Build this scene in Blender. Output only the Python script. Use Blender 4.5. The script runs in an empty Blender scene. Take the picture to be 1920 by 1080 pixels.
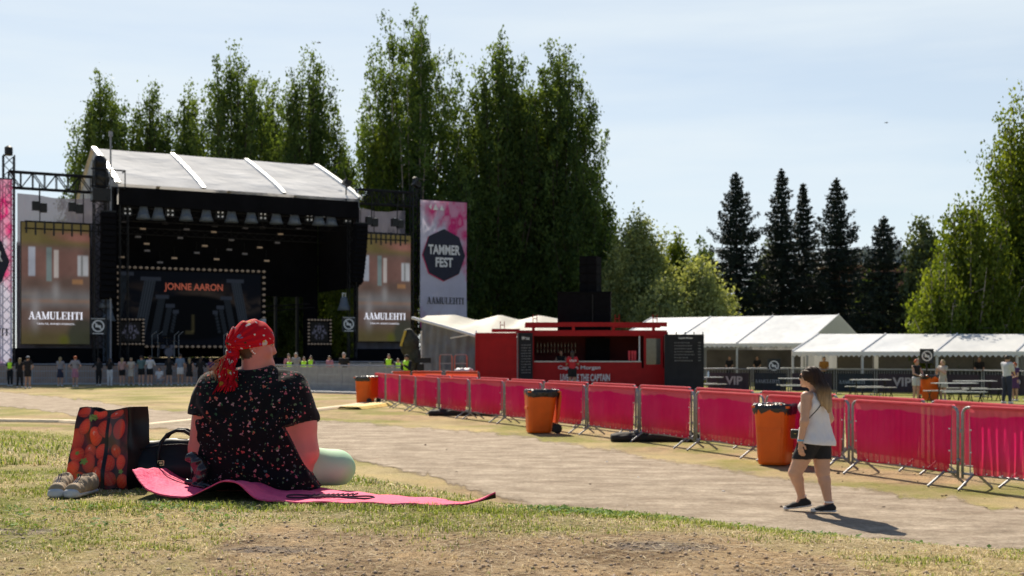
import bpy, math, random
import numpy as np
from mathutils import Vector, Matrix
R = math.radians
sc = bpy.context.scene
C = sc.collection

# ------------------------------------------------------------------ camera, sky, sun
F = 2240.0                       # focal length in pixels of the 1920 wide photograph
EYE = 1.82                       # camera height above the flat field
cam = bpy.data.cameras.new('camera'); camo = bpy.data.objects.new('camera', cam); C.objects.link(camo)
cam.sensor_width = 36; cam.lens = 36 * F / 1920
cam.shift_y = 124 / 1920
cam.clip_start = 0.05; cam.clip_end = 3000
camo.location = (0, 0, EYE); camo.rotation_euler = (R(90), 0, 0)
cam.dof.use_dof = True; cam.dof.focus_distance = 6.05; cam.dof.aperture_fstop = 4.6
sc.camera = camo

SUN_EL, SUN_AZ = 44.0, -15.0     # azimuth measured from +Y (view direction), negative = to the left
world = bpy.data.worlds.new("World"); sc.world = world; world.use_nodes = True
nt = world.node_tree; nt.nodes.clear()
wo = nt.nodes.new('ShaderNodeOutputWorld'); bg = nt.nodes.new('ShaderNodeBackground')
sky = nt.nodes.new('ShaderNodeTexSky'); sky.sky_type = 'NISHITA'; sky.sun_disc = False
sky.sun_elevation = R(SUN_EL); sky.sun_rotation = R(SUN_AZ); sky.altitude = 100
sky.air_density = 1.0; sky.dust_density = 0.35; sky.ozone_density = 2.0
bg.inputs['Strength'].default_value = 0.07
# thin high cirrus
tc = nt.nodes.new('ShaderNodeTexCoord'); mp = nt.nodes.new('ShaderNodeMapping')
mp.inputs['Scale'].default_value = (1.2, 1.2, 9.0); mp.inputs['Rotation'].default_value = (0.05, 0.1, 0)
nz = nt.nodes.new('ShaderNodeTexNoise'); nz.inputs['Scale'].default_value = 1.6; nz.inputs['Detail'].default_value = 7; nz.inputs['Roughness'].default_value = 0.55
rp = nt.nodes.new('ShaderNodeValToRGB'); rp.color_ramp.elements[0].position = 0.35; rp.color_ramp.elements[0].color = (.58, .58, .58, 1)
rp.color_ramp.elements[1].position = 0.68; rp.color_ramp.elements[1].color = (.97, .97, .97, 1)
mx = nt.nodes.new('ShaderNodeMix'); mx.data_type = 'RGBA'
hz = nt.nodes.new('ShaderNodeMix'); hz.data_type = 'RGBA'; hz.blend_type = 'MULTIPLY'; hz.inputs[0].default_value = 1.0
hz.inputs[7].default_value = (1.0, 1.0, 1.0, 1)
nt.links.new(tc.outputs['Generated'], mp.inputs['Vector']); nt.links.new(mp.outputs[0], nz.inputs['Vector'])
nt.links.new(nz.outputs['Fac'], rp.inputs[0]); sy = nt.nodes.new('ShaderNodeSeparateXYZ'); nt.links.new(tc.outputs['Generated'], sy.inputs[0])      # thin haze lies over the sunward half of the sky
my = nt.nodes.new('ShaderNodeMapRange'); my.interpolation_type = 'SMOOTHSTEP'; my.inputs[1].default_value = .25; my.inputs[2].default_value = .85; nt.links.new(sy.outputs[1], my.inputs[0])
mm_ = nt.nodes.new('ShaderNodeMath'); mm_.operation = 'MULTIPLY'; nt.links.new(rp.outputs[0], mm_.inputs[0]); nt.links.new(my.outputs[0], mm_.inputs[1]); el = nt.nodes.new('ShaderNodeMapRange'); el.inputs[1].default_value = 0; el.inputs[2].default_value = .38; el.inputs[3].default_value = 1.12; el.inputs[4].default_value = .80; nt.links.new(sy.outputs[2], el.inputs[0])
m3 = nt.nodes.new('ShaderNodeMath'); m3.operation = 'MULTIPLY'; m3.use_clamp = True; nt.links.new(mm_.outputs[0], m3.inputs[0]); nt.links.new(el.outputs[0], m3.inputs[1]); nt.links.new(m3.outputs[0], mx.inputs[0])
nt.links.new(sky.outputs[0], hz.inputs[6]); nt.links.new(hz.outputs[2], mx.inputs[6]); mx.inputs[7].default_value = (7.9, 8.7, 9.2, 1)
nt.links.new(mx.outputs[2], bg.inputs['Color']); nt.links.new(bg.outputs[0], wo.inputs['Surface'])

sun = bpy.data.lights.new('sun', 'SUN'); suno = bpy.data.objects.new('sun', sun); C.objects.link(suno)
sun.energy = 5.0; sun.angle = R(0.5); sun.color = (1.0, 0.90, 0.74)
sd = Vector((math.sin(R(SUN_AZ)) * math.cos(R(SUN_EL)), math.cos(R(SUN_AZ)) * math.cos(R(SUN_EL)), math.sin(R(SUN_EL))))
suno.rotation_euler = sd.to_track_quat('Z', 'Y').to_euler(); suno.location = sd * 50
vs = sc.view_settings; vs.view_transform = 'Standard'; vs.look = 'None'; vs.exposure = 0.58; vs.gamma = 1
sc.cycles.max_bounces = 7; sc.cycles.transparent_max_bounces = 12; sc.cycles.use_denoising = True
sc.cycles.caustics_reflective = False; sc.cycles.caustics_refractive = False

# ------------------------------------------------------------------ helpers
rng = np.random.default_rng(7); random.seed(7)
def w2(px, Z):                    # X of a pixel column at depth Z
    return (px - 960) / F * Z
def zat(py, Z):                   # height seen at pixel row py at depth Z
    return EYE - (py - 664) / F * Z

def newmesh(name, V, faces, mat=None, parent=None, smooth=False, loc=None, col=None, mats=None, midx=None):
    me = bpy.data.meshes.new(name)
    V = np.asarray(V, dtype=np.float32)
    if isinstance(faces, np.ndarray):
        n, k = faces.shape
        me.vertices.add(len(V)); me.vertices.foreach_set('co', V.ravel())
        me.loops.add(n * k); me.loops.foreach_set('vertex_index', faces.astype(np.int32).ravel())
        me.polygons.add(n); me.polygons.foreach_set('loop_start', np.arange(0, n * k, k, dtype=np.int32))
        me.update(calc_edges=True)
    else:
        me.from_pydata([tuple(map(float, v)) for v in V], [], faces); me.update()
    me.validate()
    if smooth: me.polygons.foreach_set('use_smooth', np.ones(len(me.polygons), dtype=bool))
    if col is not None:
        a = me.color_attributes.new('Col', 'FLOAT_COLOR', 'POINT')
        c = np.ones((len(V), 4), dtype=np.float32); c[:, :3] = col; a.data.foreach_set('color', c.ravel())
    if mats:
        for m in mats: me.materials.append(m)
        if midx is not None: me.polygons.foreach_set('material_index', np.asarray(midx, dtype=np.int32))
    elif mat: me.materials.append(mat)
    o = bpy.data.objects.new(name, me); C.objects.link(o)
    if parent is not None: o.parent = parent
    if loc is not None: o.location = loc
    return o

def tag(o, label=None, cat=None, group=None, kind=None):
    if label: o['label'] = label
    if cat: o['category'] = cat
    if group: o['group'] = group
    if kind: o['kind'] = kind
    return o
def thing(name, label, cat, loc=(0, 0, 0), rz=0.0, group=None):
    o = bpy.data.objects.new(name, None); C.objects.link(o); o.empty_display_size = 0.2
    o.location = loc; o.rotation_euler = (0, 0, rz)
    return tag(o, label, cat, group)
def copy_tree(o, loc=None, rz=None, label=None, parent=None):
    c = o.copy(); C.objects.link(c); c.parent = parent
    if loc is not None: c.location = loc
    if rz is not None: c.rotation_euler = (0, 0, rz)
    if label: c['label'] = label
    for ch in [k for k in o.children]: copy_tree(ch, parent=c)
    return c

class MB:
    def __init__(s): s.v = []; s.f = []
    def add(s, V, Fs):
        n = len(s.v); s.v += [tuple(v) for v in V]; s.f += [tuple(i + n for i in f) for f in Fs]; return s
    def box(s, c, size, rz=0.0, M=None):
        hx, hy, hz = size[0] / 2, size[1] / 2, size[2] / 2
        P = [Vector((x, y, z)) for z in (-hz, hz) for y in (-hy, hy) for x in (-hx, hx)]
        Q = Matrix.Rotation(rz, 3, 'Z') if M is None else M
        P = [Q @ p + Vector(c) for p in P]
        return s.add(P, [(0, 2, 3, 1), (4, 5, 7, 6), (0, 1, 5, 4), (2, 6, 7, 3), (0, 4, 6, 2), (1, 3, 7, 5)])
    def b2(s, x0, x1, y0, y1, z0, z1):
        return s.box(((x0 + x1) / 2, (y0 + y1) / 2, (z0 + z1) / 2), (abs(x1 - x0), abs(y1 - y0), abs(z1 - z0)))
    def tube(s, pts, r, n=6, cap=True):
        pts = [Vector(p) for p in pts]; rr = r if isinstance(r, (list, tuple)) else [r] * len(pts)
        ref = None; rings = []
        for i, p in enumerate(pts):
            d = (pts[min(i + 1, len(pts) - 1)] - pts[max(i - 1, 0)]).normalized()
            if ref is None:
                ref = Vector((0, 0, 1)) if abs(d.z) < .9 else Vector((1, 0, 0))
            a = d.cross(ref).normalized(); b = d.cross(a).normalized(); ref = -b if False else a.cross(d)
            rings.append([p + (a * math.cos(2 * math.pi * k / n) + b * math.sin(2 * math.pi * k / n)) * rr[i] for k in range(n)])
        V = [v for rg in rings for v in rg]; Fs = []
        for i in range(len(pts) - 1):
            for k in range(n):
                k2 = (k + 1) % n; Fs.append((i * n + k, i * n + k2, (i + 1) * n + k2, (i + 1) * n + k))
        if cap: Fs.append(tuple(range(n))[::-1]); Fs.append(tuple((len(pts) - 1) * n + k for k in range(n)))
        return s.add(V, Fs)
    def lathe(s, prof, c=(0, 0, 0), n=16, close=True):      # prof: (r, z)
        V = [(c[0] + r * math.cos(2 * math.pi * k / n), c[1] + r * math.sin(2 * math.pi * k / n), c[2] + z) for r, z in prof for k in range(n)]
        Fs = [(i * n + k, i * n + (k + 1) % n, (i + 1) * n + (k + 1) % n, (i + 1) * n + k) for i in range(len(prof) - 1) for k in range(n)]
        if close: Fs += [tuple(range(n))[::-1], tuple((len(prof) - 1) * n + k for k in range(n))]
        return s.add(V, Fs)
    def prism(s, poly, y0, y1):                              # polygon in x,z extruded along y
        n = len(poly); V = [(x, y0, z) for x, z in poly] + [(x, y1, z) for x, z in poly]
        Fs = [tuple(range(n)), tuple(range(2 * n - 1, n - 1, -1))] + [(i, n + i, n + (i + 1) % n, (i + 1) % n) for i in range(n)]
        return s.add(V, Fs)
    def build(s, name, mat, parent=None, smooth=False, loc=None):
        return newmesh(name, s.v, s.f, mat, parent, smooth, loc)

# ---- materials
MT = {}
def mat(name, col, rough=.7, metal=0.0, ns=6.0, na=.18, bump=0.0, bs=40, spec=None, emit=None, trans=0.0, alpha=0.0, attr=False, sheen=0.0, sss=0.0):
    if name in MT: return MT[name]
    m = bpy.data.materials.new(name); m.use_nodes = True; t = m.node_tree; b = t.nodes['Principled BSDF']; out = t.nodes['Material Output']
    b.inputs['Roughness'].default_value = rough; b.inputs['Metallic'].default_value = metal
    if spec is not None: b.inputs['Specular IOR Level'].default_value = spec
    if sheen: b.inputs['Sheen Weight'].default_value = sheen
    if sss:
        b.inputs['Subsurface Weight'].default_value = sss; b.inputs['Subsurface Radius'].default_value = (1, .3, .15); b.inputs['Subsurface Scale'].default_value = .02
    c = t.nodes.new('ShaderNodeTexCoord'); n = t.nodes.new('ShaderNodeTexNoise'); n.inputs['Scale'].default_value = ns; n.inputs['Detail'].default_value = 5
    t.links.new(c.outputs['Object'], n.inputs['Vector'])
    mr = t.nodes.new('ShaderNodeMapRange'); mr.inputs[1].default_value = .25; mr.inputs[2].default_value = .75; mr.inputs[3].default_value = 1 - na; mr.inputs[4].default_value = 1 + na
    t.links.new(n.outputs['Fac'], mr.inputs[0])
    mul = t.nodes.new('ShaderNodeVectorMath'); mul.operation = 'SCALE'
    if attr:
        at = t.nodes.new('ShaderNodeAttribute'); at.attribute_name = 'Col'; t.links.new(at.outputs['Color'], mul.inputs[0])
    else: mul.inputs[0].default_value = col
    t.links.new(mr.outputs[0], mul.inputs['Scale']); t.links.new(mul.outputs[0], b.inputs['Base Color'])
    if emit:
        t.links.new(mul.outputs[0], b.inputs['Emission Color']); b.inputs['Emission Strength'].default_value = emit
    if bump:
        n2 = t.nodes.new('ShaderNodeTexNoise'); n2.inputs['Scale'].default_value = bs; n2.inputs['Detail'].default_value = 4
        t.links.new(c.outputs['Object'], n2.inputs['Vector']); bp = t.nodes.new('ShaderNodeBump'); bp.inputs['Distance'].default_value = bump
        t.links.new(n2.outputs['Fac'], bp.inputs['Height']); t.links.new(bp.outputs[0], b.inputs['Normal'])
    last = b.outputs[0]
    if trans:
        tr = t.nodes.new('ShaderNodeBsdfTranslucent'); t.links.new(mul.outputs[0], tr.inputs[0]); ms = t.nodes.new('ShaderNodeMixShader'); ms.inputs[0].default_value = trans
        t.links.new(last, ms.inputs[1]); t.links.new(tr.outputs[0], ms.inputs[2]); last = ms.outputs[0]
    if alpha:
        tp = t.nodes.new('ShaderNodeBsdfTransparent'); ms = t.nodes.new('ShaderNodeMixShader'); ms.inputs[0].default_value = alpha
        t.links.new(last, ms.inputs[1]); t.links.new(tp.outputs[0], ms.inputs[2]); last = ms.outputs[0]
    t.links.new(last, out.inputs['Surface'])
    MT[name] = m; return m

black = mat('black_cloth', (.006, .006, .008), .95, na=.3, spec=.1)
black_metal = mat('black_metal', (.012, .012, .014), .5, .3)
galv = mat('galvanised', (.30, .31, .33), .62, .55, ns=20, na=.2)
whitep = mat('white_paint', (.75, .75, .76), .5, na=.06)
redp = mat('red_paint', (.37, .006, .010), .5, spec=.22, ns=3, na=.15)
rubber = mat('rubber', (.02, .02, .02), .8)
lenswhite = mat('lens', (.8, .8, .75), .3)
textw = mat('white_lettering', (.72, .72, .75), .6, na=.04)
textd = mat('dark_lettering', (.02, .02, .035), .7, na=.04)

# ---- lettering
def text_obj(name, body, h, w, m, parent, loc, rx=90, rz=0, bold=0.03, fit=True, depth=.004):
    cu = bpy.data.curves.new('t', 'FONT'); cu.body = body; cu.size = 1; cu.offset = bold; cu.extrude = 0.01; cu.align_x = 'LEFT'
    o = bpy.data.objects.new('t', cu); C.objects.link(o); bpy.context.view_layer.update()
    me = bpy.data.meshes.new_from_object(o.evaluated_get(bpy.context.evaluated_depsgraph_get()))
    bpy.data.objects.remove(o); V = np.empty(len(me.vertices) * 3, dtype=np.float32); me.vertices.foreach_get('co', V); V = V.reshape(-1, 3)
    lo, hi = V.min(0), V.max(0); V = (V - lo) / (hi - lo + 1e-9); V[:, 0] = (V[:, 0] - .5) * w; V[:, 1] = (V[:, 1] - .5) * h; V[:, 2] = (V[:, 2] - .5) * depth
    me.vertices.foreach_set('co', V.ravel()); me.materials.append(m); me.name = name
    o = bpy.data.objects.new(name, me); C.objects.link(o); o.parent = parent; o.location = loc; o.rotation_euler = (R(rx), 0, rz); return o

def serif_word(name, word, w, h, m, parent, loc, rz=0, depth=.004):
    # high contrast slab serif capitals drawn from strokes; units: cap height 1
    th, tn, sf = .20, .07, .06
    def stroke(x0, z0, x1, z1, t): return [(x0 - t / 2, z0), (x0 + t / 2, z0), (x1 + t / 2, z1), (x1 - t / 2, z1)]
    def rect(x0, x1, z0, z1): return [(x0, z0), (x1, z0), (x1, z1), (x0, z1)]
    G = {
     'A': (.86, [stroke(.14, 0, .42, 1, tn), stroke(.70, 0, .44, 1, th), rect(.2, .62, .3, .3 + tn), rect(0, .3, 0, sf), rect(.54, .88, 0, sf)]),
     'M': (1.05, [stroke(.17, 0, .17, 1, tn), stroke(.17, 1, .52, 0, th), stroke(.52, 0, .86, 1, tn), stroke(.88, 0, .88, 1, th), rect(0, .32, 0, sf), rect(.7, 1.04, 0, sf), rect(0, .25, 1 - sf, 1), rect(.84, 1.04, 1 - sf, 1)]),
     'U': (.86, [stroke(.2, .2, .2, 1, th), stroke(.68, .2, .68, 1, tn), stroke(.27, .05, .2, .25, th), rect(.2, .64, 0, .1), stroke(.6, .03, .68, .22, tn), rect(.02, .38, 1 - sf, 1), rect(.55, .82, 1 - sf, 1)]),
     'L': (.72, [stroke(.2, 0, .2, 1, th), rect(.02, .66, 0, sf), rect(.02, .4, 1 - sf, 1), stroke(.62, 0, .64, .3, tn)]),
     'E': (.78, [stroke(.2, 0, .2, 1, th), rect(.02, .7, 0, sf), rect(.02, .7, 1 - sf, 1), rect(.2, .52, .47, .47 + sf), stroke(.67, 0, .68, .28, tn), stroke(.67, .74, .66, 1, tn), stroke(.52, .37, .52, .63, tn)]),
     'H': (.94, [stroke(.2, 0, .2, 1, th), stroke(.72, 0, .72, 1, th), rect(.2, .72, .47, .47 + tn), rect(.02, .38, 0, sf), rect(.54, .9, 0, sf), rect(.02, .38, 1 - sf, 1), rect(.54, .9, 1 - sf, 1)]),
     'T': (.80, [stroke(.38, 0, .38, 1, th), rect(.2, .56, 0, sf), rect(.03, .73, 1 - sf, 1), stroke(.05, .72, .05, 1, tn), stroke(.71, .72, .71, 1, tn)]),
     'I': (.40, [stroke(.2, 0, .2, 1, th), rect(.02, .38, 0, sf), rect(.02, .38, 1 - sf, 1)]),
    }
    mb = MB(); x = 0; i = 0
    tot = sum(G[c][0] for c in word)
    for c in word:
        for p in G[c][1]:
            i += 1; e = depth * (.5 + .004 * i)
            mb.prism([((x + px) / tot * w - w / 2, (pz - .5) * h) for px, pz in p], -e, e)
        x += G[c][0]
    o = mb.build(name, m, parent, loc=loc); o.rotation_euler = (0, 0, rz); return o

# ---- implicit surfaces for bodies, clothes and soft things
class SDF:
    def __init__(s, lo, hi, h):
        s.lo = np.array(lo, float); s.h = h; s.n = np.ceil((np.array(hi) - s.lo) / h).astype(int) + 1
        s.D = np.full(tuple(s.n), .3, dtype=np.float32)
    def _sl(s, lo, hi):
        a = np.clip(np.floor((np.array(lo) - s.lo) / s.h).astype(int), 0, s.n - 1); b = np.clip(np.ceil((np.array(hi) - s.lo) / s.h).astype(int) + 1, 1, s.n)
        sl = tuple(slice(i, j) for i, j in zip(a, b))
        g = [s.lo[i] + s.h * np.arange(a[i], b[i]) for i in range(3)]
        P = np.stack(np.meshgrid(*g, indexing='ij'), -1).astype(np.float32); return sl, P
    def _mix(s, sl, d, k, op):
        a = s.D[sl]
        if op == 'u':
            e = np.clip(1 - np.abs(a - d) / k, 0, 1) if k > 0 else 0; s.D[sl] = np.minimum(a, d) - e * e * k / 4
        else:
            d = -d; e = np.clip(1 - np.abs(a - d) / k, 0, 1) if k > 0 else 0; s.D[sl] = np.maximum(a, d) + e * e * k / 4
    def cap(s, p, q, r1, r2=None, k=.03, fl=None, op='u'):
        r2 = r1 if r2 is None else r2; p = np.array(p, float); q = np.array(q, float); m = max(r1, r2) * 1.05 + k + 2 * s.h
        sl, P = s._sl(np.minimum(p, q) - m, np.maximum(p, q) + m)
        ab = q - p; L = float(ab @ ab) + 1e-12; t = np.clip(((P - p) @ ab) / L, 0, 1)[..., None]
        v = P - (p + t * ab)
        if fl is not None:
            nn = np.array(fl[0], float); nn /= np.linalg.norm(nn); v = v + ((v @ nn)[..., None]) * nn * (fl[1] - 1)
        d = np.linalg.norm(v, axis=-1) - (r1 + (r2 - r1) * t[..., 0])
        s._mix(sl, d, k, op); return s
    def ell(s, c, rad, ax=None, k=.03, op='u'):
        c = np.array(c, float); rad = np.array(rad, float); m = rad.max() + k + 2 * s.h
        sl, P = s._sl(c - m, c + m); v = P - c
        if ax is not None: v = v @ np.array(ax, float).T
        q = v / rad; l = np.linalg.norm(q, axis=-1); g = np.linalg.norm(q / rad, axis=-1) + 1e-9
        d = l * (l - 1) / g; s._mix(sl, d, k, op); return s
    def box(s, c, half, r=.01, ax=None, k=.01, op='u'):
        c = np.array(c, float); half = np.array(half, float); m = np.linalg.norm(half) + k + r + 2 * s.h
        sl, P = s._sl(c - m, c + m); v = P - c
        if ax is not None: v = v @ np.array(ax, float).T
        q = np.abs(v) - (half - r); d = np.linalg.norm(np.maximum(q, 0), axis=-1) + np.minimum(q.max(-1), 0) - r
        s._mix(sl, d, k, op); return s
    def cut(s, p, n, k=.0):      # remove the side the normal points to
        n = np.array(n, float); n /= np.linalg.norm(n); sl, P = s._sl(s.lo, s.lo + s.h * s.n); d = (P - np.array(p)) @ n
        a = s.D; e = np.clip(1 - np.abs(a - d) / k, 0, 1) if k > 0 else 0; s.D = np.maximum(a, d) + (e * e * k / 4 if k > 0 else 0); s.D = s.D.astype(np.float32); return s
    def fn(s, f):                # D += f(P)
        sl, P = s._sl(s.lo, s.lo + s.h * s.n); s.D = (s.D + f(P)).astype(np.float32); return s
    def mesh(s, name, m, parent=None, loc=None, colf=None):
        D = s.D; h = s.h
        for ax in range(3):
            D[tuple(slice(None) if i != ax else 0 for i in range(3))] = .05; D[tuple(slice(None) if i != ax else -1 for i in range(3))] = .05
        S = D < 0; nx, ny, nz = D.shape
        cnt = np.zeros((nx - 1, ny - 1, nz - 1), np.int8)
        cs = [(i, j, k) for i in (0, 1) for j in (0, 1) for k in (0, 1)]
        for i, j, k in cs: cnt += S[i:nx - 1 + i, j:ny - 1 + j, k:nz - 1 + k]
        I = np.argwhere((cnt > 0) & (cnt < 8)); idx = -np.ones(cnt.shape, np.int64); idx[I[:, 0], I[:, 1], I[:, 2]] = np.arange(len(I))
        acc = np.zeros((len(I), 3)); num = np.zeros(len(I))
        for a in range(8):
            for b in range(a + 1, 8):
                A, B = np.array(cs[a]), np.array(cs[b])
                if np.abs(A - B).sum() != 1: continue
                ia = I + A; ib = I + B; da = D[ia[:, 0], ia[:, 1], ia[:, 2]]; db = D[ib[:, 0], ib[:, 1], ib[:, 2]]
                mk = (da < 0) != (db < 0); t = np.where(mk, da / (da - db + 1e-20), 0)
                acc += np.where(mk[:, None], A + t[:, None] * (B - A), 0); num += mk
        V = s.lo + h * (I + acc / num[:, None]); Fs = []
        for ax in range(3):
            o = [0, 0, 0]; o[ax] = 1; sh = [slice(1, -1)] * 3; sh[ax] = slice(0, -1); s2 = [slice(1, -1)] * 3; s2[ax] = slice(1, None)
            a = S[tuple(sh)]; b = S[tuple(s2)]; E = np.argwhere(a != b)
            if not len(E): continue
            off = np.ones(3, int); off[ax] = 0; sgn = a[E[:, 0], E[:, 1], E[:, 2]]; E = E + off
            u, v = (ax + 1) % 3, (ax + 2) % 3; q = []
            for du, dv in ((-1, -1), (0, -1), (0, 0), (-1, 0)):
                e = E.copy(); e[:, u] += du; e[:, v] += dv; q.append(idx[e[:, 0], e[:, 1], e[:, 2]])
            q = np.stack(q, 1); q[~sgn] = q[~sgn][:, ::-1]; Fs.append(q)
        return newmesh(name, V, np.concatenate(Fs), m, parent, True, loc, colf(V) if colf else None)

def noise3(P, f, seed=0):        # cheap smooth noise from sines
    r = np.random.default_rng(seed); o = 0
    for i in range(5):
        k = r.normal(size=3) * f; o = o + np.sin(P[..., 0] * k[0] + P[..., 1] * k[1] + P[..., 2] * k[2] + r.uniform(0, 6.3))
    return o / 5
def vnoise(x, y, seed=0):        # value noise on arrays
    xi = np.floor(x).astype(np.int64); yi = np.floor(y).astype(np.int64); xf = x - xi; yf = y - yi
    def hsh(a, b):
        n = (a * 374761393 + b * 668265263 + seed * 974634777) & 0xffffffff; n = ((n ^ (n >> 13)) * 1274126177) & 0xffffffff; return ((n ^ (n >> 16)) & 0xffff) / 65535.0
    u = xf * xf * (3 - 2 * xf); v = yf * yf * (3 - 2 * yf)
    return (hsh(xi, yi) * (1 - u) + hsh(xi + 1, yi) * u) * (1 - v) + (hsh(xi, yi + 1) * (1 - u) + hsh(xi + 1, yi + 1) * u) * v
def fbm(x, y, seed=0, o=4):
    return sum(vnoise(x * 2 ** i, y * 2 ** i, seed + i) / 2 ** (i + 1) for i in range(o)) / (1 - .5 ** o)
def sstep(a, b, x): t = np.clip((x - a) / (b - a), 0, 1); return t * t * (3 - 2 * t)

def picture(name, w, h, nx, ny, fn, m, parent, loc, rz=0, yoff=None):
    # flat panel w x h in x,z facing -y whose colour comes from fn(u, v) (v up)
    u, v = np.meshgrid(np.linspace(0, 1, nx), np.linspace(0, 1, ny), indexing='ij'); P = np.zeros((nx, ny, 3)); P[..., 0] = (u - .5) * w; P[..., 2] = v * h
    if yoff is not None: P[..., 1] = yoff(u, v)
    i = np.arange(nx * ny).reshape(nx, ny); Q = np.stack([i[:-1, :-1], i[1:, :-1], i[1:, 1:], i[:-1, 1:]], -1).reshape(-1, 4)
    o = newmesh(name, P.reshape(-1, 3), Q, m, parent, True, loc, fn(u, v).reshape(-1, 3)); o.rotation_euler = (0, 0, rz); return o
# ------------------------------------------------------------------ terrain
def hgt(X, Z):
    X = np.asarray(X, float); Z = np.asarray(Z, float); u = X / np.maximum(Z, 2.0)
    # foot and shoulder of the bank: far and gentle on the left, close and steep on the right
    zf = np.interp(u, [-.45, -.2, -.134, -.013, .06, .15, .24, .33, .43, .6], [33, 25, 19.5, 14.5, 13.2, 11.7, 11.3, 11.0, 10.0, 9.0]); zs = np.interp(u, [.05, .15, .24, .33, .6], [4.2, 4.1, 3.75, 3.5, 3.3])
    t = np.clip((Z - zs) / (zf - zs), 0, 1)
    h = 1.14 * (1 - t) ** 2 * (1 + 2 * t)
    h = h + .012 * (fbm(X * 2.3, Z * 2.3, 5) - .5) * (h > .02) + .035 * (fbm(X * .5, Z * .5, 9) - .5) * sstep(0, .4, h)
    return h
def H(x, y): return float(hgt(np.array([x]), np.array([y]))[0])

def lines(segs):
    out = [np.linspace(a, b, n, endpoint=False) for a, b, n in segs]; return np.concatenate(out + [[segs[-1][1]]])
xs = lines([(-900, -60, 12), (-60, -12, 60), (-12, -4, 60), (-4, 4, 130), (4, 12, 60), (12, 60, 60), (60, 900, 12)])
ys = lines([(-60, 1, 12), (1, 3, 16), (3, 8, 110), (8, 16, 70), (16, 60, 110), (60, 140, 30), (140, 1500, 12)])
GX, GY = np.meshgrid(xs, ys, indexing='ij'); GZ = hgt(GX, GY)
def img(X, Y): return 960 + F * X / np.maximum(Y, .5)
# green-ness (r), bare soil (g), pebbly (b) of the ground
def cover(X, Y):
    n = fbm(X * .8, Y * .8, 21); n2 = fbm(X * 2.6, Y * 2.6, 22)
    bank = sstep(.02, .25, hgt(X, Y))
    soil = sstep(4.95, 4.25, Y + (n - .5) * 1.4) * np.maximum(sstep(-1.55, -.75, X + (n2 - .5) * .6), .5 * sstep(4.25, 3.9, Y + (n2 - .5) * .8)) * sstep(1.35, .75, X + (n2 - .5) * .8 - (4.5 - Y) * .2)
    soil2 = sstep(3.9, 3.6, Y) * .4
    green = bank * (.42 + .9 * (n - .4)) * sstep(2.2, -.5, X) + bank * .30 * sstep(.5, 2.2, X)
    green = green * (1 - soil) + .35 * sstep(.4, .7, n2) * bank * sstep(-.8, -2.5, X)
    field = (1 - bank)
    far = sstep(18, 40, Y)
    green = green + field * (.22 + .4 * sstep(.4, .7, n)) + field * sstep(8, 13, X) * far * .35
    soil = np.maximum(soil, soil2) + field * (.50 + 1.2 * (fbm(X * .35, Y * .35, 25) - .5)) * (1 - sstep(6, 10, X) * far * .7)
    peb = sstep(.25, .12, np.hypot((X + .85) / 1.0, (Y - 4.15) / .5)) + sstep(.30, .14, np.hypot((X - .55) / 1.1, (Y - 4.25) / .6)) + sstep(.35, .1, np.hypot(X + 1.9, (Y - 4.55) / .5))
    return np.clip(np.stack([green, soil, peb * .62], -1), 0, 1)
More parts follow.
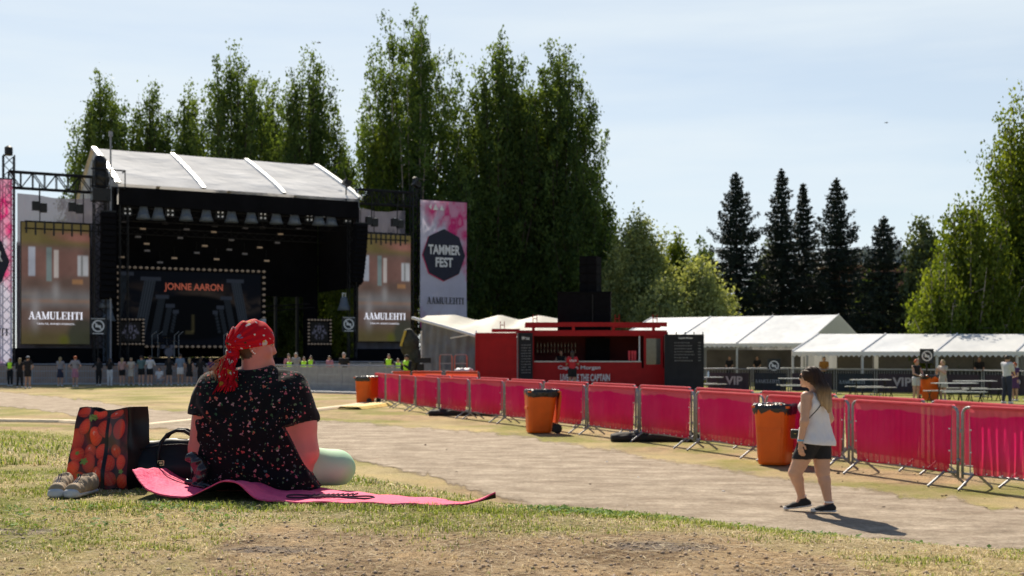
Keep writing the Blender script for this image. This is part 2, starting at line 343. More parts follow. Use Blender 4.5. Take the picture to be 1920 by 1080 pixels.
def nodes_ground():
    m = bpy.data.materials.new('ground_soil_and_turf'); m.use_nodes = True; t = m.node_tree; N = t.nodes; L = t.links; b = N['Principled BSDF']
    b.inputs['Roughness'].default_value = .95; b.inputs['Specular IOR Level'].default_value = .15
    c = N.new('ShaderNodeTexCoord'); at = N.new('ShaderNodeAttribute'); at.attribute_name = 'Col'; sp = N.new('ShaderNodeSeparateColor'); L.new(at.outputs['Color'], sp.inputs[0])
    def noise(s, d=6, r=.6):
        n = N.new('ShaderNodeTexNoise'); n.inputs['Scale'].default_value = s; n.inputs['Detail'].default_value = d; n.inputs['Roughness'].default_value = r; L.new(c.outputs['Object'], n.inputs['Vector']); return n.outputs['Fac']
    def ramp(i, st):
        r = N.new('ShaderNodeValToRGB'); e = r.color_ramp.elements
        while len(e) < len(st): e.new(.5)
        for k, (p, cc) in enumerate(st): e[k].position = p; e[k].color = (*cc, 1)
        L.new(i, r.inputs[0]); return r.outputs[0]
    def mix(f, a, bb, mode='MIX'):
        x = N.new('ShaderNodeMix'); x.data_type = 'RGBA'; x.blend_type = mode
        for s_, v in ((0, f), (6, a), (7, bb)):
            if isinstance(v, (int, float)): x.inputs[s_].default_value = v
            elif isinstance(v, tuple): x.inputs[s_].default_value = (*v, 1)
            else: L.new(v, x.inputs[s_])
        return x.outputs[2]
    def thr(v, nz, w=.25):       # attribute thresholded against noise
        a = N.new('ShaderNodeMath'); a.operation = 'ADD'; L.new(v, a.inputs[0]); L.new(nz, a.inputs[1])
        r = N.new('ShaderNodeMapRange'); r.inputs[1].default_value = 1 - w; r.inputs[2].default_value = 1 + w; L.new(a.outputs[0], r.inputs[0]); return r.outputs[0]
    straw = ramp(noise(60, 8, .7), [(.3, (.20, .145, .07)), (.5, (.42, .33, .17)), (.68, (.66, .55, .33))])
    soil = ramp(noise(25, 10, .75), [(.3, (.13, .085, .048)), (.5, (.38, .27, .16)), (.7, (.62, .48, .31))])
    green = ramp(noise(45, 8, .7), [(.3, (.05, .058, .012)), (.5, (.19, .20, .035)), (.7, (.38, .37, .09))])
    peb = ramp(noise(120, 5, .8), [(.35, (.07, .055, .045)), (.55, (.24, .195, .16)), (.7, (.42, .37, .33))])
    big = ramp(noise(.55, 6, .65), [(.35, (.62, .60, .55)), (.5, (1, 1, 1)), (.65, (1.18, 1.15, 1.0))]); straw = mix(1.0, straw, big, 'MULTIPLY')
    blot = ramp(noise(2.3, 8, .7), [(.36, (.55, .50, .46)), (.5, (.98, .97, .95)), (.64, (1.25, 1.18, 1.05))]); soil = mix(1.0, soil, blot, 'MULTIPLY'); soil = mix(thr(sp.outputs[1], noise(9, 9, .75), .2), straw, soil)
    x = mix(thr(sp.outputs[1], noise(5.5, 9, .7)), straw, soil)
    x = mix(thr(sp.outputs[0], noise(7, 8, .7)), x, green)
    x = mix(thr(sp.outputs[2], noise(30, 6, .7), .15), x, peb)
    L.new(x, b.inputs['Base Color'])
    bp = N.new('ShaderNodeBump'); bp.inputs['Distance'].default_value = .03; bp.inputs['Strength'].default_value = .9; L.new(noise(38, 10, .75), bp.inputs['Height']); L.new(bp.outputs[0], b.inputs['Normal'])
    return m
gi = np.arange(GX.size).reshape(GX.shape)
GQ = np.stack([gi[:-1, :-1], gi[1:, :-1], gi[1:, 1:], gi[:-1, 1:]], -1).reshape(-1, 4)
ground = newmesh('ground', np.stack([GX, GY, GZ], -1).reshape(-1, 3), GQ, nodes_ground(), smooth=True, col=cover(GX, GY).reshape(-1, 3))
tag(ground, kind='structure')

# ---- gravel path: far edge and near edge traced on the field, ragged and draped on the ground
def gp(px, py): Z = EYE * F / (py - 664); return (w2(px, Z), Z)
far_e = [(2350, 1035), (2100, 985), (1920, 944), (1700, 917), (1500, 893), (1300, 862), (1150, 833), (1000, 812), (850, 798), (700, 790), (560, 778), (420, 769), (300, 766), (230, 758), (150, 746), (80, 738), (0, 733), (-150, 728), (-400, 724)]
near_e = [(2350, 1190), (2100, 1110), (1920, 1062), (1700, 1040), (1500, 1020), (1300, 1000), (1150, 985), (1000, 962), (850, 916), (700, 876), (560, 852), (420, 823), (330, 811), (240, 800), (150, 785), (80, 771), (0, 765), (-150, 756), (-400, 748)]
FE = np.array([gp(*p) for p in far_e]); NE = np.array([gp(*p) for p in near_e])
tt = np.linspace(0, len(FE) - 1, 620); k0 = np.arange(len(FE))
A = np.stack([np.interp(tt, k0, FE[:, i]) for i in (0, 1)], 1); B = np.stack([np.interp(tt, k0, NE[:, i]) for i in (0, 1)], 1)
wob = lambda s, a: (a * (fbm(tt * 3.1, tt * 0 + s, s) - .5) + a * .5 * (fbm(tt * 17, tt * 0 + s, s + 3) - .5))
dr = (B - A) / np.linalg.norm(B - A, axis=1)[:, None]; sc_ = np.linalg.norm(A, axis=1)[:, None] / 25
A = A + dr * wob(31, 2.0)[:, None] * sc_; B = B + dr * wob(41, 1.2)[:, None] * sc_
vv = np.linspace(0, 1, 46)[None, :, None]; PP = A[:, None] * (1 - vv) + B[:, None] * vv
PZ = hgt(PP[..., 0], PP[..., 1]) + .010 + .012 * (fbm(PP[..., 0] * 1.2, PP[..., 1] * 3, 77) - .5)
pi_ = np.arange(PZ.size).reshape(PZ.shape); PQ = np.stack([pi_[:-1, :-1], pi_[:-1, 1:], pi_[1:, 1:], pi_[1:, :-1]], -1).reshape(-1, 4)
def nodes_path():
    m = bpy.data.materials.new('dusty_gravel'); m.use_nodes = True; t = m.node_tree; N = t.nodes; L = t.links; b = N['Principled BSDF']; out = N['Material Output']
    b.inputs['Roughness'].default_value = .95; b.inputs['Specular IOR Level'].default_value = .12
    c = N.new('ShaderNodeTexCoord')
    def noise(s, d=6, r=.6, rot=None, sca=None):
        n = N.new('ShaderNodeTexNoise'); n.inputs['Scale'].default_value = s; n.inputs['Detail'].default_value = d; n.inputs['Roughness'].default_value = r
        if sca: mpp = N.new('ShaderNodeMapping'); mpp.inputs['Scale'].default_value = sca; mpp.inputs['Rotation'].default_value = (0, 0, rot or 0); L.new(c.outputs['Object'], mpp.inputs[0]); L.new(mpp.outputs[0], n.inputs['Vector'])
        else: L.new(c.outputs['Object'], n.inputs['Vector'])
        return n.outputs['Fac']
    r = N.new('ShaderNodeValToRGB'); e = r.color_ramp.elements; e[0].position = .3; e[0].color = (.28, .225, .17, 1); e[1].position = .7; e[1].color = (.61, .52, .415, 1); L.new(noise(1.7, 15, .78), r.inputs[0])
    r2 = N.new('ShaderNodeValToRGB'); e = r2.color_ramp.elements; e[0].position = .3; e[0].color = (.60, .56, .52, 1); e[1].position = .60; e[1].color = (1.1, 1.1, 1.1, 1); L.new(noise(2.0, 10, .7, .75, (.45, 1.3, 1)), r2.inputs[0])
    x = N.new('ShaderNodeMix'); x.data_type = 'RGBA'; x.blend_type = 'MULTIPLY'; x.inputs[0].default_value = 1; L.new(r.outputs[0], x.inputs[6]); L.new(r2.outputs[0], x.inputs[7]); r4 = N.new('ShaderNodeValToRGB'); e = r4.color_ramp.elements; e[0].position = .36; e[0].color = (.62, .60, .58, 1); e[1].position = .66; e[1].color = (1.22, 1.2, 1.18, 1); L.new(noise(16, 12, .85), r4.inputs[0]); x2 = N.new('ShaderNodeMix'); x2.data_type = 'RGBA'; x2.blend_type = 'MULTIPLY'; x2.inputs[0].default_value = 1; L.new(x.outputs[2], x2.inputs[6]); L.new(r4.outputs[0], x2.inputs[7]); L.new(x2.outputs[2], b.inputs['Base Color'])
    bp = N.new('ShaderNodeBump'); bp.inputs['Distance'].default_value = .05; bp.inputs['Strength'].default_value = 1.0; L.new(noise(3.5, 14, .8), bp.inputs['Height']); L.new(bp.outputs[0], b.inputs['Normal'])
    # dusty ragged margins where soil and turf show through
    at = N.new('ShaderNodeAttribute'); at.attribute_name = 'Col'; s2 = N.new('ShaderNodeSeparateColor'); L.new(at.outputs['Color'], s2.inputs[0])
    a = N.new('ShaderNodeMath'); a.operation = 'ADD'; L.new(s2.outputs[0], a.inputs[0]); L.new(noise(1.7, 9, .7), a.inputs[1])
    mr = N.new('ShaderNodeMapRange'); mr.inputs[1].default_value = .68; mr.inputs[2].default_value = 1.0; L.new(a.outputs[0], mr.inputs[0])
    tp = N.new('ShaderNodeBsdfTransparent'); ms = N.new('ShaderNodeMixShader'); L.new(mr.outputs[0], ms.inputs[0]); L.new(tp.outputs[0], ms.inputs[1]); L.new(b.outputs[0], ms.inputs[2]); L.new(ms.outputs[0], out.inputs['Surface'])
    return m
vf = vv[0, :, 0][None, :] * np.ones((len(A), 1)); edge = np.minimum(sstep(0, .30, vf), sstep(1, .88, vf)) * .8
path = newmesh('gravel_path', np.dstack([PP, PZ]).reshape(-1, 3), PQ[:, ::-1], nodes_path(), smooth=True, col=np.repeat(edge.reshape(-1, 1), 3, 1))
tag(path, kind='structure')

# ------------------------------------------------------------------ trees
def leafmat(name, c1, c2, tr=.35, sc1=.35):
    m = bpy.data.materials.new(name); m.use_nodes = True; t = m.node_tree; N = t.nodes; L = t.links; b = N['Principled BSDF']; out = N['Material Output']
    b.inputs['Roughness'].default_value = .6; b.inputs['Specular IOR Level'].default_value = .25
    at = N.new('ShaderNodeAttribute'); at.attribute_name = 'Col'; s2 = N.new('ShaderNodeSeparateColor'); L.new(at.outputs['Color'], s2.inputs[0])
    r = N.new('ShaderNodeValToRGB'); e = r.color_ramp.elements; e[0].position = 0; e[0].color = (*c1, 1); e[1].position = 1; e[1].color = (*c2, 1); L.new(s2.outputs[0], r.inputs[0])
    L.new(r.outputs[0], b.inputs['Base Color']); tl = N.new('ShaderNodeBsdfTranslucent')
    g = N.new('ShaderNodeMix'); g.data_type = 'RGBA'; g.blend_type = 'MULTIPLY'; g.inputs[0].default_value = 1; g.inputs[7].default_value = (1.5, 1.35, .55, 1); L.new(r.outputs[0], g.inputs[6]); L.new(g.outputs[2], tl.inputs[0])
    ms = N.new('ShaderNodeMixShader'); ms.inputs[0].default_value = tr; L.new(b.outputs[0], ms.inputs[1]); L.new(tl.outputs[0], ms.inputs[2]); L.new(ms.outputs[0], out.inputs['Surface']); return m
birch_leaf = leafmat('birch_foliage', (.030, .062, .018), (.145, .215, .055), .47)
birch_mid = leafmat('olive_birch_foliage', (.036, .07, .018), (.15, .23, .05), .47)
birch_lime = leafmat('light_birch_foliage', (.05, .09, .012), (.17, .22, .03), .5)  # yellow green leaves, paler than the other birches
willow_leaf = leafmat('willow_foliage', (.12, .16, .065), (.38, .43, .19), .42)
spruce_leaf = leafmat('spruce_needles', (.008, .016, .013), (.035, .05, .038), .05)
dull_leaf = leafmat('dull_foliage', (.05, .075, .04), (.14, .18, .08), .3)
bark_b = mat('birch_bark', (.34, .29, .25), .9, ns=8, na=.6); bark_d = mat('dark_bark', (.07, .05, .04), .95, na=.4)
def leaves_mesh(name, cen, size, m, parent, r, droop=.5, colv=None, asp=.6):
    n = len(cen); a = r.normal(size=(n, 3)); a[:, 2] -= droop * 2; a /= np.linalg.norm(a, axis=1)[:, None]
    b_ = np.cross(a, r.normal(size=(n, 3))); b_ /= np.linalg.norm(b_, axis=1)[:, None] + 1e-9
    s = size * r.uniform(.6, 1.4, (n, 1)); P = np.stack([cen - a * s, cen + b_ * s * asp, cen + a * s, cen - b_ * s * asp], 1).reshape(-1, 3)
    Q = np.arange(4 * n).reshape(n, 4)
    if colv is None: colv = r.uniform(0, 1, n)
    return newmesh(name, P, Q, m, parent, col=np.repeat(np.repeat(colv[:, None], 4, 0), 3, 1))
def broadleaf(label, cat, X, Y, top, hw, seed, m, bark, prof='birch', z0=1.2, group=None, n=None, size=.2, name='birch_tree', droop=.6, cl=None, dens=1.0):
    r = np.random.default_rng(seed); o = thing(name, label, cat, (X, Y, 0), group=group); lean = r.normal(0, .25, 2)
    ax_ = lambda z: np.array((lean[0] * z / top * 2 + .12 * math.sin(z / top * 7 + seed), lean[1] * z / top * 2, z))
    r0 = .011 * top + .05; tr = MB(); tr.tube([tuple(ax_(t * top * .93)) for t in np.linspace(0, 1, 9)], [r0 * (1 - .92 * t) for t in np.linspace(0, 1, 9)], 8)
    # upright plumes: limbs that leave the trunk, rise and end at their own heights
    cn = []; sp_ = []; npl = max(14, int((22 if prof != 'round' else 20) * min(1.6, hw / 3.2)))
    for k in range(npl):
        a = k * 2.4 + r.normal(0, .3); q = ((k + .3) / npl) ** .55; rad = hw * (.90 if prof != 'round' else .82) * q
        if prof == 'round': tip = top * math.sqrt(max(.05, 1 - (q * .93) ** 2.2)) * r.uniform(.86, 1.0); low = tip * r.uniform(.12, .4)
        else: tip = top * (1 - .45 * q ** 2.3 - r.uniform(0, .06)); low = tip * r.uniform(.12, .6) * (1 - .4 * q)
        if k == 0: tip = top * .985; rad = 0.05; low = top * .5
        bz = max(.6, tip * r.uniform(.22, .5) * (1 - .25 * q)); b0 = ax_(bz); ex = np.array((math.cos(a) * rad, math.sin(a) * rad)); e = np.array((ex[0] + lean[0], ex[1] + lean[1], tip - .3)); md = np.array((b0[0] * .35 + e[0] * .65, b0[1] * .35 + e[1] * .65, bz + (tip - bz) * .42))
        tr.tube([tuple(b0), tuple(md), tuple(e)], [r0 * .38 * (1 - bz / top) + .03, r0 * .2 * (1 - bz / top) + .02, .012], 5, cap=False)
        w = r.uniform(.6, 1.2) * (.62 + hw * .12); z = low
        while z < tip:
            t = (z - low) / (tip - low + 1e-6); c = (md if z > md[2] else np.array((md[0], md[1], 0))); 
            if z > md[2]: s_ = (z - md[2]) / (e[2] - md[2] + .31); xy = md[:2] * (1 - s_) + e[:2] * s_
            else: s_ = (md[2] - z) / (md[2] + .1); xy = md[:2] * (1 + .10 * s_)
            ww_ = w * (1.2 - .70 * t ** 2.6); m_ = 1 if t > .9 else r.integers(1, 4)
            for _ in range(m_):
                an = r.uniform(0, 6.28); rr = ww_ * r.uniform(.1, 1.1); p = (xy[0] + math.cos(an) * rr, xy[1] + math.sin(an) * rr, z + r.normal(0, .3)); cn.append(p)
                if r.uniform() < .35: tr.tube([(xy[0], xy[1], z - .2), p], [.03, .008], 3, cap=False)
            z += r.uniform(.35, 1.05) / dens
    tr.build('trunk', bark, o, smooth=True)
    cn = np.array(cn); cn[:, 2] = np.clip(cn[:, 2], z0, top); per = n or 40; cb = r.uniform(0, 1, len(cn)) ** 1.4
    sz = (.55 + .65 * r.uniform(0, 1, (len(cn), 1, 1))); off = r.normal(size=(len(cn), per, 3)) * np.array([.30, .30, .34]) * sz * (1 if prof != 'round' else 1.35)
    off[..., 2] -= r.exponential(.55, (len(cn), per)) * droop * sz[..., 0]
    P = (cn[:, None] + off).reshape(-1, 3); cc = np.clip(np.repeat(cb, per) * .8 + r.uniform(0, .3, len(P)), 0, 1); k = P[:, 2] > .15; P = P[k]; cc = cc[k]
    leaves_mesh('crown', P, size, m, o, r, droop, cc); return o
def spruce(label, X, Y, top, hw, seed, group):
    r = np.random.default_rng(seed); o = thing('spruce_tree', label, 'tree', (X, Y, 0), group=group)
    tr = MB().tube([(0, 0, 0), (.05, 0, top * .5), (0, 0, top)], [.28, .15, .02], 7); P = []
    z = .5
    while z < top - .15:
        t = 1 - z / top; L0 = hw * min(1.0, t ** .8 * 1.18) + .10; nb = 10 if t > .3 else 7; ph = r.uniform(0, 6.28); wh = r.uniform(.82, 1.12)
        for k in range(nb):
            an = ph + k * 6.283 / nb + r.normal(0, .22); Lb = L0 * wh * r.uniform(.6, 1.22); dz = -.30 * Lb if t > .35 else -.05 * Lb
            m_ = max(8, int(Lb * 38)); s = r.uniform(.05, 1, m_) ** .75
            x = np.cos(an) * Lb * s; y = np.sin(an) * Lb * s; zz = z + dz * s + .34 * Lb * s ** 3.5
            sw = (.10 + .16 * Lb * (1.02 - s)) * .8; pr = r.normal(0, 1, m_) * sw
            P.append(np.stack([x - np.sin(an) * pr, y + np.cos(an) * pr, zz - r.exponential(.07 + .10 * t, m_)], 1))
            if Lb > .8: tr.tube([(0, 0, z), (math.cos(an) * Lb * .95, math.sin(an) * Lb * .95, z + dz * .95 + .28 * Lb)], [.04, .012], 3, cap=False)
        z += .34 + .42 * t
    P = np.concatenate(P); k = np.repeat(np.arange(len(P)), 2); P = P[k] + r.normal(0, .06, (len(k), 3)); P = np.concatenate([P, np.stack([r.normal(0, .05, 60), r.normal(0, .05, 60), top - r.uniform(0, 1.2, 60)], 1)]); k = P[:, 2] > .1
    tr.build('trunk', bark_d, o, smooth=True); leaves_mesh('crown', P[k], .115, spruce_leaf, o, r, .4, asp=.42); return o
def T(px, py, Z): return w2(px, Z), zat(py, Z)
GB = 'tall birches behind the stage'
for i, (px, py, hwpx, Z, lab, mm) in enumerate([
    (200, 128, 55, 108, 'leftmost birch, slender, its tip above the left end of the stage roof', birch_leaf),
    (292, 143, 42, 112, 'narrow birch with a thin tip, second tree from the left behind the stage', birch_leaf),
    (347, 143, 30, 110, 'thin columnar birch wedged left of the broad birch behind the stage', birch_leaf),
    (437, 86, 68, 108, 'broad birch rising above the middle of the stage roof', birch_leaf),
    (507, 140, 40, 116, 'lower birch filling the dip between two broad birches over the stage roof', birch_leaf),
    (580, 84, 56, 108, 'birch with a divided top standing above the right half of the stage roof', birch_leaf),
    (640, 260, 16, 112, 'small drooping birch in the sky gap right of the stage roof peak', birch_leaf),
    (772, 2, 88, 104, 'tallest birch of all with its pale trunk showing, left of the pink banner top', birch_mid),
    (704, 205, 36, 100, 'yellow green birch just right of the stage roof edge', birch_lime),
    (932, 52, 66, 103, 'big dark birch directly above the pink festival banner', birch_leaf),
    (1045, 72, 70, 104, 'dark birch with a thin pointed tip, right of the pink banner', birch_leaf),
    (985, 150, 60, 112, 'dark birch filling the middle behind the two big birches', birch_leaf),
    (1098, 300, 48, 100, 'lowest birch at the right end of the tall birch group', birch_leaf),
    (850, 300, 36, 98, 'shorter dark birch behind the banner and grey tent', birch_leaf),
    (1135, 372, 30, 106, 'small green birch between the tall birches and the grey willow', birch_leaf)]):
    X, top = T(px, py, Z); broadleaf(lab, 'tree', X, Z, top, hwpx / F * Z * 1.72, 100 + i, mm, bark_b if i in (7,) else bark_d, 'column' if hwpx < 50 else 'birch', z0=1.0, group=GB, n=48, size=.13, droop=1.15)
GU = 'dark undergrowth trees behind the stage and tents'
for i, (px, py, hwpx, Z) in enumerate([(620, 470, 70, 118), (930, 400, 70, 116), (1040, 400, 75, 118), (700, 430, 60, 119), (560, 500, 60, 120), (1110, 450, 50, 114)]):
    X, top = T(px, py, Z)
    broadleaf(['low dark tree seen through the right side of the open stage', 'low dark tree behind the banner between the tall trunks', 'low dark tree behind the loudspeaker stack', 'low dark tree behind the right side screen tower', 'low dark tree at the back of the stage opening', 'low dark tree behind the loudspeaker top and willow edge'][i], 'tree', X, Z, top, hwpx / F * Z, 150 + i, birch_leaf, bark_d, 'round', z0=.3, group=GU, n=60, size=.22, name='leafy_tree')
GW = 'rounded grey green willows'
for i, (px, py, hwpx, Z, lab, mm) in enumerate([
    (1198, 392, 62, 92, 'large rounded grey green willow behind the loudspeaker stack', willow_leaf),
    (1300, 478, 62, 88, 'smaller pale willow above the left end of the white tent', willow_leaf),
    (1235, 520, 50, 86, 'low willow clump between the two rounded willows', willow_leaf),
    (1345, 540, 30, 90, 'small willow bush at the foot of the first spruce', willow_leaf)]):
    X, top = T(px, py, Z); broadleaf(lab, 'tree', X, Z, top, hwpx / F * Z * 1.55, 200 + i, mm, bark_d, 'round', z0=.5, group=GW, n=75, size=.12, name='willow_tree', droop=.5, dens=1.7)
GK = 'background trees between willows and spruces'
for i, (px, py, hwpx, Z, lab, mm) in enumerate([
    (1268, 425, 34, 128, 'yellowish tree top peeping over the two willows', birch_lime),
    (1322, 436, 36, 132, 'rounded dark green tree left of the tallest spruce', birch_leaf),
    (1438, 450, 34, 128, 'pale tree in the gap between the first two spruces', dull_leaf),
    (1420, 505, 44, 126, 'low dark tree filling the gap right of the widest spruce', birch_leaf),
    (1540, 490, 48, 126, 'low dark tree between the narrow spruce and the broad one', birch_leaf),
    (1618, 500, 44, 124, 'low dark tree between the broad spruce and the shortest one', birch_leaf),
    (1700, 520, 46, 112, 'low grey green tree right of the shortest spruce', dull_leaf),
    (1743, 395, 44, 96, 'dull grey green tree between last spruce and bright birch', dull_leaf)]):
    X, top = T(px, py, Z); broadleaf(lab, 'tree', X, Z, top, hwpx / F * Z, 230 + i, mm, bark_d, 'round', z0=.5, group=GK, n=50, size=.18, name='leafy_tree')
GS = 'dark spruces behind the white tents'
for i, (px, py, hwpx, lab) in enumerate([
    (1380, 323, 52, 'leftmost dark spruce, wide at the foot, beside the willow'),
    (1465, 315, 36, 'second spruce from the left with a doubled tip'),
    (1506, 343, 34, 'narrow spruce squeezed between two taller spruces'),
    (1568, 333, 50, 'fourth spruce from the left, broad with open tiers'),
    (1657, 405, 48, 'shortest spruce, brownish tip, in front of the distant building')]):
    Z = (104, 106, 110, 104, 98)[i]; X, top = T(px, py, Z); spruce(lab, X, Z, top, hwpx / F * Z * 1.72, 300 + i, GS)
GR = 'bright birches at the right edge'
for i, (px, py, hwpx, Z, lab) in enumerate([
    (1912, 150, 68, 64, 'tall bright birch cut by the right edge of the picture'),
    (1822, 352, 74, 62, 'lower lime green weeping birch with its pale trunk showing'),
    (1890, 420, 60, 66, 'bushy bright birch filling in under the tall right hand birch'),
    (1775, 480, 46, 60, 'small leaning bright birch at the left foot of the weeping birch')]):
    X, top = T(px, py, Z); broadleaf(lab, 'tree', X, Z, top, hwpx / F * Z * 1.35, 330 + i, birch_lime, bark_b, 'birch', z0=.8, group=GR, n=60, size=.10, droop=1.3, dens=1.2)

# distant building beyond the spruces
Zb = 210; xb0, xb1 = w2(1560, Zb), w2(1760, Zb)
bd = thing('apartment_building', 'distant brick building with grey roof storey seen between spruces', 'building', ((xb0 + xb1) / 2, Zb, 0)); hb = (xb1 - xb0) / 2
brick = mat('brick', (.20, .10, .085), .9, ns=2); greyroof = mat('grey_cladding', (.30, .33, .36), .6); paleband = mat('pale_band', (.5, .48, .46), .7); glassd = mat('dark_glass', (.03, .04, .05), .1)
MB().b2(-hb, hb, 0, 12, 0, 17.5).build('wall', brick, bd); MB().b2(-hb + 1, hb - 1, .4, 11.6, 17.9, 20.3).build('roof_storey', greyroof, bd); MB().b2(-hb - .3, hb + .3, -.3, 12.3, 17.5, 17.9).build('cornice', paleband, bd)
MB().b2(hb - 7, hb - 5.5, 3, 5, 20.3, 21.6).build('chimney', paleband, bd)
for k in range(8):
    for fl in range(5):
        x = -hb + 1.5 + k * 2.2; MB().b2(x, x + 1.2, -.06, .02, 2 + fl * 3.1, 3.6 + fl * 3.1).build('window', glassd, bd)
# ------------------------------------------------------------------ stage (its own axes: a along the front, b towards the back)
SL = Vector((-25.37, 77.0)); SRZ = R(28.0); e1 = Vector((math.cos(SRZ), math.sin(SRZ))); e2 = Vector((-math.sin(SRZ), math.cos(SRZ)))
def S(a, b, z=0.0): p = SL + e1 * a + e2 * b; return (p.x, p.y, z)
def sp(px, py, b=0.0):             # photo position -> (a, z) on the stage plane at depth b
    u = (px - 960) / F; a = (u * (SL.y + e2.y * b) - SL.x - e2.x * b) / (e1.x - u * e1.y); Z = SL.y + e1.y * a + e2.y * b
    return a, EYE - (py - 664) / F * Z
membrane = mat('roof_membrane', (.74, .74, .75), .9, spec=.06, ns=.35, na=.13, trans=.22, bump=.4, bs=.35); ribw = mat('roof_rib', (.86, .86, .84), .38, spec=.6)
drape = mat('stage_drape', (.007, .007, .009), .95, ns=1, na=.3, spec=.08); mesh_scrim = mat('grey_scrim', (.19, .185, .24), .9, ns=.6, na=.15, trans=.25, alpha=.12)
st = thing('concert_stage', 'large black open air stage under a white ribbed membrane roof', 'stage', S(0, 0), SRZ)
W = 16.3; DP = 17.0; EV = 12.72; RG = 16.45; RB = 9.3
MB().b2(-.6, W + .6, .3, DP, .05, 1.55).build('deck', drape, st)
m = MB()
m.b2(-.2, 9.2, 8.6, 8.8, 1.6, EV - .2); m.b2(9.2, W, 8.6, 8.8, 6.2, EV - .2); m.b2(-.25, -.05, .2, 8.6, 1.6, EV - .1); m.b2(15.2, W, 8.6, 8.8, 1.6, 6.2)
m.build('back_drape', drape, st)
m = MB(); m.b2(W + .05, W + .25, .2, 8.6, 6.6, EV - .1); m.build('side_drape', drape, st)
MB().b2(0, W, -.25, -.05, EV - 1.3, EV - .12).build('valance', drape, st)
# membrane roof with three bays, slightly sagging between the ribs
nu, nv = 64, 24; U, Vv = np.meshgrid(np.linspace(0, 1, nu), np.linspace(0, 1, nv), indexing='ij')
def roofz(U, t):                   # t: 0 front eave .. 1 ridge .. 2 back eave
    tt_ = np.where(t <= 1, t, 2 - t); z = EV + (RG - EV) * (tt_ ** .92); sag = .16 * np.sin(np.pi * ((U * 3) % 1)) * np.sin(np.pi * tt_ * .96); return z - sag
for nm, t0 in (('roof_membrane', 0), ('rear_roof_membrane', 1)):
    t = Vv + t0; P = np.stack([U * (W + .3) - .15, -.35 + t * (RB + .35), roofz(U, t) + .05], -1); i = np.arange(nu * nv).reshape(nu, nv)
    newmesh(nm, P.reshape(-1, 3), np.stack([i[:-1, :-1], i[1:, :-1], i[1:, 1:], i[:-1, 1:]], -1).reshape(-1, 4), membrane, st, True)
for k in range(4):
    x = k / 3 * (W + .2) - .1; pts = [(x, -.40 + t * (RB + .35), float(roofz(np.array(0.0), np.array(t))) + .12) for t in np.linspace(0, 2, 17)]
    hw_ = .19 if k in (0, 3) else .15; n_p = len(pts); V = [(p[0] + s1, p[1], p[2] + s2) for p in pts for s1, s2 in ((-hw_, -.08), (-hw_ * .8, .05), (hw_ * .8, .05), (hw_, -.08))]; MB().add(V, [(a * 4 + b, a * 4 + b + 1, a * 4 + b + 5, a * 4 + b + 4) for a in range(n_p - 1) for b in range(3)]).build('rib', ribw, st)
gb = mat('gable_cloth', (.40, .44, .52), .7, ns=.5, trans=.25); m = MB()
V = []; 
for side in (0, 1):
    xx = -.05 if side == 0 else W + .08; n = 14
    top = [(xx, -.3 + t * (RB + .35), float(roofz(np.array(0.0), np.array(t))) - .05) for t in np.linspace(0, 2, n)]; bot = [(xx + .25 * math.sin(k * 2.1), top[k][1], EV - .5) for k in range(n)]
    m.add(top + bot, [(k, k + 1, n + k + 1, n + k) for k in range(n - 1)])
m.build('gable_cloth', gb, st)
def truss(m, p, q, s=.35, n=8, r=.035, lad=True):
    p, q = Vector(p), Vector(q); d = (q - p).normalized(); up = Vector((0, 0, 1)) if abs(d.z) < .9 else Vector((1, 0, 0)); a = d.cross(up).normalized() * s / 2; b = d.cross(a).normalized() * s / 2
    cr = [a + b, a - b, -a - b, -a + b]
    for c in cr: m.tube([p + c, q + c], r, 5)
    for k in range(n):
        t0, t1 = p.lerp(q, k / n), p.lerp(q, (k + 1) / n)
        for f in range(4): m.tube([t0 + cr[f], t1 + cr[(f + 1) % 4]], r * .55, 4, cap=False)
    return m
for x in (.35, W - .35): m = MB(); truss(m, (x, .1, 1.5), (x, .1, EV - .2), .5, 14, .03); m.build('front_tower', black_metal, st)
m = MB()
for z, y in ((11.15, .6), (11.0, 3.2), (10.4, 6)): truss(m, (.4, y, z), (W - .4, y, z), .45, 22, .025)
m.build('lighting_truss', black_metal, st)
# rear opening: struts, and an added dark sheet that dims the trees behind
m = MB()
for x in (9.6, 11.0, 13.0, 14.7): m.b2(x - .08, x + .08, 8.5, 8.9, 1.6, 6.2)
m.tube([(9.4, 8.5, 5.2), (15, 6.5, 5.6)], .05); m.tube([(9.4, 8.3, 4.8), (15, 5.5, 5.3)], .04); m.build('backstage_frame', black_metal, st)
newmesh('dimming_sheet', [(9.2, 8.95, 1.6), (15.2, 8.95, 1.6), (15.2, 8.95, 6.2), (9.2, 8.95, 6.2)], [(0, 1, 2, 3)], mat('black_dimming_sheet', (.004, .005, .004), .95, alpha=.72, spec=.05), st)
MB().b2(10.1, 10.45, 2.5, 2.9, 1.56, 4.3).build('pale_column', mat('pale_column', (.45, .5, .55), .6), st)
# front apron and stairs of dark platforms
MB().b2(-1.6, W + 6.5, -.6, .25, .05, 1.35).build('apron', drape, st)

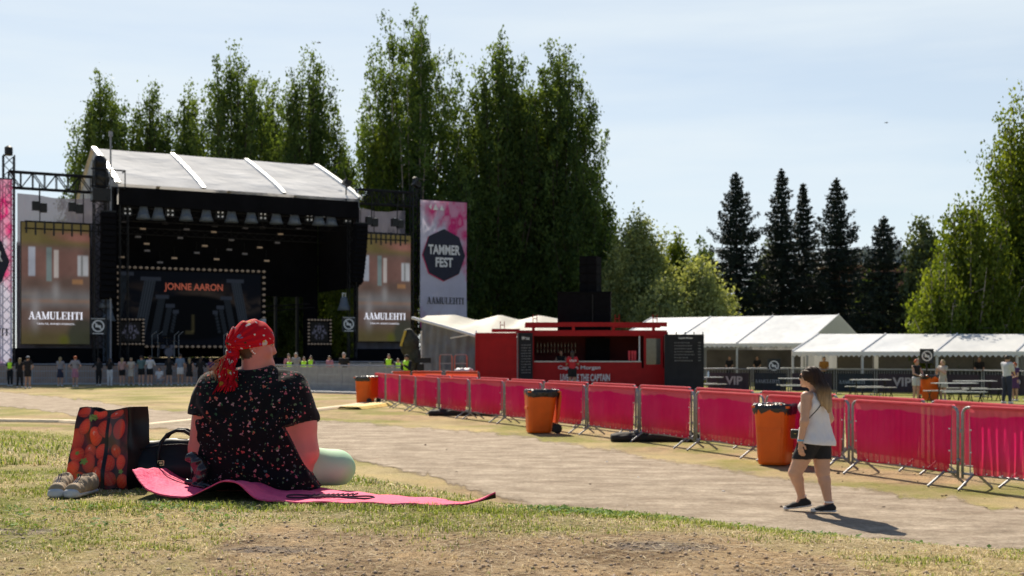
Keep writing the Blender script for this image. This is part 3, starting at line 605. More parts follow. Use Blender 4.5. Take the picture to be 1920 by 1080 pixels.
# side wings: towers, top trusses, scrims
GWG = 'black truss wings beside the stage'
for k, (a0, a1, zt, lab) in enumerate([(-6.5, -.2, 12.9, 'black truss wing holding the left side screen and floodlights'), (W + .2, 21.0, 13.1, 'black truss wing holding the right side screen and floodlights')]):
    w = thing('screen_wing', lab, 'scaffold', S(a0, .5), SRZ, GWG); L_ = a1 - a0; ax = 0 if k == 0 else L_
    ztop = sp(22, 322, .5)[1] if k == 0 else sp(775, 362, .5)[1]; zb_ = sp(22, 352, .5)[1] if k == 0 else sp(775, 388, .5)[1]
    m = MB(); truss(m, (ax, 0, 0), (ax, 0, ztop + (1.0 if k == 0 else .6)), .62, 22, .05); m.build('tower', black_metal, w)
    m = MB(); n = 9
    for y in (-.3, .3):
        m.tube([(0, y, ztop), (L_, y, ztop)], .06, 5); m.tube([(0, y, zb_), (L_, y, zb_)], .06, 5)
        for j in range(n):
            x0, x1 = L_ * j / n, L_ * (j + 1) / n; m.tube([(x0, y, zb_ if j % 2 else ztop), (x1, y, ztop if j % 2 else zb_)], .035, 4); m.tube([(x0, y, zb_), (x0, y, ztop)], .03, 4)
    m.build('top_truss', black_metal, w)
    m = MB(); zl = zb_ - 2.05; xm = .9 if k == 0 else .5
    for zz in (zl, zl - .45): m.tube([(xm, -.2, zz), (L_ - .6, -.2, zz)], .045, 4)
    for j in range(9): x = xm + .1 + j * (L_ - .8 - xm) / 8.5; m.b2(x - .05, x + .05, -.25, -.15, zl - .75 - .1 * (j % 2), zl + .05)
    for j in (0, 1): x = 1.8 + j * 2.6 if k == 0 else 1.2 + j * 1.8; m.tube([(x, -.2, zl), (x, -.2, zb_)], .03, 4)
    m.build('screen_hanger', black_metal, w)
    n = 26; us = np.linspace(0, 1, n); m = MB(); x0, x1 = (.55, L_ - .15) if k == 0 else (.1, L_ - .55)
    tp = [(x0 + u * (x1 - x0), .5 + .12 * math.sin(u * 21), zb_ - .25 - .18 * math.sin(math.pi * u) ** 2) for u in us]; bt = [(p[0], .5 + .18 * math.sin(u * 25 + 1), .2) for p, u in zip(tp, us)]
    m.add(tp + bt, [(j, j + 1, n + j + 1, n + j) for j in range(n - 1)]); m.build('scrim', mesh_scrim, w, True)
    MB().b2(x0, x1, .8, .95, .1, 9.2 if k else 8.9).build('black_backing', drape, w)
    MB().b2(-.5 if k == 0 else .2, L_ + .2, .2, .5, .05, 2.2).build('base_skirt', drape, w)
    MB().lathe([(.22, 0), (.24, .1), (.24, .5), (.1, .6)], (ax, 0, ztop + (1.0 if k == 0 else .6)), 8).build('beacon', black_metal, w)
# white curtain strip beside left PA
cs = thing('curtain', 'tall bluish curtain edge hanging between left screen and loudspeakers', 'curtain', S(-.95, .1), SRZ)
n = 20; P = [(k / n * .55, .1 * math.sin(k * 1.9), z) for z in (.1, 10.6) for k in range(n + 1)]; MB().add(P, [(k, k + 1, n + 2 + k, n + 1 + k) for k in range(n)]).build('cloth', mat('blue_grey_cloth', (.10, .13, .18), .8, ns=2, na=.3), cs, True)

def smooth_rect(u, v, u0, u1, v0, v1, e=.02): return sstep(u0 - e, u0 + e, u) * sstep(u1 + e, u1 - e, u) * sstep(v0 - e, v0 + e, v) * sstep(v1 + e, v1 - e, v)
def lay(c, m_, col): return c * (1 - m_[..., None]) + m_[..., None] * np.array(col)
def screen_pic(u, v):
    c = np.ones(u.shape + (3,)) * np.array([.13, .085, .07]); n = fbm(u * 5, v * 8, 3)
    c = lay(c, sstep(.78, .86, v), (.125, .10, .04)); c = lay(c, smooth_rect(u, v, -.1, 1.1, .85, .93, .03) * sstep(.2, .8, u + (v - .9) * 2), (.22, .10, .08))
    c = lay(c, smooth_rect(u, v, 0, .9, .55, .78, .05) * .8, (.19, .10, .085)); c = lay(c, smooth_rect(u, v, .1, .2, .56, .8, .01), (.34, .36, .42)); c = lay(c, smooth_rect(u, v, .6, .78, .45, .56, .05) * .5, (.10, .07, .06))
    c = lay(c, smooth_rect(u, v, .36, .44, .52, .8, .01), (.16, .20, .20)); c = lay(c, smooth_rect(u, v, .47, .54, .55, .78, .01), (.45, .40, .38)); c = lay(c, smooth_rect(u, v, .82, .98, .57, .74, .012), (.42, .42, .44))
    c = lay(c, smooth_rect(u, v, .87, .9, .57, .74, .008), (.2, .2, .2)); c = lay(c, smooth_rect(u, v, .74, .9, .5, .54, .012), (.30, .16, .08)); c = lay(c, smooth_rect(u, v, .0, .22, .37, .42, .02), (.32, .18, .09))
    c = lay(c, sstep(.5, .38, v) * sstep(.26, .36, v), (.16, .15, .15)); c = lay(c, smooth_rect(u, v, -.1, 1.1, .34, .37, .02) * .7, (.26, .15, .10))
    c = lay(c, np.exp(-((u - .5) / .06) ** 2) * sstep(.28, .45, v) * sstep(.56, .46, v) * .6, (.30, .29, .29)); c = lay(c, np.exp(-((u - .2) / .07) ** 2) * sstep(0, .2, v) * sstep(.5, .3, v) * .7, (.26, .24, .24))
    c = lay(c, sstep(.2, .04, v) * .7, (.085, .075, .02)); c = lay(c, sstep(.32, .2, np.hypot((u - .9) / .9, (v - .06) / .6)) * .75, (.03, .04, .03)); c = lay(c, sstep(.12, .02, np.hypot(u - .62, (v - .03) / .6)), (.10, .10, .02))
    return np.clip(c * (.75 + .5 * n[..., None]), 0, 1) * .76
screenm = mat('led_screen', (0, 0, 0), .5, attr=True, emit=.46, na=.02, spec=.05)
glowtext = mat('lit_lettering', (.62, .62, .68), .6, emit=.7, na=.02)
for nm, (x0, y0, x1, y1), lab in (('l', (40, 419, 168, 645), 'left side screen, the larger one, with white newspaper name'), ('r', (672, 440, 770, 640), 'right side screen, the smaller one, with white newspaper name')):
    a0, z1 = sp(x0, y0, .3); a1, _ = sp(x1, y1, .3); z0 = sp((x0 + x1) / 2, y1, .3)[1]; z1 = sp((x0 + x1) / 2, y0, .3)[1]; w, h = a1 - a0, z1 - z0
    o = thing('video_screen', lab, 'screen', S((a0 + a1) / 2, .3, z0), SRZ, 'side screens of the stage'); MB().b2(-w / 2 - .05, w / 2 + .05, .02, .22, -.05, h + .05).build('screen_case', black_metal, o)
    picture('screen_image', w, h, 110, 190, screen_pic, screenm, o, (0, 0, 0)); serif_word('lettering', 'AAMULEHTI', w * .80, h * .062, glowtext, o, (0, -.03, h * .235))
    text_obj('tagline', 'TÄÄLTÄ. ENNEN KAIKKEA.', h * .016, w * .56, glowtext, o, (0, -.03, h * .168), bold=.01)

# festival banners
def festival(u, v):
    n = fbm(u * 3 + v * 2, v * 7 - u * 3, 11, 5); n2 = fbm(u * 7 + 3, v * 12, 12, 4); c = np.ones(u.shape + (3,)) * np.array([.68, .66, .84])
    c = c * (.9 + .25 * n[..., None]); ink = sstep(.0, .30, v - .60 + (u - .40) * .42 + (n - .5) * .65); wisp = sstep(.34, .62, n2) * .75 + .25
    hole = 1 - .75 * sstep(.9, 1.0, v) * sstep(.75, .2, u); c = lay(c, np.clip(ink * 1.15, 0, 1) * (wisp * .6 + .4) * hole, (.75, .02, .22)); c = lay(c, ink * sstep(.62, .8, n2) * .6, (.85, .35, .55))
    low = sstep(.16, .02, v + (n - .5) * .28 + abs(u - .3) * .12); c = lay(c, low * wisp, (.52, .05, .26)); return np.clip(c, 0, 1)
festm = mat('festival_banner', (0, 0, 0), .7, attr=True, trans=.35, na=.03); oct_d = mat('banner_badge', (.012, .014, .035), .7); trans_b = mat('badge_crimson', (.55, .03, .13), .7)
def octa(mm, r, y, dx=0, dz=0, rz=1.12): return MB().prism([(dx + r * math.sin(k * math.pi / 4 + math.pi / 8 * 0), dz + r * rz * math.cos(k * math.pi / 4)) for k in range(8)][::-1], y - .004, y + .004)
def fbanner(lab, a0, a1, z0, z1, b, text=True):
    w, h = a1 - a0, z1 - z0; o = thing('festival_banner', lab, 'banner', S((a0 + a1) / 2, b, z0), SRZ, 'tall festival banners beside the stage')
    picture('cloth', w, h, 90, 200, festival, festm, o, (0, 0, 0), yoff=lambda u, v: .05 * np.sin(u * 5 + v * 6) * (1 - v))
    r = w * .455; cz = h * .575; octa(None, r * 1.0, -.075, -.06, -.05).build('badge_edge', trans_b, o); octa(None, r, -.09, 0.0, 0.0).build('badge', oct_d, o)  # crimson octagon behind the badge, offset towards one corner
    text_obj('lettering', 'TAMMER', r * .42, r * 1.50, textw, o, (0, -.11, cz + .0), bold=.03); o.children[-1].location.z = cz + r * .22
    text_obj('lettering', 'FEST', r * .42, r * .82, textw, o, (0, -.11, cz - r * .32), bold=.03)
    for c in o.children:
        if c.name.startswith('badge'): c.location.z = cz
    serif_word('sponsor_name', 'AAMULEHTI', w * .80, w * .13, textd, o, (w * .03, -.07, h * .215))
    tri = MB()
    for px_, s_ in ((-.17 * w, .10 * w), (-.17 * w, .17 * w)):
        zc = h * .94
    tri.prism([(-.24 * w, h * .925), (-.12 * w, h * .925), (-.18 * w, h * .975)], -.072, -.066); tri.prism([(-.10 * w, h * .925), (0, h * .925), (-.05 * w, h * .965)], -.072, -.066); tri.prism([(-.33 * w, h * .95), (-.27 * w, h * .925), (-.27 * w, h * .97)], -.072, -.066)
    tri.build('emblem', textw, o); MB().tube([(-w / 2 - .1, 0, h + .03), (w / 2 + .1, 0, h + .03)], .04).build('top_pole', black_metal, o); return o
a0, _ = sp(788, 400, -.2); a1, _ = sp(875, 400, -.2); z1 = sp(830, 377, -.2)[1]
fbanner('tall pink and lilac banner right of the stage with dark TAMMER FEST badge', a0, a1, z1 - 9.3, z1, -.2)
a1, _ = sp(23, 340, -.2); z1 = sp(10, 336, -.2)[1]; fbanner('tall pink banner cut off by the left edge of the picture', a1 - 3.5, a1, .6, z1, -.2)

# mast, corner rigging and lamps on top of the towers
a_, z_ = sp(207, 247, -.5); o = thing('antenna_mast', 'thin grey mast rising in front of the left end of the stage roof', 'mast', S(a_, -.6, 0), SRZ); MB().tube([(0, 0, 0), (0, 0, z_)], .06, 6).tube([(0, 0, z_ - .3), (.0, 0, z_)], .14, 6).build('pole', mat('grey_pole', (.25, .26, .3), .5), o)
a_, z_ = sp(196, 300, -.2); o = thing('rigging_frame', 'dark cage of rigging at the left corner of the stage roof', 'rigging', S(a_ - .3, -.2, 0), SRZ); m = MB(); truss(m, (0, 0, 0), (0, 0, z_), .7, 26, .045); zz = sp(200, 352, -.2)[1]
for z2 in (zz, zz + 1.1): m.tube([(-.6, -.4, z2), (1.5, -.4, z2)], .05, 5).tube([(1.5, -.4, z2), (1.5, .5, z2)], .05, 5)
m.tube([(1.5, -.4, zz), (1.5, -.4, zz + 1.1)], .04, 5).b2(-.5, .6, -.5, .4, zz - .9, zz - .1); m.build('frame', black_metal, o); s = SDF((-.7, -.6, zz - .2), (.8, .6, z_ + .6), .06); s.ell((0, 0, z_ - .2), (.42, .35, .5)); s.ell((.1, 0, zz + .6), (.5, .4, .8)); s.fn(lambda P: .07 * noise3(P, 7, 3)); s.mesh('motor_cover', black_metal, o)
for px_, py_, lab in ((649, 350, 'dark spotlight on the right end of the stage roof'), (780, 352, 'dark spotlight on top of the tower beside the pink banner')):
    a_, z_ = sp(px_, py_, .4); o = thing('spotlight', lab, 'spotlight', S(a_, .4, z_), SRZ, 'spotlights on the towers'); MB().tube([(0, 0, -1.2), (0, 0, .1)], .05, 5).build('stem', black_metal, o); MB().box((0, -.1, .25), (.5, .55, .38), M=Matrix.Rotation(.5, 3, 'Y')).lathe([(.16, -.1), (.2, .1)], (.1, -.3, .3), 8).build('housing', black_metal, o)
# line arrays
def line_array(lab, px, y0, y1, curve, wpx):
    a, z1 = sp(px, y0, -.8); _, z0 = sp(px, y1, -.8); o = thing('line_array', lab, 'loudspeakers', S(a, -.8, z0), SRZ, 'hanging loudspeaker columns')
    n = 14; hh = (z1 - z0) / n; w = wpx / 27
    for k in range(n):
        z = (k + .5) * hh; t = 1 - k / n; y = curve * t * t; M = Matrix.Rotation(-.5 * curve * t, 3, 'X')
        MB().box((0, y, z), (w, .6, hh * .9), M=M).box((0, y - .31, z), (w * .92, .03, hh * .7), M=M).build('speaker', black, o)
    MB().b2(-w / 2, w / 2, -.2, .3, n * hh, n * hh + .1).tube([(0, 0, n * hh), (0, 0, n * hh + 1.0)], .03).build('rigging', black_metal, o)
line_array('dark hanging loudspeaker column left of the stage opening', 203, 398, 560, .3, 24); line_array('curved hanging loudspeaker column right of the stage opening', 676, 420, 530, .9, 24)

# backdrop screen with lamp bulbs
bulb = mat('bulb', (.28, .22, .17), .5, emit=.12); bulbc = mat('cool_bulb', (.32, .32, .42), .5, emit=.16)
def bulb_frame(o, w, h, n1, n2, r, mm):
    pr_ = MB().lathe([(r * .3, -.7 * r), (r * .85, -.4 * r), (r, 0), (r * .85, .4 * r), (r * .3, .7 * r)], n=7).build('bulb', mm, o); first = [True]
    def dot(x, z):
        b = pr_ if first[0] else pr_.copy()
        if not first[0]: C.objects.link(b); b.parent = o
        first[0] = False; b.location = (x, -.12, z)
    for k in range(n1 + 1): dot(-w / 2 + w * k / n1, h); dot(-w / 2 + w * k / n1, 0)
    for k in range(1, n2): dot(-w / 2, h * k / n2); dot(w / 2, h * k / n2)
def bd_pic(u, v):
    c = np.ones(u.shape + (3,)) * np.array([.006, .008, .014]); n = fbm(u * 6, v * 5, 51); c = lay(c, sstep(.45, .75, n) * smooth_rect(u, v, -.1, 1.1, .35, .8, .15) * .5, (.09, .06, .045))
    c = lay(c, sstep(.16, .02, np.abs(v - .62 + .1 * np.sin(u * 9))) * sstep(.3, .6, fbm(u * 9, v * 9, 52)) * .5, (.10, .075, .06))
    dark = sstep(.34, .28, np.hypot((u - .5) / 1.2, (v - .38))) ; c = lay(c, dark, (.003, .004, .006))
    for x, tw, tz, bz in ((.21, .040, .92, .05), (.29, .026, .68, .1), (.345, .019, .56, .14), (.81, .036, .92, .05), (.745, .024, .68, .1), (.70, .016, .55, .14), (.385, .012, .48, .18), (.665, .011, .48, .18), (.04, .03, .98, .3)):
        xx = x + (tz - v) * (-.10 if x < .5 else .10); col = (.06, .075, .10) if tw > .03 else (.035, .045, .06)
        mk = sstep(tw, tw * .9, np.abs(u - xx)) * sstep(bz - .02, bz, v) * sstep(tz, tz - .02, v); fl = .7 + .3 * np.cos((u - xx) / tw * 14); c = c * (1 - mk[..., None]) + mk[..., None] * np.array(col) * fl[..., None]
        c = lay(c, sstep(tw * 1.8, tw * 1.7, np.abs(u - x)) * smooth_rect(u, v, 0, 1, tz - .05, tz, .006), (.05, .06, .085))
    c = lay(c, smooth_rect(u, v, .495, .515, .18, .42, .008) + smooth_rect(u, v, .45, .51, .15, .2, .01), (.07, .06, .03)); return np.clip(c * .55, 0, 1)
bdm = mat('backdrop_screen', (0, 0, 0), .5, attr=True, emit=.22, na=.02, spec=.05)
b_ = 4.0; a0, z1 = sp(219, 503, b_); a1, _ = sp(494, 506, b_); w = a1 - a0; zt = sp(356, 505, b_)[1]; z0 = sp(356, 650, b_)[1]; h = zt - z0
o = thing('backdrop_screen', 'wide dark stage backdrop with stone columns and orange JONNE AARON', 'screen', S((a0 + a1) / 2, b_, z0), SRZ)
MB().b2(-w / 2 - .15, w / 2 + .15, .02, .2, -.1, h + .15).build('frame', drape, o); picture('backdrop_image', w - .4, h - .3, 220, 120, bd_pic, bdm, o, (0, -.02, .1)); bulb_frame(o, w, h, 26, 13, .13, bulb)
text_obj('lettering', 'JONNE AARON', .62, w * .40, mat('orange_lettering', (.36, .08, .045), .6, emit=.32), o, (.1, -.06, h * .76), bold=.02)
GBX = 'bulb framed front panels on the stage'
def fp_pic(u, v):
    n = fbm(u * 8, v * 8, 61); s = np.abs(u - .5) * 2; c = np.ones(u.shape + (3,)) * .01; mk = sstep(.5, .75, fbm(s * 7, v * 9, 62)) * sstep(.95, .7, np.hypot(s, (v - .5) * 2)); return lay(c, mk, (.10, .10, .14))
for (x0, x1, y0, y1, lab) in ((221, 268, 599, 645, 'left bulb framed panel with silver pattern at the front of the stage'), (578, 619, 600, 645, 'right bulb framed panel with silver pattern at the front of the stage')):
    a0, _ = sp(x0, y0, 1); a1, _ = sp(x1, y0, 1); zt = sp((x0 + x1) / 2, y0, 1)[1]; zb_ = sp((x0 + x1) / 2, y1, 1)[1]; w, h = a1 - a0, zt - zb_
    o = thing('show_panel', lab, 'panel', S((a0 + a1) / 2, 1, zb_), SRZ, GBX); MB().b2(-w / 2 - .1, w / 2 + .1, 0, .3, 1.56 - zb_, h + .1).build('panel_body', drape, o); picture('panel_art', w - .3, h - .3, 60, 60, fp_pic, bdm, o, (0, -.03, .15)); bulb_frame(o, w, h, 7, 7, .09, bulb)
# bell shaped shades under the truss
shade = mat('lamp_shade', (.10, .125, .165), .6, emit=.02)
def bell(o, s=1):
    MB().lathe([(.16 * s, .95 * s), (.22 * s, .9 * s), (.34 * s, .35 * s), (.48 * s, 0), (.45 * s, 0), (.2 * s, .85 * s)], n=14, close=False).build('lamp_shade', shade, o, True); MB().tube([(-.1 * s, 0, .9 * s), (-.1 * s, 0, 1.2 * s)], .035).tube([(.1 * s, 0, .9 * s), (.1 * s, 0, 1.2 * s)], .035).tube([(-.15 * s, 0, 1.2 * s), (.15 * s, 0, 1.2 * s)], .04).build('clamp', lenswhite, o); return o
ordn = ['first', 'second', 'third', 'fourth', 'fifth', 'sixth', 'seventh', 'eighth', 'ninth', 'tenth', 'eleventh', 'twelfth', 'thirteenth', 'fourteenth', 'fifteenth', 'sixteenth', 'seventeenth', 'eighteenth', 'nineteenth', 'twentieth']
proto = None
for k, px in enumerate((269, 297, 349, 387, 434, 471, 518, 552, 598, 621)):
    py = 411 + (px - 269) * .035; a, z = sp(px, py, .3); lab = 'grey bell shaped lamp hanging under the stage roof, %s from the left' % ordn[k]
    if proto is None: proto = bell(thing('stage_lamp', lab, 'lamp', S(a, .3, z), SRZ, 'bell lamps under the roof truss')); o = proto
    else: o = copy_tree(proto, S(a, .3, z), SRZ, lab)
for px, py, lab in ((199, 578, 'upper grey bell lamp left of the bulb framed backdrop'), (203, 602, 'lower grey bell lamp beside the left bulb framed panel'), (645, 582, 'grey bell lamp low at the right side of the stage')):
    a, z = sp(px, py, .3); copy_tree(proto, S(a, .3, z), SRZ, lab)['group'] = 'bell lamps at the stage sides'
# blinders: four small lenses on a plate, and warm lamps strung inside
proto = None
for k, px in enumerate((239, 319, 413, 493, 580, 652)):
    a, z = sp(px, 396 + (px - 239) * .036, .4); lab = 'four lens blinder lamp between the bell lamps, %s from the left' % ordn[k]
    if proto is None:
        proto = thing('blinder_lamp', lab, 'lamp', S(a, .4, z), SRZ, 'four lens blinders'); MB().b2(-.3, .3, 0, .1, -.3, .3).build('plate', black_metal, proto)
        for dx in (-.14, .14):
            for dz in (-.14, .14): MB().lathe([(.02, 0), (.06, .01), (.06, .03)], n=8).build('lens', mat('lens_glow', (.5, .5, .5), .3, emit=.25), proto, loc=(dx, -.03, dz)).rotation_euler = (R(90), 0, 0)
    else: copy_tree(proto, S(a, .4, z), SRZ, lab)
warm = mat('warm_lamp', (.36, .26, .18), .5, emit=.15); cool = mat('cool_lamp', (.14, .13, .14), .5, emit=.10); proto = {}
r_ = np.random.default_rng(5); spots = [(268, 429, 1), (401, 435, 1), (275, 457, 1), (384, 461, 1), (228, 482, 1), (327, 484, 1), (406, 486, 1), (526, 439, 1), (487, 464, 1), (500, 489, 1), (233, 415, 0), (310, 418, 0), (403, 423, 0), (259, 444, 0), (338, 446, 0), (434, 450, 0), (276, 470, 0), (369, 474, 0), (459, 476, 0), (493, 427, 0), (560, 429, 0), (460, 427, 0), (350, 430, 0), (300, 497 - 5, 0), (430, 468, 0), (520, 455, 0)]
kk = [0, 0]
for px, py, wm in spots:
    a, z = sp(px, py, 5); lab = '%s bar lamp inside the dark stage, %s of its tone' % ('warm glowing' if wm else 'faint grey', ordn[kk[wm]]); kk[wm] += 1
    if wm not in proto:
        proto[wm] = o = thing('bar_lamp', lab, 'lamp', S(a, 5, z), SRZ, 'small bar lamps inside the stage'); MB().b2(-.2, .2, 0, .2, -.09, .09).build('housing', black_metal, o); MB().b2(-.19, .19, -.03, .0, -.055, .055).build('lens', warm if wm else cool, o); MB().tube([(0, .1, .09), (0, .1, .8)], .02, 4).build('hanger', black_metal, o)
    else: copy_tree(proto[wm], S(a, 5, z), SRZ, lab)
# floodlights on wings
proto = None
for px, py, lab in ((74, 394, 'left floodlight pair over the left side screen'), (142, 396, 'right floodlight pair over the left side screen'), (697, 421, 'left floodlight pair over the right side screen'), (745, 424, 'right floodlight pair over the right side screen')):
    a, z = sp(px, py, .1)
    if proto is None:
        proto = thing('floodlight', lab, 'floodlight', S(a, .1, z), SRZ, 'floodlights over the side screens'); MB().box((-.22, 0, .25), (.42, .4, .55)).box((.22, 0, .15), (.42, .4, .55)).build('housing', black_metal, proto)
        MB().box((-.22, -.1, .54), (.16, .12, .05)).box((.22, -.1, .44), (.16, .12, .05)).build('bright_cap', lenswhite, proto); MB().tube([(0, 0, .4), (0, 0, 1.7)], .04, 5).build('drop_pole', black_metal, proto)
    else: copy_tree(proto, S(a, .1, z), SRZ, lab)
# drum kit and microphone stands
a, z = sp(313, 640, 3.4); o = thing('drum_kit', 'drum kit with brass cymbals on the dark stage', 'drums', S(a, 3.4, 1.6), SRZ)
brass = mat('brass', (.6, .45, .2), .3, .9); MB().lathe([(.3, 0), (.3, .5)], n=14).build('bass_drum', mat('drum_shell', (.12, .12, .16), .4), o, loc=(0, -.2, .35)).rotation_euler = (R(90), 0, 0)
for x, z_ in ((-.5, 1.0), (.45, 1.1), (0, 1.35)): MB().lathe([(.02, .03), (.28, 0), (.27, -.01)], (x, 0, z_), 12).build('cymbal', brass, o); MB().tube([(x, 0, 0), (x, 0, z_)], .02, 4).build('cymbal_stand', galv, o)
for x in (-.3, .3): MB().lathe([(.2, .6), (.2, .85)], (x, 0, 0), 12).build('tom_drum', MT['drum_shell'], o)
proto = None
for k, px in enumerate((285, 296, 327, 335, 420)):
    a, z = sp(px, 640, 2.2); lab = 'thin microphone stand on the stage, %s from the left' % ordn[k]
    if proto is None: proto = thing('microphone_stand', lab, 'microphone stand', S(a, 2.2, 1.6), SRZ, 'microphone stands on the stage'); MB().tube([(0, 0, 0), (0, 0, 1.5), (.3, 0, 1.75)], .025, 5).build('pole', galv, proto); MB().lathe([(.15, 0), (.15, .04)], n=8).build('base', black_metal, proto)
    else: copy_tree(proto, S(a, 2.2, 1.6), SRZ, lab)
# prohibition signs
def nosign(lab, loc, s, rz, board=(.015, .018, .022), post=None, group='no smoking style round signs', bars=True):
    o = thing('prohibition_sign', lab, 'sign', loc, rz, group); MB().b2(-s / 2, s / 2, 0, .04, 0, s * 1.05).build('board', mat('sign_board', board, .6), o)
    ringm = mat('sign_white', (.62, .64, .66), .6, emit=.04, na=.02); m = MB(); r1, r0 = s * .38, s * .30; n = 28; c = s * .53
    V = [(math.cos(2 * math.pi * k / n) * r, y, c + math.sin(2 * math.pi * k / n) * r) for y in (-.012, .0) for r in (r1, r0) for k in range(n)]; Fs = []
    for k in range(n):
        q = (k + 1) % n; Fs += [(k, q, n + q, n + k), (2 * n + k, 3 * n + k, 3 * n + q, 2 * n + q), (k, 2 * n + k, 2 * n + q, q), (n + k, n + q, 3 * n + q, 3 * n + k)]
    m.add(V, Fs); m.build('ring', ringm, o); MB().box((0, -.02, c), (s * .62, .012, s * .07), M=Matrix.Rotation(R(45), 3, 'Y')).build('slash', ringm, o)
    MB().box((0, -.009, c - .02 * s), (s * .34, .008, s * .13)).box((-s * .1, -.010, c + s * .08), (s * .1, .008, s * .12)).build('symbol', ringm, o)
    if bars: MB().b2(-s * .33, s * .33, -.014, -.004, s * .03, s * .08).b2(-s * .42, s * .42, -.014, -.004, s * .97, s * 1.0).build('text_bars', ringm, o)
    if post: MB().tube([(0, .03, 0), (0, .03, -post)], .035).build('post', black_metal, o)
    return o
for px, py, lab in ((184, 627, 'round prohibition sign below the left loudspeaker column'), (654, 622, 'round prohibition sign beside the right side screen')):
    a, z = sp(px, py, -1.2); nosign(lab, S(a, -1.2, z), 1.0, SRZ, post=z - .02)

# crowd barriers in front of the stage
silver = mat('silver_barrier', (.36, .36, .38), .5, .5, ns=3); brownb = mat('barrier_plate', (.36, .25, .20), .6, ns=2); stepm = mat('tread_plate', (.42, .43, .46), .5, .4)
def mojo(name_lab, P0, P1, h, mm, n, group, step=True):
    P0, P1 = Vector((*P0, 0)), Vector((*P1, 0)); d = (P1 - P0) / n; rz = math.atan2(d.y, d.x); L_ = d.length; proto = None
    for k in range(n):
        p = P0 + d * k; lab = name_lab % ordn[k]
        if proto is None:
            proto = thing('stage_barrier', lab, 'barrier', p, rz, group); MB().b2(.04, L_ - .04, .0, .03, .1, h - .08).build('panel', mm, proto)
            m = MB().tube([(.03, 0, .02), (.03, 0, h)], .035).tube([(L_ - .03, 0, .02), (L_ - .03, 0, h)], .035).tube([(0, 0, h), (L_, 0, h)], .04)
            for zz in (h * .33, h * .66): m.b2(.05, L_ - .05, -.02, 0, zz - .02, zz + .02)
            for j in range(1, 14): x = L_ * j / 14; m.b2(x - .012, x + .012, -.018, 0, .12, h - .1)
            m.build('frame', silver, proto); MB().b2(.01, L_ - .01, -1.0, -.03, .02, .10).build('foot_plate', stepm, proto)
        else: copy_tree(proto, p, rz, lab)
mojo('beige plated stage barrier in front of the left audience, %s from the left', gp(-70, 721.5), gp(440, 720), 1.22, brownb, 8, 'beige stage barriers at left')
mojo('silver ribbed barrier right of the seated woman, %s from the left', gp(505, 733), gp(790, 741), 1.28, silver, 6, 'silver ribbed stage barriers')
mojo('rear silver barrier line under the right screen, %s from the left', gp(545, 718), gp(800, 722), 1.35, silver, 5, 'rear silver barriers')
# ------------------------------------------------------------------ pink draped barriers
def clothmat(name, c, alpha=.16, trans=.5):
    m = bpy.data.materials.new(name); m.use_nodes = True; t = m.node_tree; N = t.nodes; L = t.links; b = N['Principled BSDF']; out = N['Material Output']
    b.inputs['Roughness'].default_value = .65; b.inputs['Specular IOR Level'].default_value = .25
    tcx = N.new('ShaderNodeTexCoord'); n = N.new('ShaderNodeTexNoise'); n.inputs['Scale'].default_value = 1.1; n.inputs['Detail'].default_value = 3; L.new(tcx.outputs['Object'], n.inputs['Vector'])
    r = N.new('ShaderNodeValToRGB'); e = r.color_ramp.elements; e[0].position = .38; e[0].color = (*[v * .8 for v in c[0]], 1); e[1].position = .68; e[1].color = (*c[1], 1); L.new(n.outputs['Fac'], r.inputs[0])
    # colour by height: salmon margins round a magenta field
    sx_ = N.new('ShaderNodeSeparateXYZ'); L.new(tcx.outputs['Object'], sx_.inputs[0]); wv_ = N.new('ShaderNodeMath'); wv_.operation = 'MULTIPLY_ADD'; L.new(n.outputs['Fac'], wv_.inputs[0]); wv_.inputs[1].default_value = .25; L.new(sx_.outputs[2], wv_.inputs[2])
    r3 = N.new('ShaderNodeValToRGB'); e = r3.color_ramp.elements; e[0].position = .42; e[0].color = (*c[2], 1); e[1].position = .62; e[1].color = (0, 0, 0, 1); e[1].color = (*c[0], 1); q = e.new(.98); q.color = (*c[0], 1); q = e.new(1.06 if False else 1.0); q.color = (*c[3], 1); mr3 = N.new('ShaderNodeMapRange'); mr3.inputs[2].default_value = 1.12; L.new(wv_.outputs[0], mr3.inputs[0]); L.new(mr3.outputs[0], r3.inputs[0])
    mx3 = N.new('ShaderNodeMix'); mx3.data_type = 'RGBA'; mx3.inputs[0].default_value = .7; L.new(r.outputs[0], mx3.inputs[6]); L.new(r3.outputs[0], mx3.inputs[7])
    L.new(mx3.outputs[2], b.inputs['Base Color']); tl = N.new('ShaderNodeBsdfTranslucent'); L.new(mx3.outputs[2], tl.inputs[0]); tp = N.new('ShaderNodeBsdfTransparent')
    m1 = N.new('ShaderNodeMixShader'); m1.inputs[0].default_value = trans; L.new(b.outputs[0], m1.inputs[1]); L.new(tl.outputs[0], m1.inputs[2])
    m2 = N.new('ShaderNodeMixShader'); m2.inputs[0].default_value = alpha; L.new(m1.outputs[0], m2.inputs[1]); L.new(tp.outputs[0], m2.inputs[2]); L.new(m2.outputs[0], out.inputs['Surface']); return m
pinkc = clothmat('pink_mesh_fabric', ((.95, .010, .165), (.95, .11, .25), (.80, .03, .07), (.90, .20, .21)), .08, .74); orangec = clothmat('orange_mesh_fabric', ((.85, .10, .05), (.90, .16, .08), (.8, .08, .04), (.9, .16, .08)), .1, .6)
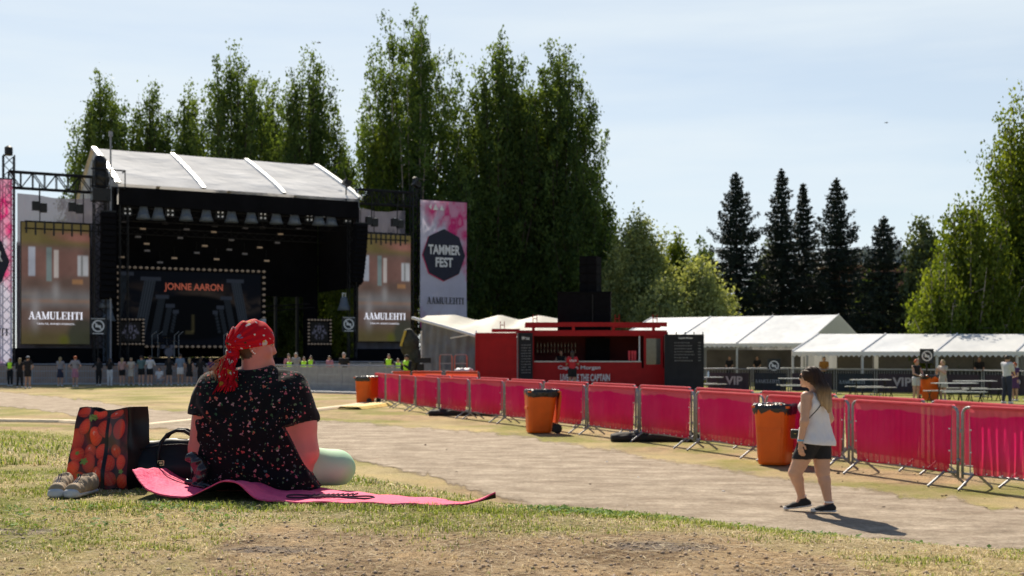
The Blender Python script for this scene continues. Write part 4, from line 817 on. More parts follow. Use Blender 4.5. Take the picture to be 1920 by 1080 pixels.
def make_barrier(label, L_, cm, group, seed=0, cat='barrier'):
    r = np.random.default_rng(seed); o = thing('crowd_barrier', label, cat, (0, 0, 0), 0, group); ht = 1.10; zb_ = .20; c = .10
    x0, x1 = .03, L_ - .03; arc = lambda cx, a0, a1: [(cx + c * math.cos(R(t)), 0, ht - c + c * math.sin(R(t))) for t in np.linspace(a0, a1, 5)]
    m = MB().tube([(x0, 0, .14)] + arc(x0 + c, 180, 90) + arc(x1 - c, 90, 0) + [(x1, 0, .14)], .020, 7).tube([(x0, 0, zb_), (x1, 0, zb_)], .018, 6)
    m.b2(x0 - .03, x0, -.02, .02, .35, .40).b2(x1, x1 + .03, -.02, .02, .75, .80).build('frame', galv, o, True)
    m = MB(); nb = 18
    for k in range(1, nb): x = x0 + (x1 - x0) * k / nb; m.tube([(x, 0, zb_), (x, 0, ht)], .011, 4, cap=False)
    m.build('vertical_bars', galv, o)
    for x in (.24, L_ - .24): MB().tube([(x, .33, .012), (x, .05, zb_), (x, -.05, zb_), (x, -.33, .012)], .018, 6).build('foot', galv, o)
    nx_, nz_ = 70, 22; u = np.linspace(0, 1, nx_); fx0, fx1 = .10 + r.uniform(0, .03), L_ - .13 - r.uniform(0, .05); P = []
    ph = r.uniform(0, 6, 4)
    for j in range(nz_ + 4):
        if j < nz_: v = j / (nz_ - 1); z = zb_ + .01 + (ht - zb_ + .006) * v; y = .034 + 0 * u
        else: a = (j - nz_ + 1) / 4 * math.pi; v = 1; z = ht + .012 + .022 * math.sin(a); y = .034 * math.cos(a) + 0 * u
        fold = .010 * np.sin(u * 38 + ph[0] + v) * (1 - v) ** .5 + .014 * np.sin(u * 11 + ph[1] + 2 * v) * (1 - v * .9) + .02 * np.exp(-((u - .96 + .03 * (1 - v)) / .02) ** 2) * (1 - v) + .03 * np.exp(-((u - .03) / .02) ** 2) * math.sin(v * 3)
        xx = fx0 + (fx1 - fx0) * u + (.06 * (1 - v) ** 2 * np.exp(-u / .08) - .07 * (1 - v) ** 2 * np.exp(-(1 - u) / .08)); zz = z + .012 * np.sin(u * 9 + ph[2]) * (1 - v)
        P.append(np.stack([xx, y + np.abs(fold), zz], 1))
    P = np.stack(P, 1); i = np.arange(P.shape[0] * P.shape[1]).reshape(P.shape[:2]); newmesh('fabric', P.reshape(-1, 3), np.stack([i[:-1, :-1], i[1:, :-1], i[1:, 1:], i[:-1, 1:]], -1).reshape(-1, 4), cm, o, True)
    m = MB()
    for k in range(9): x = fx0 + .05 + (fx1 - fx0 - .1) * k / 8; m.box((x, .05, zb_ + .03), (.018, .012, .018))
    for z in (.5, .8): m.box((fx0 + .03, .05, z), (.02, .012, .02)).box((fx1 - .03, .05, z), (.02, .012, .02))
    m.build('cable_ties', whitep, o); return o
def chain(P, pxs, L_):
    out = [P]
    for px in pxs:
        u = (px - 960) / F; P = out[-1]; a = u * u + 1; b = -2 * (u * P[0] + P[1]); c = P[0] ** 2 + P[1] ** 2 - L_ * L_; d = b * b - 4 * a * c; Z = (-b + math.sqrt(max(d, 0))) / (2 * a); out.append((u * Z, Z))
    return out
BL = 2.35
fr = chain((w2(1799, 16.25), 16.25), (1594, 1433, 1303, 1198, 1099, 1017, 945, 880, 823, 780, 751, 724, 703), BL); fr = [(7.22, 14.2)] + fr
bk = chain((w2(1935, 16.0), 16.0), (1738, 1573, 1416, 1298, 1194, 1105, 1023, 955, 897, 846, 796), BL + .05)
G1, G2 = 'pink draped barriers of the front row', 'pink draped barriers of the rear row'
protos = [make_barrier('x', BL - .03, pinkc, G1, s) for s in (1, 2, 3)]; used = [False] * 3
def place(k, P, Q, lab, group):
    d = Vector((Q[0] - P[0], Q[1] - P[1])); rz = math.atan2(d.y, d.x); loc = (P[0], P[1], H(*P) * 0 + max(0, H((P[0] + Q[0]) / 2, (P[1] + Q[1]) / 2)))
    if not used[k % 3]: used[k % 3] = True; o = protos[k % 3]; o.location = loc; o.rotation_euler = (0, 0, rz); o['label'] = lab
    else: o = copy_tree(protos[k % 3], loc, rz, lab)
    o['group'] = group
jit = np.random.default_rng(3)
for k in range(len(fr) - 1):
    lab = ('pink draped barrier at the right edge of the picture, front row' if k == 0 else 'pink draped barrier of the front row right behind the walking woman' if k == 2 else 'wide pink draped barrier of the front row between walking woman and right edge' if k == 1 else 'pink draped barrier in the front row, %s counted from the far left end' % ordn[len(fr) - 2 - k])
    place(k, fr[k], fr[k + 1], lab, G1)
for k in range(len(bk) - 1): place(k + 1, bk[k], bk[k + 1], 'pink draped barrier in the rear row, %s from the right edge' % ordn[k], G2)
# short return panels and the orange draped row at the far end
G3 = 'orange draped barriers beyond the pink rows'; pr = make_barrier('orange draped barrier near the grey tent, rightmost of its row', 2.0, orangec, G3, 9)
pts = [gp(900, 749), gp(832, 748), gp(770, 747), gp(733, 750)]
for k in range(3):
    P, Q = pts[k], pts[k + 1]; d = Vector((Q[0] - P[0], Q[1] - P[1])); rz = math.atan2(d.y, d.x)
    if k == 0: o = pr; o.location = (*P, 0); o.rotation_euler = (0, 0, rz)
    else: o = copy_tree(pr, (*P, 0), rz, ['', 'orange draped barrier near the grey tent, middle of its row', 'orange draped barrier near the grey tent, at the left end by the first bin'][k])
    o.scale = (d.length / 2.0, 1, 1)

# ------------------------------------------------------------------ wheeled bins
orangep = mat('orange_plastic', (.80, .125, .006), .42, ns=2.5, na=.16, bump=.006, bs=3, spec=.35); bagm = mat('black_bag', (.012, .012, .014), .28, bump=.05, bs=9, spec=.6)
def make_bin(lab, loc, rz, group='orange wheeled bins', lid=True, tall=1.06):
    o = thing('wheeled_bin', lab, 'bin', loc, rz, group); m = MB(); secs = [(.02, .225, .26), (.06, .24, .28), (.78, .29, .345), (.90, .30, .36), (.96, .30, .36)]
    V = []; nn = 20
    for z, hx, hy in secs:
        for k in range(nn):
            a = 2 * math.pi * k / nn; e = .42; x = hx * np.sign(math.cos(a)) * abs(math.cos(a)) ** e; y = hy * np.sign(math.sin(a)) * abs(math.sin(a)) ** e; V.append((x, y + .05 * (z - .5), z))
    Fs = [(i * nn + k, i * nn + (k + 1) % nn, (i + 1) * nn + (k + 1) % nn, (i + 1) * nn + k) for i in range(4) for k in range(nn)] + [tuple(range(nn))[::-1]]
    m.add(V, Fs); m.b2(-.19, .19, -.33, -.28, .55, .62); m.build('body', orangep, o)
    MB().box((0, .05, .96), (.62, .74, .035)).box((0, .43, .93), (.5, .06, .05)).build('rim', orangep, o)
    if lid: MB().box((0, .40, .60), (.60, .03, .74), M=Matrix.Rotation(R(-6), 3, 'X')).box((0, .43, .60), (.5, .03, .55), M=Matrix.Rotation(R(-6), 3, 'X')).build('open_lid', orangep, o)
    # black bag turned over the rim
    r = np.random.default_rng(int(abs(loc[0] * 100))); V = []; n = 44; prof = [(.985, -.13), (1.045, -.06), (1.06, .0), (1.0, .045), (.90, .03), (.8, -.05), (.72, -.12)]
    for s_, dz in prof:
        for k in range(n):
            a = 2 * math.pi * k / n; e = .42; q = 1 + .02 * math.sin(k * 2.7 + s_ * 9) + r.uniform(-.012, .012); V.append((.315 * s_ * q * np.sign(math.cos(a)) * abs(math.cos(a)) ** e, .05 + .375 * s_ * q * np.sign(math.sin(a)) * abs(math.sin(a)) ** e, .965 + dz + r.uniform(-.012, .012)))
    Fs = [(i * n + k, i * n + (k + 1) % n, (i + 1) * n + (k + 1) % n, (i + 1) * n + k) for i in range(len(prof) - 1) for k in range(n)]; MB().add(V, Fs).build('black_bag', bagm, o, True)
    MB().tube([(-.33, .36, .10), (.33, .36, .10)], .02).build('axle', black_metal, o)
    for x in (-.28, .28): MB().lathe([(.04, -.035), (.10, -.03), (.115, 0), (.10, .03), (.04, .035)], n=18).build('wheel', rubber, o, True, loc=(x, .36, .115)).rotation_euler = (0, R(90), 0)
    return o
make_bin('smallest orange bin, at the far left end of the pink barriers', (*gp(686, 757), 0), R(-120)); p = gp(1012, 812); make_bin('orange bin with black bag in the middle of the barrier row, lid open, wheel showing', (p[0], p[1], 0), R(-82))
p = gp(1460, 874); make_bin('largest orange bin, standing directly left of the walking woman', (p[0], p[1] + .25, 0), R(-28)); p = gp(1744, 751); b4 = make_bin('orange bin between the two women in the fenced area', (p[0], p[1], 0), R(10))

# ------------------------------------------------------------------ red container bar
Zc = 50.0; cx0, cx1 = w2(970, Zc), w2(1248, Zc); CW = cx1 - cx0
cb = thing('container_bar', 'red shipping container bar with serving hatch and white lettering', 'bar', (cx0, Zc, 0), 0.0)
z_top, z_hat, z_cnt = zat(622, Zc), zat(630, Zc), zat(679, Zc); xa, xb = w2(1001, Zc) - cx0, w2(1203, Zc) - cx0; D_ = 2.4
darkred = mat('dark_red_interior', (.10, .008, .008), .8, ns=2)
m = MB(); m.b2(xa, xb, 0, .06, .15, z_cnt); m.b2(0, xa, 0, .06, .15, z_hat); m.b2(xb, CW, 0, .06, .15, z_cnt - .25)
m.b2(0, .06, .06, D_, .15, z_top); m.b2(CW - .06, CW, .06, D_, .15, z_top); m.b2(0, CW, D_, D_ + .06, .15, z_top)
for k in range(13): x = .3 + k * .46; m.b2(x, x + .2, D_ + .06, D_ + .1, .3, z_top - .1)
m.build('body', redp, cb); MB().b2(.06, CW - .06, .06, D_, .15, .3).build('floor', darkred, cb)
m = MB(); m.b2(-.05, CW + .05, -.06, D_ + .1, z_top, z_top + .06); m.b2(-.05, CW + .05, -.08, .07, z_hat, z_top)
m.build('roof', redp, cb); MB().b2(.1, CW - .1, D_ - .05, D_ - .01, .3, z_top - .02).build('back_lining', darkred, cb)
m = MB(); zr = zat(608, Zc)
m.b2(w2(985, Zc) - cx0, CW + .05, -.12, .02, zr - .1, zr + .08); m.b2(w2(985, Zc) - cx0, CW + .05, 2.2, 2.34, zr - .1, zr + .08)
for px in (1000, 1075, 1150, 1225): x = w2(px, Zc) - cx0; m.b2(x - .06, x + .06, -.1, .0, z_top + .06, zr)
m.b2(w2(922, Zc) - cx0, .1, -.1, .05, z_top - .02, z_top + .12)
for px in (942, 1003, 1157, 1228): x = w2(px, Zc) - cx0; zz = zr + .08 if px > 990 else z_top + .12; m.b2(x - .10, x - .07, -.05, -.02, zz, zz + .32).b2(x + .07, x + .10, -.05, -.02, zz, zz + .32).b2(x - .1, x + .1, -.05, -.02, zz + .14, zz + .17)
m.build('roof_rails', redp, cb); MB().b2(xa + .02, xb - .02, -.03, .45, z_cnt, z_cnt + .05).build('counter_top', mat('steel_top', (.35, .36, .38), .35, .7), cb)
m = MB()
for zz in (1.85, 2.1, 2.35): m.b2(xa + .1, xa + 2.0, D_ - .35, D_ - .06, zz, zz + .03)
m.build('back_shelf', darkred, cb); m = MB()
for zz in (1.88, 2.13): 
    for k in range(12): m.lathe([(.04, 0), (.04, .14), (.015, .17), (.015, .22)], (xa + .2 + k * .15, D_ - .2, zz), 6)
m.build('bottles', mat('dark_bottle', (.12, .05, .02), .2), cb); MB().b2(xa + 2.3, xb - 1.2, D_ - .8, D_ - .1, .3, 2.5).build('cooler', black, cb)
MB().b2(w2(1200, Zc) - cx0 - .05, w2(1200, Zc) - cx0, -.02, .04, z_cnt, z_hat).build('hatch_post', whitep, cb)
dr = MB(); dx0, dx1 = w2(1207, Zc) - cx0, w2(1243, Zc) - cx0; dr.b2(dx0, dx0 + .1, -.02, .05, z_cnt - .25, z_hat).b2(dx1 - .1, dx1, -.02, .05, z_cnt - .25, z_hat).b2(dx0 + .1, dx1 - .1, -.02, .05, z_hat - .1, z_hat).b2(dx0 + .1, dx1 - .1, -.02, .05, z_cnt - .25, z_cnt - .1)
door = dr.build('side_window', redp, cb); MB().b2(dx0 + .1, dx1 - .1, .0, .02, z_cnt - .1, z_hat - .1).build('glass', mat('window_glass', (.10, .10, .09), .08, spec=.8), door)
text_obj('lettering', 'Captain Morgan', .20, w2(1120, Zc) - w2(1063, Zc) + .5, textw, cb, (w2(1086, Zc) - cx0, -.01, zat(690, Zc)), bold=.02); text_obj('slogan', 'LIVE LIKE THE CAPTAIN', .30, w2(1143, Zc) - w2(1050, Zc), textw, cb, (w2(1097, Zc) - cx0, -.01, zat(708, Zc)), bold=.03)
# hinged end doors
o = thing('container_door', 'plain red ribbed container door standing open left of the bar', 'door', (w2(891, 49.6), 49.6, 0), 0.0); w = w2(969, 49.6) - w2(891, 49.6); zt = zat(624, 49.6)
m = MB().b2(0, w, 0, .06, .2, zt)
for z in (.25, 1.0, 1.75, 2.45): m.b2(.08, w - .08, -.03, 0, z, z + .07)
m.b2(0, .08, -.04, 0, .2, zt).b2(w - .08, w, -.04, 0, .2, zt); m.build('door_leaf', redp, o); MB().tube([(w + .03, -.06, .2), (w + .03, -.06, zt)], .025).build('lock_bar', galv, o)
chalk = mat('chalkboard', (.012, .013, .018), .85, ns=3, na=.4)
def scribble(o, x0, x1, z0, z1, rows, seed, mm):
    r = np.random.default_rng(seed); m = MB(); dz = (z1 - z0) / rows
    for k in range(rows):
        z = z1 - dz * (k + .5); x = x0; xe = x0 + (x1 - x0) * r.uniform(.45, .72)
        while x < xe: l = r.uniform(.03, .09); m.b2(x, x + l, -.012, -.006, z - .02 - r.uniform(0, .015), z + .02); x += l + .025
        m.b2(x1 - .14, x1 - .03, -.012, -.006, z - .02, z + .02)
    m.build('chalk_writing', mm, o)
cw = mat('chalk_lines', (.14, .14, .15), .9)
o = thing('menu_board', 'narrow black chalk menu board left of the bar hatch', 'menu board', (w2(972, 49.5), 49.5, 0), 0.0); w = w2(999, 49.5) - w2(972, 49.5); MB().b2(0, w, 0, .05, .2, zt).build('board', chalk, o); scribble(o, .12, w - .05, 1.0, zt - .45, 11, 1, cw); text_obj('heading', 'Menu', .14, .3, textw, o, (w / 2, -.01, zt - .22))
o = thing('menu_board', 'large black chalk menu board right of the bar, in front of the tent', 'menu board', (w2(1246, 48.6), 48.6, 0), 0.0); w = w2(1320, 48.6) - w2(1246, 48.6); MB().b2(0, w, 0, .07, .15, zat(627, 48.6)).build('board', chalk, o); scribble(o, .4, w - .1, 1.5, 2.35, 7, 2, cw); text_obj('heading', 'Captain Morgan', .09, .58, textw, o, (w / 2 + .05, -.01, zat(634, 48.6)))
m = MB()
for k in range(5): m.b2(.1 + k * .36, .14 + k * .36, 0, .04, zat(627, 48.6), zat(627, 48.6) + .1)
m.build('hooks', black_metal, o)
# loudspeaker stack on the roof
z0 = z_top + .06; xs0, xs1 = w2(1047, 51.2), w2(1145, 51.2); o = thing('platform_box', 'wide black draped box on the container roof', 'box', ((xs0 + xs1) / 2, 51.2, z0), R(-6)); hw = (xs1 - xs0) / 2
m = MB(); zt2 = zat(549, 51.2) - z0; m.b2(-hw, hw, -.6, .8, 0, zt2).b2(-hw - .03, hw + .03, -.63, .83, zt2 - .05, zt2 + .02); m.build('cover', black, o); MB().b2(.35, .38, -.63, -.6, .1, zt2 - .1).build('seam', black_metal, o)
z1 = z0 + zt2 + .02; o = thing('loudspeaker', 'black loudspeaker tower standing upright on the draped roof box', 'loudspeaker', (w2(1107, 51.3), 51.3, z1), R(-20)); h = zat(481, 51.3) - z1
for k in range(4): MB().b2(-.38, .38, -.38, .38, h * k / 4 + .01, h * (k + 1) / 4 - .01).b2(-.36, -.05, -.41, -.38, h * k / 4 + .05, h * (k + 1) / 4 - .05).build('cabinet', black, o)
proto = None
for k, px in enumerate((1180, 1186, 1191)):
    lab = 'red plastic cup stack on the bar counter, %s of three from the left' % ordn[k]
    if not proto: proto = thing('cup_stack', lab, 'cups', (w2(px, Zc + .2), Zc + .2, z_cnt + .05), 0, 'cup stacks on the bar counter'); MB().lathe([(.045, 0), (.06, .42), (.05, .43)], n=10).build('cups', mat('red_cup', (.75, .05, .08), .4), proto)
    else: copy_tree(proto, (w2(px, Zc + .2), Zc + .2, z_cnt + .05), 0, lab)

# ------------------------------------------------------------------ grey and white pagoda tent left of the bar
awn = mat('cream_canvas', (.66, .64, .58), .6, ns=1.5, na=.08, trans=.3, bump=.06, bs=1.2); greyc = mat('grey_tarpaulin', (.13, .135, .16), .45, ns=1.2, na=.35, bump=.12, bs=1.6, trans=.1)
o = thing('work_tent', 'grey walled work tent with three cream canvas peaks beside the red container', 'tent', (0, 0, 0)); Zt = 57.0
def PT(px, py, Z): return (w2(px, Z), Z, zat(py, Z))
V = []; Fs = []; fr_ = [(773, 596, 54), (892, 630, 52), (1000, 630, 54), (1062, 628, 56)]; rd = [(853, 590, 60), (937, 590, 62), (1010, 592, 63)]
n = 30; nv_ = 12; G = np.zeros((n, nv_, 3))
front = np.array([PT(773, 596, 55), PT(832, 612, 53.5), PT(892, 630, 52), PT(950, 633, 53), PT(1062, 630, 55)]); back = np.array([PT(800, 592, 60), PT(853, 590, 61), PT(895, 601, 62), PT(937, 590, 62.5), PT(975, 600, 63), PT(1010, 591, 63.5), PT(1060, 600, 64)])
for i in range(n):
    u = i / (n - 1); f = np.array([np.interp(u * 4, range(5), front[:, k]) for k in range(3)]); b = np.array([np.interp(u * 6, range(7), back[:, k]) for k in range(3)])
    for j in range(nv_): t = j / (nv_ - 1); G[i, j] = f * (1 - t) + b * t; G[i, j, 2] -= .25 * math.sin(math.pi * t) * (.4 + .6 * abs(math.sin(u * 9)))
i = np.arange(n * nv_).reshape(n, nv_); newmesh('canvas_roof', G.reshape(-1, 3), np.stack([i[:-1, :-1], i[1:, :-1], i[1:, 1:], i[:-1, 1:]], -1).reshape(-1, 4), awn, o, True)
G2_ = G[:, ::-1].copy(); G2_[:, :, 1] += 0; rear = G.copy(); 
for j in range(nv_): rear[:, j] = G[:, -1] + np.array([0, 4.5, -1.4]) * (j / (nv_ - 1))
newmesh('canvas_roof_rear', rear.reshape(-1, 3), np.stack([i[:-1, :-1], i[1:, :-1], i[1:, 1:], i[:-1, 1:]], -1).reshape(-1, 4), awn, o, True)
wp = [(PT(790, 0, 56)[0], 56), (PT(835, 0, 54.6)[0], 54.6), (PT(895, 0, 53)[0], 53), (PT(1000, 0, 54)[0], 54)]; P = []
for k in range(60):
    s = k / 59 * 3; a = int(min(s, 2)); t = s - a; x = wp[a][0] * (1 - t) + wp[a + 1][0] * t; y = wp[a][1] * (1 - t) + wp[a + 1][1] * t; xi = 960 + F * x / y; ztp = zat(np.interp(xi, (790, 892, 1000), (603, 632, 632)), y)
    for j in range(10): z = ztp * (1 - j / 9); P.append((x, y + .06 * math.sin(k * 1.1 + j * .4) + .05 * math.sin(j * 2 + k * .3), z))
i = np.arange(600).reshape(60, 10); newmesh('side_wall', P, np.stack([i[:-1, :-1], i[:-1, 1:], i[1:, 1:], i[1:, :-1]], -1).reshape(-1, 4), greyc, o, True)
m = MB().tube([PT(773, 596, 55), PT(832, 612, 53.5), PT(892, 630, 52)], .07, 6).tube([PT(845, 634, 53.8), PT(892, 626, 52.5)], .03, 5)
for px, Z in ((790, 55.8), (893, 52.8)): m.tube([(w2(px, Z), Z, 0), (w2(px, Z), Z, zat(620, Z))], .04, 6)
m.build('tent_frame', whitep, o)
proto = None
for k, (px, lab) in enumerate(((836, 'left red and silver trolley ladder by the grey tent'), (864, 'right red and silver trolley ladder by the grey tent'))):
    if not proto:
        proto = o = thing('trolley', lab, 'trolley', (w2(px, 51), 51, 0), 0, 'upright trolleys by the grey tent'); m = MB()
        m.tube([(-.26, 0, .1), (-.26, 0, 1.72), (-.2, 0, 1.8), (.2, 0, 1.8), (.26, 0, 1.72), (.26, 0, .1)], .03, 6); m.build('frame', mat('salmon_paint', (.55, .16, .10), .5), o); m = MB()
        for z in (.5, .8, 1.1, 1.4, 1.78): m.b2(-.25, .25, -.03, .03, z, z + .04)
        m.build('rungs', galv, o); MB().b2(-.26, .26, -.35, 0, .1, .13).build('toe_plate', galv, o)
    else: copy_tree(proto, (w2(px, 51), 51, 0), .1, lab)
o = thing('crate', 'brown crate topped with crumpled white bags left of the container', 'crate', (w2(870, 50), 50, 0)); MB().b2(-.4, .4, -.3, .3, 0, 1.0).b2(-.43, .43, -.33, .33, .95, 1.05).build('crate_body', mat('brown_board', (.28, .10, .05), .8), o)
s = SDF((-.5, -.4, .95), (.5, .4, 1.4), .04)
for k in range(9): s.ell((-.3 + .075 * k, (k % 3 - 1) * .12, 1.12 + .04 * (k % 2)), (.11, .1, .09), k=.02)
s.mesh('white_bags', whitep, o)
# covered dark equipment with yellow strap
o = thing('covered_equipment', 'tall lumpy machine under a dark camouflage cover beside the grey tent', 'equipment', (w2(770, 52), 52, 0)); s = SDF((-.8, -.6, 0), (.8, .6, 3.1), .05)
for c, rr in (((0, 0, 2.3), (.36, .35, .5)), ((-.1, 0, 2.75), (.22, .2, .2)), ((.12, 0, 1.7), (.32, .3, .5)), ((.1, 0, .8), (.25, .25, .8)), ((-.2, -.1, 2.1), (.22, .2, .35))): s.ell(c, rr, k=.15)
s.fn(lambda P: .05 * noise3(P, 9, 2)); s.mesh('cover', mat('camouflage_cover', (.035, .035, .022), .8, ns=4, na=.9), o); MB().box((-.3, -.28, 2.5), (.1, .12, .7), M=Matrix.Rotation(.3, 3, 'Y')).build('yellow_strap', mat('yellow_strap', (.5, .36, .04), .5), o); MB().box((.55, -.3, 1.55), (.7, .3, .22)).b2(.3, .6, -.3, -.2, .2, 1.4).build('black_arm', black_metal, o)

# ------------------------------------------------------------------ white marquees at right
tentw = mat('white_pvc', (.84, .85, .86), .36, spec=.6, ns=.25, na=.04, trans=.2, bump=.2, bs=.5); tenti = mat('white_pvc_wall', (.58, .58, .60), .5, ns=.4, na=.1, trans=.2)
def marquee(lab, R0, R1, half, ev, nb, walls=True, dirp=None):
    # R0, R1: ridge ends (x, y, z) left and right; half: horizontal half width towards the camera
    o = thing('marquee_tent', lab, 'tent', (0, 0, 0), 0, 'white marquee tents'); R0, R1 = Vector(R0), Vector(R1); d = (R1 - R0); d2 = Vector((d.x, d.y, 0)).normalized(); pf = Vector((d2.y, -d2.x, 0)) if dirp is None else Vector(dirp).normalized()
    nu_, nv2 = nb * 8 + 1, 9
    for nm, sg in (('front_roof', 1), ('rear_roof', -1)):
        G = np.zeros((nu_, nv2, 3))
        for i in range(nu_):
            u = i / (nu_ - 1)
            for j in range(nv2): t = j / (nv2 - 1); p = R0.lerp(R1, u) + pf * sg * half * t; z = p.z + (ev - p.z) * t - .07 * abs(math.sin(math.pi * u * nb)) * math.sin(math.pi * t); G[i, j] = (p.x, p.y, z)
        i = np.arange(nu_ * nv2).reshape(nu_, nv2); q = np.stack([i[:-1, :-1], i[:-1, 1:], i[1:, 1:], i[1:, :-1]], -1).reshape(-1, 4); newmesh(nm, G.reshape(-1, 3), q, tentw, o, True)
    ns_ = nb * 14
    for sg in (1, -1):
        m = MB()
        e = [R0.lerp(R1, k / ns_) + pf * sg * (half + .02) for k in range(ns_ + 1)]
        for k in range(ns_):
            a, b = e[k], e[k + 1]; c = a.lerp(b, .5); m.add([(a.x, a.y, ev), (b.x, b.y, ev), (b.x, b.y, ev - .16), (c.x, c.y, ev - .27), (a.x, a.y, ev - .16)], [(0, 1, 2, 3, 4)])
        m.build('valance', tentw, o)
    for E_ in (R0, R1):
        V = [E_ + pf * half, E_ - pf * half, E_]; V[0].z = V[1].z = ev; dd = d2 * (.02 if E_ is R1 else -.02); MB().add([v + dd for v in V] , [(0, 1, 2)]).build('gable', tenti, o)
    for k in range(nb + 1):
        for sg in (1, -1): p = R0.lerp(R1, k / nb) + pf * sg * (half - .08); MB().b2(p.x - .05, p.x + .05, p.y - .05, p.y + .05, 0, ev).build('leg', mat('pale_post', (.5, .5, .52), .4, .4), o)
    m = MB()
    for k in range(nb + 1):
        a = R0.lerp(R1, k / nb); pr_ = []
        for t in (0, .5, 1): p = a + pf * half * t; pr_.append((p.x, p.y, a.z + (ev - a.z) * t + .03))
        m.tube(pr_, .035, 5)
    m.build('roof_seam', whitep, o)
    if walls:
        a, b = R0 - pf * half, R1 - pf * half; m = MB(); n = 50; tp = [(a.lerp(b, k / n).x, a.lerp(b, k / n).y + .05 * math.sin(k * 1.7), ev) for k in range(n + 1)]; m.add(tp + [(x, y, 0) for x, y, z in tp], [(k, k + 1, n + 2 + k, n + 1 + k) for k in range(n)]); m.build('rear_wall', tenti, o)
    return o
marquee('white gabled marquee directly right of the menu board, grey gable facing right', (w2(1222, 79), 79, zat(596, 79)), (w2(1573, 72.7), 72.7, zat(590, 72.7)), 6.6, 2.45, 3)
R0 = (w2(1535, 62), 62, zat(626, 62)); R1 = (w2(2260, 52), 52, zat(627, 52)); marquee('long low white marquee at the right edge with scalloped valance', R0, R1, 3.6, 1.95, 5)
# dark service counters inside the long marquee
GC = 'dark bar counters inside the long marquee'
for k, (px, w) in enumerate(((1590, 2.2), (1670, 2.2), (1775, 2.4), (1860, 2.4))):
    Z = 61 - (px - 1535) * .0135; o = thing('bar_counter', 'dark bar counter under the long marquee, %s from the left' % ordn[k], 'counter', (w2(px, Z), Z, 0), R(-30), GC); MB().b2(-w / 2, w / 2, 0, .6, 0, 1.05).build('counter_base', mat('black_counter', (.02, .02, .024), .6), o); MB().b2(-w / 2 - .05, w / 2 + .05, -.05, .65, 1.05, 1.1).build('counter_top', mat('pale_top', (.4, .4, .4), .4), o); MB().b2(-w / 2 + .2, w / 2 - .2, 1.3, 1.7, 0, 1.75).build('fridge', mat('fridge', (.05, .045, .03), .3, emit=.1), o)
MB().b2(w2(1325, 77), w2(1500, 77), 76.8, 77, 0, 2.1).build('tent_back_panel', mat('dim_board', (.10, .09, .085), .8, ns=.6, na=.6), None)
o = bpy.data.objects['tent_back_panel']; tag(o, 'dark board wall at the back of the gabled marquee', 'panel')

# ------------------------------------------------------------------ fenced VIP area
vipb = mat('dark_plum_banner', (.035, .022, .038), .7, ns=1.5, na=.25); navyb = mat('navy_banner', (.012, .02, .035), .7, ns=1.5, na=.25); GV = 'dark banner barriers of the fenced area'
vx = [(1323, 736), (1410, 737), (1480, 738), (1566, 739), (1642, 740), (1722, 741), (1843, 744), (1935, 747)]; kinds = ['vip', 'logo', 'plain', 'logo', 'vip', 'plain', 'v', 'plain']
for k in range(len(vx) - 1):
    P, Q = gp(*vx[k]), gp(*vx[k + 1]); Pv, Qv = Vector((*P, 0)), Vector((*Q, 0)); d = Qv - Pv; L_ = d.length; rz = math.atan2(d.y, d.x); kd = kinds[k]
    lab = {'vip': 'fence panel with plum banner reading VIP, %s' % ('beside the menu board' if k == 0 else 'left of the orange bin'), 'logo': 'fence panel with navy banner and small newspaper name, %s' % ('left of the walking woman' if k == 1 else 'right of the walking woman'), 'v': 'fence panel with plum banner and part of VIP at the right edge', 'plain': 'fence panel with plain dark banner, %s' % ('behind the walking woman' if k == 2 else 'behind the bin and two women')}[kd]
    o = thing('banner_fence', lab, 'fence', Pv, rz, GV); hgt_ = 1.12; m = MB().tube([(.05, 0, 0), (.05, 0, hgt_), (L_ - .05, 0, hgt_), (L_ - .05, 0, 0)], .03, 6).tube([(.05, 0, .15), (L_ - .05, 0, .15)], .02, 5)
    for j in range(1, 16): x = .05 + (L_ - .1) * j / 16; m.tube([(x, 0, .15), (x, 0, hgt_)], .009, 4, cap=False)
    for x in (.2, L_ - .2): m.b2(x - .03, x + .03, -.35, .35, 0, .03)
    m.build('frame', galv, o); n = 30; b0, b1 = .12, L_ - .14; tp = [(b0 + (b1 - b0) * j / n, -.05 + .015 * math.sin(j * 1.3), hgt_ - .18) for j in range(n + 1)]; MB().add(tp + [(x, y - .01, .12) for x, y, z in tp], [(j, n + 1 + j, n + 2 + j, j + 1) for j in range(n)]).build('banner', navyb if kd == 'logo' else vipb, o, True)
    if kd == 'vip' or kd == 'v': text_obj('lettering', 'VIP', .40, .80, mat('plum_lettering', (.42, .38, .44), .7), o, (L_ * .62, -.085, .58), bold=.03)
    if kd == 'logo': serif_word('lettering', 'AAMULEHTI', 1.15, .16, mat('navy_lettering', (.28, .33, .42), .7), o, (L_ * .42, -.085, .56))
nosign('round prohibition sign on a tall post in the fenced area above the bin', (w2(1738, 48), 48, zat(681, 48)), .55, 0, post=zat(681, 48), group='fenced area signs', bars=False)
nosign('round prohibition sign low behind the fence beside the walking woman', (w2(1451, 56), 56, .95), .62, 0, post=.95, group='fenced area signs', bars=False)
